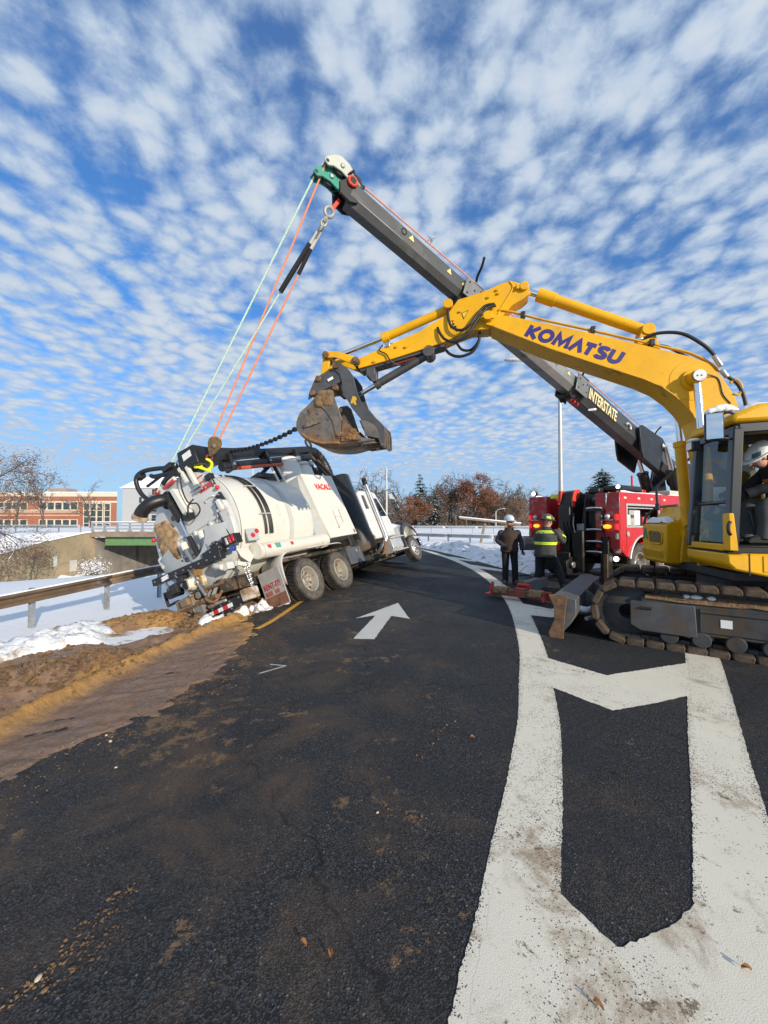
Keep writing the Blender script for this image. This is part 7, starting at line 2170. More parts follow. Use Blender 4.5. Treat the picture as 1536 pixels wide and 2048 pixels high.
def guardrail(label, pts, zr, spacing, m, group, snow=True, first=None, post_m=GALV, zg=None):
    """W-beam along pts (x, y); zr: height of the rail centre; posts down to the ground. One beam per bay"""
    P = spline([(x, y, 0) for x, y in pts], 8)
    L = [0]
    for a, b in zip(P, P[1:]): L.append(L[-1] + (b - a).length)

    def at_len(s):
        for i in range(len(P) - 1):
            if L[i + 1] >= s:
                t_ = (s - L[i]) / max(1e-6, L[i + 1] - L[i])
                return P[i].lerp(P[i + 1], t_), (P[i + 1] - P[i]).normalized()
        return P[-1], (P[-1] - P[-2]).normalized()
    root = thing('guardrail', label, 'guardrail', loc=(P[0].x, P[0].y, 0), group=group)
    o0 = V((P[0].x, P[0].y, 0))
    n = max(1, int(L[-1] / spacing))
    for i in range(n + 1):
        s = i * L[-1] / n
        p, d = at_len(s)
        r = V((d.y, -d.x, 0))
        zg_ = (zg or zterr)(p.x, p.y)
        q = MB()
        z0, z1 = zg_ - .3, zr(p) + .17
        b = p - o0 - r * .12
        for dx in (-.045, .045):
            q.box(b + r * dx + V((0, 0, (z0 + z1) / 2)), (.012, .085, z1 - z0), Matrix((r, d, V((0, 0, 1)))).transposed())
        q.box(b + V((0, 0, (z0 + z1) / 2)), (.09, .012, z1 - z0), Matrix((r, d, V((0, 0, 1)))).transposed())
        q.build('post', post_m, root, smooth=0)
    k = max(1, int(L[-1] / 3.81))
    for i in range(k):
        rows = []
        for j in range(9):
            p, d = at_len(L[-1] * (i + j / 8) / k)
            r = V((d.y, -d.x, 0))
            rows.append([p - o0 + r * (b_ - .002 * (i % 2)) + V((0, 0, zr(p) + a)) for a, b_ in WB])
        q = MB(); q.grid(rows)
        o = q.build('rail_beam', m, root, smooth=50)
        o.modifiers.new('thick', 'SOLIDIFY').thickness = .006
        if snow:
            q = MB()
            q.tube([(r_[-1] + r_[0]) / 2 + V((0, 0, .142)) for r_ in rows], [.024 + .012 * noise.noise((i, j * .9, 2)) for j in range(9)], 7)
            q.build('snow_line', SNOWL, root, smooth=60)
    return root


rail_pts = [(-9.2, 3.2), (-8.6, 5.6), (-8.15, 8.25), (-7.78, 10.2), (-7.42, 12.2), (-6.9, 15), (-6.3, 18.5), (-6.2, 22), (-7.5, 27), (-11, 33)]
guardrail('brown weathered guardrail with snow on top between the mud and the bridge', rail_pts, lambda p: lerp_tab([(3, -.10), (8.2, -.05), (10.2, .02), (12.2, .10), (18, .2), (33, -.2)], p.y), 1.93, RAILM, 'guardrails')
guardrail('grey guardrail across the snow field behind the wooden barrier', [(-4, 52), (4, 50), (14, 48), (30, 45), (52, 42)], lambda p: .95, 2.5, GALV, 'guardrails')
guardrail('grey guardrail in front of the wooden barrier behind the snow bank', [(2.2, 33.5), (6, 30), (8.4, 28.2), (11.8, 27.2)], lambda p: .55, 1.9, GALV, 'guardrails')
guardrail('grey guardrail on the far embankment in front of the brick building', [(-78, 46), (-60, 44), (-45, 42), (-32, 40.5)], lambda p: 1.15, 2.5, GALV, 'guardrails', zg=lambda x, y: .5)

# fallen, snow-topped wooden barrier
wbr = thing('wooden_barrier', 'snow topped wooden board on leaning posts beyond the snow bank', 'barrier', loc=(8.5, 30, 0))
q = MB(); q.bar((-2.5, .6, 1.95), (1.9, -.6, 1.45), .35, .14); q.build('board', WOOD, wbr, bevel=.02)
q = MB(); q.bar((-2.55, .62, 2.06), (1.95, -.62, 1.56), .42, .10); q.build('snow_cover', SNOWL, wbr, bevel=.04)
for a, b in (((-.9, .3, 0), (-.55, .2, 1.7)), ((.75, -.2, 0), (.95, -.3, 1.6)), ((1.3, -.3, 0), (1.15, -.35, 1.55)), ((.2, -.2, .1), (1.6, -.4, .25))):
    q = MB(); q.bar(a, b, .16, .16, up=(1, 0, 0)); q.build('post', WOOD, wbr, bevel=.01)

# ------------------------------------------------------------------ light poles
POLE = mat('pole_grey', (.48, .48, .47), .5, .35, var=.1)


def light_pole(label, x, y, h, r, arm=None, z0=0.0):
    t_ = thing('street_lamp', label, 'street lamp', loc=(x, y, z0), group='street lamps')
    q = MB(); q.cyl((0, 0, -.3), (0, 0, h), r, r * .62, n=18); q.build('pole', POLE, t_)
    q = MB(); q.cyl((0, 0, 0), (0, 0, .12), r * 1.8, n=18); q.build('base', POLE, t_)
    if arm:
        q = MB(); q.tube(spline([(0, 0, h - .2), (arm * .35, 0, h + .35), (arm, 0, h + .55)], 6), .05, 8); q.build('arm', POLE, t_)
        q = MB(); q.ball((arm + (.3 if arm > 0 else -.3), 0, h + .55), (.42, .16, .09), 12, 6); q.build('lamp_head', mat('lamp_head_grey', (.5, .5, .5), .5), t_)
    return t_


light_pole('tall grey light pole rising behind the red tow truck', 9.2, 20.0, 9.6, .13, arm=-2.2)
light_pole('far light pole with an arm to the right above the truck cab', .35, 52, 9.0, .16, arm=2.2)
light_pole('small curved street lamp in front of the brown trees', 21.5, 74, 3.6, .14, arm=1.2)
light_pole('thin far pole right of the curved street lamp', 31, 77, 3.0, .2)
light_pole('far light pole whose arm shows between bucket and truck boom', -20.5, 60, 11.8, .15, arm=-3.0)

# ------------------------------------------------------------------ bridge with wing wall
CONC = mat('stained_concrete', (.31, .245, .155), .9, var=.22, vs=.5, bump=.3, bs=8, dirt=(.10, .095, .085), da=.26, ds=.28, dirt2=(.22, .19, .14), d2a=.35, d2s=2.5, streak=True)
CONCD = mat('shaded_stained_concrete', (.20, .18, .16), .9, var=.3, vs=.8, bump=.3, bs=8, dirt=(.07, .065, .06), da=.4, ds=.5, streak=True)  # concrete darkened to paint in the shade under the deck, plus stains
GREENG = mat('green_girder', (.12, .25, .11), .55, var=.12, dirt=(.12, .10, .07), da=.15)
br = thing('bridge', 'concrete road bridge with green girders and grey railing at the left', 'bridge', loc=(-28.8, 38, 0))
B0 = V((-28.8, 38, 0))
q = MB()
tops = [(-62, 28.2, -2.6), (-44, 29.2, -1.75), (-30.2, 30.0, -.93), (-29.6, 33.4, -.1), (-28.95, 37.3, .55), (-28.7, 38.3, .62)]
rows = [[(x - B0.x, y - B0.y, -7), (x - B0.x, y - B0.y, z), (x - B0.x - .35, y - B0.y + .25, z + .01), (x - B0.x - .35, y - B0.y + .25, -7)] for x, y, z in tops]
q.grid(rows); wing = q.build('wing_wall', CONC, br, smooth=0)
q = MB()
for (x0, y0, z0), (x1, y1, z1) in zip(tops, tops[1:]):
    q.bar((x0 - B0.x - .1, y0 - B0.y + .08, z0 + .07), (x1 - B0.x - .1, y1 - B0.y + .08, z1 + .07), .55, .13)
q.build('snow_cover', SNOWL, br, bevel=.03)
q = MB(); q.grid([[(x, y, -7), (x, y, .05)] for x, y in ((.1, .3), (.6, 3), (1.6, 9), (2.6, 16))]); o = q.build('abutment', CONCD, br, smooth=0)
q = MB(); q.box((7.3, 6.0, .45), (15.2, 12, .5)); q.build('deck_slab', CONCD, br)
q = MB(); q.box((7.3, 6.0, .74), (15.2, 11.6, .08)); q.build('snow_cover', SNOWL, br)
q = MB(); q.box((7.3, -.12, .43), (15.2, .3, .52)); q.build('fascia', mat('brown_concrete', (.24, .19, .15), .9, var=.25, vs=1.2), br)
for y in (.35, 3.4, 6.4, 9.4):
    q = MB(); q.box((8.0, y, -.25), (13.8, .06, .84)); q.box((8.0, y, -.66), (13.8, .36, .05)); q.build('girder', GREENG, br)
q = MB(); q.box((17.6, 6, -3), (5, 12.5, 7)); q.build('far_abutment', CONCD, br)
for yy in (-.1, 11.8):
    n = 12
    for i in range(n + 1):
        x = .1 + 14.8 * i / n
        q = MB(); q.box((x, yy, 1.15), (.14, .12, .95)); q.box((x, yy, .74), (.3, .22, .1)); q.build('rail_post', GALV, br, smooth=0)
    for z in (.95, 1.28, 1.58):
        q = MB(); q.bar((0, yy + .08, z), (15, yy + .08, z), .09, .10); q.build('rail', GALV, br)
    q = MB(); q.bar((0, yy + .08, 1.655), (15, yy + .08, 1.655), .12, .06); q.build('snow_line', SNOWL, br)
for (u0, u1, z0, z1, mm) in ((.60, .645, -2.35, -1.45, mat('pale_blue_patch', (.48, .52, .52), .9, var=.1)), (.80, .90, -3.0, -1.95, mat('pale_patch', (.46, .44, .40), .9, var=.15))):
    a = V((-30.2, 30.0, 0)) - B0; b = V((-28.95, 37.3, 0)) - B0
    p0, p1 = a.lerp(b, u0), a.lerp(b, u1)
    nrm = V((b - a).y * V((1, 0, 0)) + -(b - a).x * V((0, 1, 0))).normalized() * .02
    q = MB(); q.add([p0 + nrm + V((0, 0, z0)), p1 + nrm + V((0, 0, z0)), p1 + nrm + V((0, 0, z1)), p0 + nrm + V((0, 0, z1))], [(0, 1, 2, 3)]); q.build('painted_patch', mm, wing, smooth=0)

# ------------------------------------------------------------------ buildings
BRICK = bpy.data.materials.new('red_brick'); BRICK.use_nodes = True
t = NT(BRICK.node_tree); out = t.n('ShaderNodeOutputMaterial'); b = t.n('ShaderNodeBsdfPrincipled'); t.link(b.outputs[0], out.inputs[0])
tc = t.n('ShaderNodeTexCoord').outputs['Object']
mp = t.n('ShaderNodeMapping'); mp.inputs['Rotation'].default_value = (rad(90), 0, 0); t.link(tc, mp.inputs[0])
bt = t.n('ShaderNodeTexBrick'); t.link(mp.outputs[0], bt.inputs['Vector']); bt.inputs['Scale'].default_value = 4.0
for k_, v_ in (('Color1', (.36, .115, .055, 1)), ('Color2', (.29, .085, .045, 1)), ('Mortar', (.34, .22, .16, 1))): bt.inputs[k_].default_value = v_
c = t.mix(t.mapr(t.noise(tc, .3, 4), .3, .7, 0, .35), bt.outputs[0], (.24, .08, .05)); t.link(c, b.inputs['Base Color']); b.inputs['Roughness'].default_value = .9
CREAM = mat('cream_stone', (.62, .53, .40), .85, var=.08)
WGLASS = mat('window_glass', (.035, .05, .055), .08, var=.4, vs=.8, spec=.7)
GREYB = mat('grey_siding', (.40, .41, .42), .8, var=.06)
BBX, BBY = -62.5, 90.0


def brick_building():
    bl_ = thing('brick_building', 'red brick two storey building with cream bands and window rows', 'building', loc=(-62.5, 90, .5))
    # local x runs right along the facade, facade at y=0, x from -62 (left, out of view) to 0 (right end)
    ztop = 7.7
    q = MB(); q.prism([(-62, 0), (0, 0), (-15.5, 22), (-62, 22)], (0, 0, 0), (1, 0, 0), (0, 1, 0), (0, 0, 1), -1, ztop); q.build('wall', BRICK, bl_, smooth=0)
    for z0, z1, x0, x1 in ((7.0, 7.85, -62.1, .1), (3.30, 3.48, -62.05, -8.4), (2.55, 2.70, -62.05, -8.4), (5.55, 6.0, -8.3, .06), (-.6, -.15, -62.05, -7.4), (3.7, 3.9, -62.05, -8.4), (5.7, 5.9, -62.05, -8.4)):
        q = MB(); q.box2((x0, -.10, z0), (x1, -.001, z1)); q.build('stone_band', CREAM, bl_, smooth=0)
    q = MB(); q.prism([(-62, .1), (-.1, .1), (-15.5, 21.8), (-62, 21.8)], (0, 0, 0), (1, 0, 0), (0, 1, 0), (0, 0, 1), ztop + .2, ztop + .4); q.build('snow_cover', SNOWL, bl_)
    q = MB(); q.box((-17, 6, ztop + .9), (4.5, 3, 1.4)); q.build('roof_unit', mat('roof_unit_brown', (.30, .22, .18), .8), bl_)
    wins = []
    for z0, z1 in ((3.95, 5.55), (.05, 1.55)):
        x = -10.4
        while x > -61:
            for k_ in range(5):
                wins.append((x, x + 1.45, z0, z1)); x -= 1.75
            x -= 2.6
    for x0, x1, z0, z1 in wins:
        w = MB(); w.box2((x0 - .15, -.14, z0 - .14), (x1 + .15, -.005, z0)); w.box2((x0 - .15, -.14, z1), (x1 + .15, -.005, z1 + .14)); w.box2((x0 - .15, -.14, z0), (x0, -.005, z1)); w.box2((x1, -.14, z0), (x1 + .15, -.005, z1))
        f = w.build('window', CREAM, bl_, smooth=0)
        q = MB(); q.box2((x0, -.03, z0), (x1, -.012, z1)); q.build('pane', WGLASS, f, smooth=0)
    for x0, x1 in ((-7.4, -6.2), (-5.9, -4.7), (-4.4, -3.2), (-2.7, -1.5)):
        w = MB(); w.box2((x0 - .16, -.09, -.9), (x1 + .16, -.005, 5.5)); f = w.build('window', CREAM, bl_, smooth=0)
        for z0, z1 in ((-.7, .7), (.85, 2.2), (2.35, 3.7), (3.85, 5.3)):
            q = MB(); q.box2((x0 + .04, -.11, z0), (x1 - .04, -.092, z1)); q.build('pane', WGLASS, f, smooth=0)
    return bl_


bo = brick_building(); bo.rotation_euler = (0, 0, rad(2))
gb = thing('apartment_building', 'grey apartment block with balconies and snowy roof behind the brick building', 'building', loc=(-96, 150, .5))
q = MB(); q.box2((-6, 0, 0), (40, 25, 14.2)); q.build('wall', GREYB, gb, smooth=0)
q = MB(); q.prism([(-7, 14.2), (41, 14.2), (36, 18.5), (2, 18.5)], (0, -.6, 0), (1, 0, 0), (0, 0, 1), (0, 1, 0), 0, 26); q.build('roof', SNOWL, gb, smooth=0)
for x in (.5, 5.5, 12, 16.5, 24, 29):
    for z in (1.5, 5.0, 8.5, 11.6):
        q = MB(); q.box2((x, -.05, z), (x + (2.4 if x in (5.5, 16.5, 29) else 1.0), .02, z + 2.2)); w = q.build('window', mat('dark_pane', (.04, .045, .05), .2), gb, smooth=0)
        if x in (5.5, 16.5, 29):
            q = MB(); q.box2((x - .4, -1.3, z - .25), (x + 2.8, 0, z - .05)); q.box2((x - .4, -1.3, z + .85), (x + 2.8, -1.2, z + .95)); q.box2((x - .4, -1.3, z), (x - .3, -1.2, z + .9)); q.box2((x + 2.7, -1.3, z), (x + 2.8, -1.2, z + .9)); q.build('balcony', GALV, w, smooth=0)
# ------------------------------------------------------------------ trees
BARK = mat('bark', (.10, .080, .065), .9, var=.3, vs=4)
TWIG = mat('bare_twigs', (.125, .095, .078), .9, var=.25, vs=2)
LEAF_R = mat('russet_leaves', (.20, .082, .042), .8, var=.40, vs=1.2)
LEAF_B = mat('brown_leaves', (.16, .095, .060), .8, var=.40, vs=1.2)
NEEDLE = mat('evergreen_needles', (.030, .055, .030), .8, var=.45, vs=1.5)
SNOWT = mat('snow_on_branches', (.80, .82, .86), .8, var=.05)


def branch_tree(seed, h, spread, levels, leaf=None, leaf_n=0, leaf_s=.16, droop=0.0, snow=.2, up=.35, trunk_r=None, minr=.006, more=0):
    """returns (trunk MB, twig MB, leaf MB, snow MB); height h, unit metres, root at the origin"""
    rnd = random.Random(seed)
    tr, tw, lf, sn = MB(), MB(), MB(), MB()
    tips = []

    def grow(p, d, L, r, lev):
        n = 4 if lev < 2 else 3
        pts = [p]; rs = [r]
        q_ = p.copy(); dd = d.copy()
        for i in range(n):
            dd = (dd + V((rnd.uniform(-1, 1), rnd.uniform(-1, 1), rnd.uniform(-.6, 1) * up - droop * lev * .25)) * .26).normalized()
            q_ = q_ + dd * L / n
            pts.append(q_.copy()); rs.append(r * (1 - .55 * (i + 1) / n))
        (tr if lev <= 1 else tw).tube(pts, rs, 6 if lev == 0 else (4 if lev == 1 else 3), caps=False)
        if snow and lev >= 1 and rnd.random() < snow:
            sn.tube([x + V((0, 0, r * .8)) for x in pts[:3]], max(.02, r * .8), 4)
        if lev >= levels:
            tips.append((q_.copy(), dd.copy())); tips.append((pts[-2].copy(), dd.copy()))
            return
        k = (rnd.randint(3, 5) if lev else rnd.randint(7, 10)) + more
        for i in range(k):
            f = rnd.uniform(.28 if lev else .25, 1.0)
            idx = min(n - 1, int(f * n)); base = pts[idx].lerp(pts[idx + 1], f * n - idx)
            a = rnd.uniform(0, 6.28)
            x, y, _ = frame_from(dd)
            out_ = (x * math.cos(a) + y * math.sin(a))
            nd = (dd * rnd.uniform(.45, .9) + out_ * rnd.uniform(.6, 1.0) * spread).normalized()
            grow(base, nd, L * rnd.uniform(.42, .68) * (1.15 - .45 * f if lev == 0 else 1), max(minr, rs[idx] * rnd.uniform(.45, .62)), lev + 1)
    grow(V((0, 0, -.2)), V((0, 0, 1)), h * .62, trunk_r or h * .020, 0)
    if leaf_n:
        for i in range(leaf_n):
            p, d = rnd.choice(tips)
            c = p + V((rnd.gauss(0, .32), rnd.gauss(0, .32), rnd.gauss(0, .28)))
            a = V((rnd.gauss(0, 1), rnd.gauss(0, 1), rnd.gauss(0, 1))).normalized(); x, y, _ = frame_from(a)
            s_ = leaf_s * rnd.uniform(.6, 1.4)
            lf.add([c - x * s_, c - y * s_ * .6, c + x * s_, c + y * s_ * .6], [(0, 1, 2, 3)])
    return tr, tw, lf, sn


def evergreen(seed, h, r, snow=.5, layers=16, pw=.8, z0=.10):
    rnd = random.Random(seed)
    tr, nd, sn = MB(), MB(), MB()
    tr.cyl((0, 0, -.2), (0, 0, h * .95), h * .018, .02, n=7)
    for i in range(layers):
        f = i / (layers - 1)
        z = h * (z0 + (.98 - z0) * f)
        R_ = r * (1 - f) ** pw * rnd.uniform(.8, 1.15) + .15
        for k_ in range(int(9 - 4 * f)):
            a = rnd.uniform(0, 6.28)
            L = R_ * rnd.uniform(.7, 1.15)
            d = V((math.cos(a), math.sin(a), rnd.uniform(-.28, .05)))
            s_ = V((-math.sin(a), math.cos(a), 0))
            for j in range(12):
                t_ = (j + 1) / 12
                c = V((0, 0, z)) + d * L * t_ + V((0, 0, -.10 * L * t_ * t_))
                w = L * .26 * (1.15 - t_) + .12
                for m_ in range(3):
                    e = c + V((rnd.gauss(0, .10), rnd.gauss(0, .10), rnd.gauss(0, .10)))
                    u_ = (s_ * rnd.choice((-1, 1)) + d * .6 + V((0, 0, rnd.uniform(-.5, .3)))).normalized() * w
                    v_ = (d + V((0, 0, rnd.uniform(-.6, .4)))).normalized() * w * .34
                    nd.add([e - v_, e + u_ * .5 - v_ * .4, e + u_, e + v_], [(0, 1, 2, 3)])
                if rnd.random() < snow:
                    e = c + V((0, 0, .07)); u_ = s_ * w * rnd.uniform(.4, .9); v_ = d * w * .5
                    sn.add([e - u_, e - v_, e + u_, e + v_ + V((0, 0, -.03))], [(0, 1, 2, 3)])
    return tr, nd, sn


_tp = {}


def tree_proto(kind):
    if kind in _tp: return _tp[kind]
    if kind.startswith('bare'):
        s = int(kind[4:]); a = branch_tree(100 + s, 11.5, .95, 4, snow=.10, minr=.034, trunk_r=.26)
        ms = (('trunk', a[0], BARK), ('crown', a[1], TWIG), ('snow', a[3], SNOWT))
    elif kind.startswith('oak'):
        s = int(kind[3:]); a = branch_tree(200 + s, 11.5, 1.1, 3, leaf=True, leaf_n=9000, leaf_s=.11, snow=.14, minr=.022)
        ms = (('trunk', a[0], BARK), ('branches', a[1], TWIG), ('crown', a[2], LEAF_R if s % 2 == 0 else LEAF_B), ('snow', a[3], SNOWT))
    elif kind.startswith('fir'):
        s = int(kind[3:]); a = evergreen(300 + s, 10, 3.0, .55) if s < 2 else evergreen(307, 10, 4.4, .30, 13, .42, .45)
        ms = (('trunk', a[0], BARK), ('crown', a[1], NEEDLE), ('snow', a[2], SNOWT))
    r = bpy.data.objects.new('tree', None)
    ch = []
    for n_, mb_, m_ in ms:
        if mb_.v:
            o = mb_.build(n_, m_, r, smooth=0, fix=False); o['kind'] = 'stuff' if n_ != 'trunk' else 'thing'
            if n_ == 'trunk': del o['kind']
            ch.append(o)
    _tp[kind] = (r, ch, [False])
    return _tp[kind]


def plant_tree(name, label, kind, x, y, h, rot, z0=None, sx=1.0, group='trees along the far edge'):
    r, ch, used = tree_proto(kind)
    t_ = thing(name, label, 'tree', loc=(x, y, zterr(x, y) if z0 is None else z0), group=group)
    t_.rotation_euler = (0, 0, rot); t_.scale = (h / 10 * sx, h / 10 * sx, h / 10)
    for c in ch:
        if not used[0]:
            c.parent = t_
        else:
            o = c.copy(); COL.objects.link(o); o.parent = t_
    used[0] = True
    return t_


def px(u, v, Y):  # ground position whose picture column is u at distance Y
    return ((u - 768) / 770 * Y, Y)


rr = random.Random(11)
far = [  # column, distance, height, kind, words
    (752, 95, 14.5, 'bare0', 'bare grey tree rising behind the white truck cab'),
    (768, 88, 8.5, 'bare2', 'low bare tree just right of the truck exhaust stack'),
    (805, 70, 6.6, 'oak0', 'round russet leaved tree beside the truck cab mirror'),
    (790, 100, 11.5, 'bare1', 'bare tree behind the round russet tree'),
    (840, 92, 12.6, 'fir0', 'snow dusted evergreen, leftmost of the tree line'),
    (868, 84, 8.0, 'fir1', 'lower snowy evergreen right of the taller evergreen'),
    (880, 100, 13.2, 'bare2', 'tall bare tree between evergreen and brown oak'),
    (898, 96, 14.2, 'oak1', 'tallest brown leaved oak in the far tree line'),
    (925, 104, 14.0, 'bare0', 'bare tree top showing above the brown oaks'),
    (932, 88, 11.8, 'oak0', 'broad russet oak in the middle of the tree line'),
    (958, 92, 12.0, 'oak2', 'bright russet oak left of the man in the brown vest'),
    (985, 96, 10.8, 'oak1', 'brown oak above the curved street lamp'),
    (1003, 104, 12.4, 'bare1', 'bare tree behind the brown oaks near the hard hat'),
    (1020, 90, 9.8, 'oak1', 'low brown oak behind the man in the brown vest'),
    (1045, 100, 11.2, 'bare2', 'bare tree between the two standing men'),
    (1075, 108, 11.0, 'bare0', 'bare grey tree left of the tall light pole'),
    (1100, 112, 10.4, 'bare1', 'small bare tree just left of the light pole base'),
    (860, 112, 12.0, 'bare1', 'bare tree behind the two evergreens'),
    (914, 78, 5.2, 'bare2', 'low snowy thicket in front of the oaks'),
    (990, 76, 4.2, 'fir1', 'small snowy evergreen bush under the curved lamp'),
    (1265, 95, 10.2, 'bare2', 'bare tree right of the evergreen behind the tow truck'),
    (700, 105, 10.0, 'bare0', 'bare tree hidden mostly by the black drum of the truck'),
]
for u_, Y_, h_, k_, lab in far:
    x_, y_ = px(u_, 0, Y_)
    plant_tree('bare_tree' if k_.startswith('bare') else ('oak_tree' if k_.startswith('oak') else 'evergreen_tree'), lab, k_, x_, y_, h_, rr.uniform(0, 6), sx=rr.uniform(.95, 1.25))
x_, y_ = px(1206, 0, 62)
plant_tree('evergreen_tree', 'spreading dark evergreen with snow behind the tow truck', 'fir2', x_, y_, 10.0, 1.0, sx=.85, group=None)
# the mass of twigs and brush behind the single trees
mbw = MB()
rw = random.Random(5)
for i in range(26):
    a = branch_tree(600 + i % 9, 11.5, .95, 3, snow=0, minr=.06, trunk_r=.22)
    u_ = 700 + (1310 - 700) * (i + rw.random()) / 26; Y_ = rw.uniform(108, 135)
    x_, y_ = px(u_, 0, Y_); hh = rw.uniform(.75, 1.05) * (1.0 if u_ < 1060 else .72) * Y_ / 100
    ca_, sa_ = math.cos(i * 1.7), math.sin(i * 1.7)
    for part in (a[0], a[1]):
        mbw.add([(x_ + (v[0] * ca_ - v[1] * sa_) * hh * 1.2, y_ + (v[0] * sa_ + v[1] * ca_) * hh * 1.2, .5 + v[2] * hh) for v in part.v], part.f)
for i in range(14000):
    u_ = rw.uniform(735, 1110); Y_ = rw.uniform(90, 118); x_, y_ = px(u_, 0, Y_); z_ = abs(rw.gauss(0, 2.4)); L_ = rw.uniform(.4, 1.3)
    d_ = V((rw.gauss(0, .6), rw.gauss(0, .3), rw.uniform(.2, 1))).normalized() * L_; w_ = V((.09, 0, 0))
    p_ = V((x_, y_, .4 + z_)); mbw.add([p_ - w_, p_ + w_, p_ + d_], [(0, 1, 2)])
tag(mbw.build('far_wood', mat('far_twigs', (.14, .098, .075), .9, var=.35, vs=.4), None, smooth=0, fix=False), 'mass of bare brown twigs behind the far tree line', 'wood', kind='stuff')
# by the brick building
for u_, Y_, h_, lab in ((183, 70, 8.6, 'small bare tree in front of the brick building windows'), (85, 66, 9.5, 'slim bare tree left of the building middle'), (30, 62, 8.0, 'bare tree behind the near birch at the left edge')):
    x_, y_ = px(u_, 0, Y_)
    plant_tree('bare_tree', lab, 'bare%d' % (int(Y_) % 3), x_, y_, h_, rr.uniform(0, 6), z0=.5, sx=.85, group='trees by the brick building')
# near drooping tree at the left edge
a = branch_tree(77, 13.0, 1.15, 4, leaf=True, leaf_n=12000, leaf_s=.05, droop=.5, snow=.02, trunk_r=.18, minr=.012, more=1)
nt = thing('birch_tree', 'drooping bare tree with a few brown leaves at the left edge', 'tree', loc=(-30.3, 28.0, -1.6))
a[0].build('trunk', BARK, nt, smooth=0, fix=False)
for n_, mb_, m_ in (('branches', a[1], TWIG), ('leaves', a[2], LEAF_B), ('snow', a[3], SNOWT)):
    o = mb_.build(n_, m_, nt, smooth=0, fix=False); o['kind'] = 'stuff'
# rusty shrub by the wing wall, frosted shrub at the corner
for (x_, y_, z_, h_, s_, lf_, lab) in ((-27.6, 30.2, -2.7, 3.2, 5, LEAF_B, 'brown leafed shrub standing before the concrete wing wall'), (-26.3, 35.2, -4.0, 3.0, 6, SNOWT, 'snow covered shrub at the corner of the wing wall')):
    a = branch_tree(400 + s_, h_, 1.2, 2, leaf=True, leaf_n=900, leaf_s=.055, snow=.3)
    sh_ = thing('shrub', lab, 'shrub', loc=(x_, y_, z_))
    a[0].build('stem', BARK, sh_, smooth=0, fix=False)
    for n_, mb_, m_ in (('branches', a[1], TWIG), ('leaves', a[2], lf_)):
        o = mb_.build(n_, m_, sh_, smooth=0, fix=False); o['kind'] = 'stuff'

# ------------------------------------------------------------------ the airliner passing overhead
ap = thing('airplane', 'tiny airliner crossing the sky above the crane boom', 'airplane')
ray_d = (V(((863 - 768) / 770, 1, 0)) + V((0, 0, (1024 - 478) / 770))).normalized()
ray_d = V(((863 - 768) / 770, math.cos(PITCH) - math.sin(PITCH) * (1024 - 478) / 770, math.sin(PITCH) + math.cos(PITCH) * (1024 - 478) / 770))
ap.location = CAMV + ray_d * 1150
APM = mat('airliner_shaded_white', (.40, .42, .46), .4, var=.03)  # white hull coloured grey because the plane is in shade
q = MB(); q.lathe([(.05, -14), (1.0, -12.5), (1.8, -9), (1.8, 7), (1.0, 12), (.2, 15)], (0, 0, 0), (1, 0, 0), 14); q.build('fuselage', APM, ap)
for s in (-1, 1):
    q = MB(); q.prism([(-3, 0), (3, 0), (6.5, 15), (4.5, 15)], (0, 0, -.6), (1, 0, 0), (0, s, 0), (0, 0, 1), -.2, .2); q.build('wing', APM, ap)
    q = MB(); q.prism([(11, 0), (14, 0), (15, 5), (13.6, 5)], (0, 0, .6), (1, 0, 0), (0, s, 0), (0, 0, 1), -.12, .12); q.build('tailplane', APM, ap)
    q = MB(); q.cyl((-2.2, s * 5, -1.6), (1.4, s * 5, -1.6), .9, n=12); q.build('engine', APM, ap)
q = MB(); q.prism([(10.5, 1), (14.5, 1), (16, 6.5), (14, 6.5)], (0, 0, 0), (1, 0, 0), (0, 0, 1), (0, 1, 0), -.15, .15); q.build('tail_fin', APM, ap)
ap.rotation_euler = (rad(0), rad(6), rad(160)); ap.scale = (1.35, 1.35, 1.35)

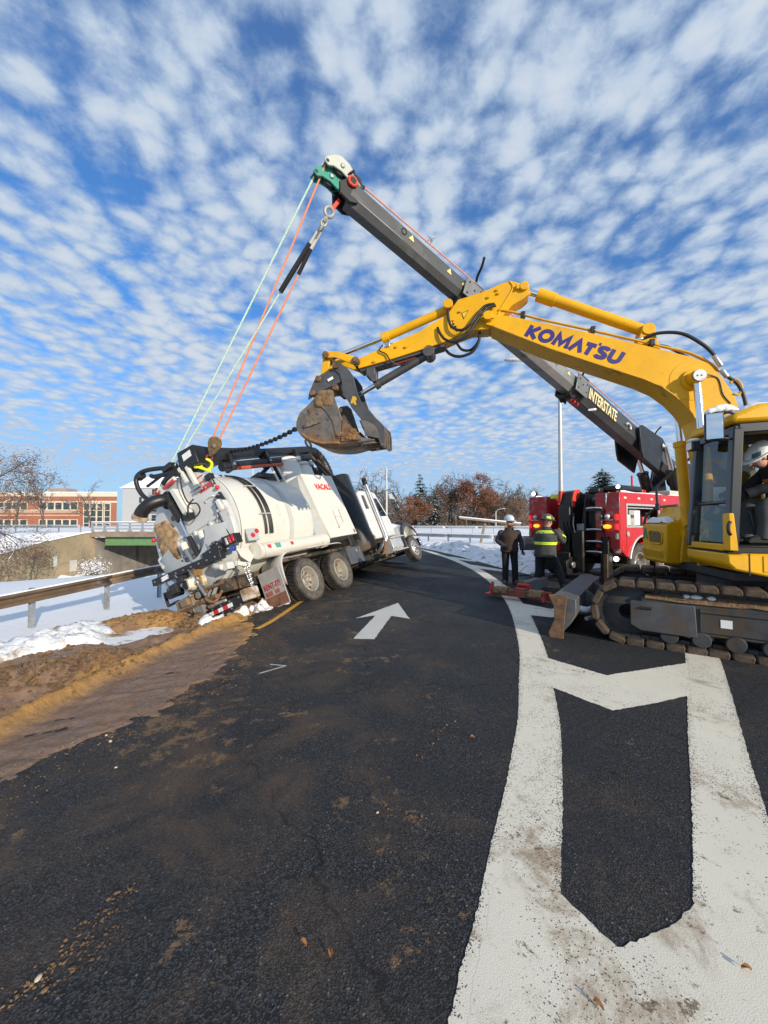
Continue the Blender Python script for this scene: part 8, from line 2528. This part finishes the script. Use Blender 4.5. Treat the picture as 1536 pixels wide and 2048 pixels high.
# ------------------------------------------------------------------ small litter on the road
LEAFL = mat('dry_leaf', (.34, .15, .045), .8, var=.3)
STONE = mat('pale_pebble', (.50, .45, .34), .8, var=.2)


def gpt(u, v):
    """ground point of a picture position, worked out once for the placing of small litter"""
    d = V(((u - 768) / 770, math.cos(PITCH) - math.sin(PITCH) * (1024 - v) / 770, math.sin(PITCH) + math.cos(PITCH) * (1024 - v) / 770))
    return CAMV + d * (-CAM_H / d.z)


for u_, v_, lab in ((776, 1562, 'dry brown leaf lying in the middle of the dark lane'), (607, 1894, 'reddish dry leaf on the asphalt near the bottom middle'), (661, 1916, 'tan dry leaf on the asphalt right of the reddish leaf'), (945, 1478, 'small orange leaf on the asphalt left of the white line'), (1247, 1556, 'dry leaf inside the dark gore panel'), (1197, 2018, 'dark wet leaf on the grey paint at the bottom'), (1493, 1945, 'brown leaf on the grey paint near the right edge')):
    p = gpt(u_, v_); a = rr.uniform(0, 6)
    q = MB(); s_ = .016
    q.grid([[(s_ * (i - 2) / 2, s_ * .55 * k_ * (1 - ((i - 2) / 2.3) ** 2), .012 + .010 * abs(k_) + .006 * math.sin(i)) for k_ in (-1, 0, 1)] for i in range(5)])
    o = q.build('fallen_leaf', LEAFL, None); o.location = (p.x, p.y, zroad(p.x)); o.rotation_euler = (0, 0, a)
    tag(o, lab, 'leaf', 'fallen leaves on the road')
for u_, v_, s_, lab in ((213, 1453, .014, 'pale flat stone on the smooth mud'), (221, 1466, .018, 'larger pale stone next to the small one on the mud'), (232, 1520, .011, 'whitish pebble at the edge of the mud'), (755, 1626, .010, 'grey white pebble in the middle of the lane'), (77, 1945, .015, 'tan clod at the end of the thin mud streak')):
    p = gpt(u_, v_)
    q = MB(); q.ball((0, 0, s_ * .3), (s_, s_ * .7, s_ * .45), 8, 6)
    o = q.build('pebble', STONE, None, smooth=60); o.location = (p.x, p.y, max(zroad(p.x), zmud(p.x, p.y) if p.x < -1.7 and p.y < 9 else -9)); o.rotation_euler = (0, 0, rr.uniform(0, 6))
    tag(o, lab, 'pebble', 'pebbles on the road')
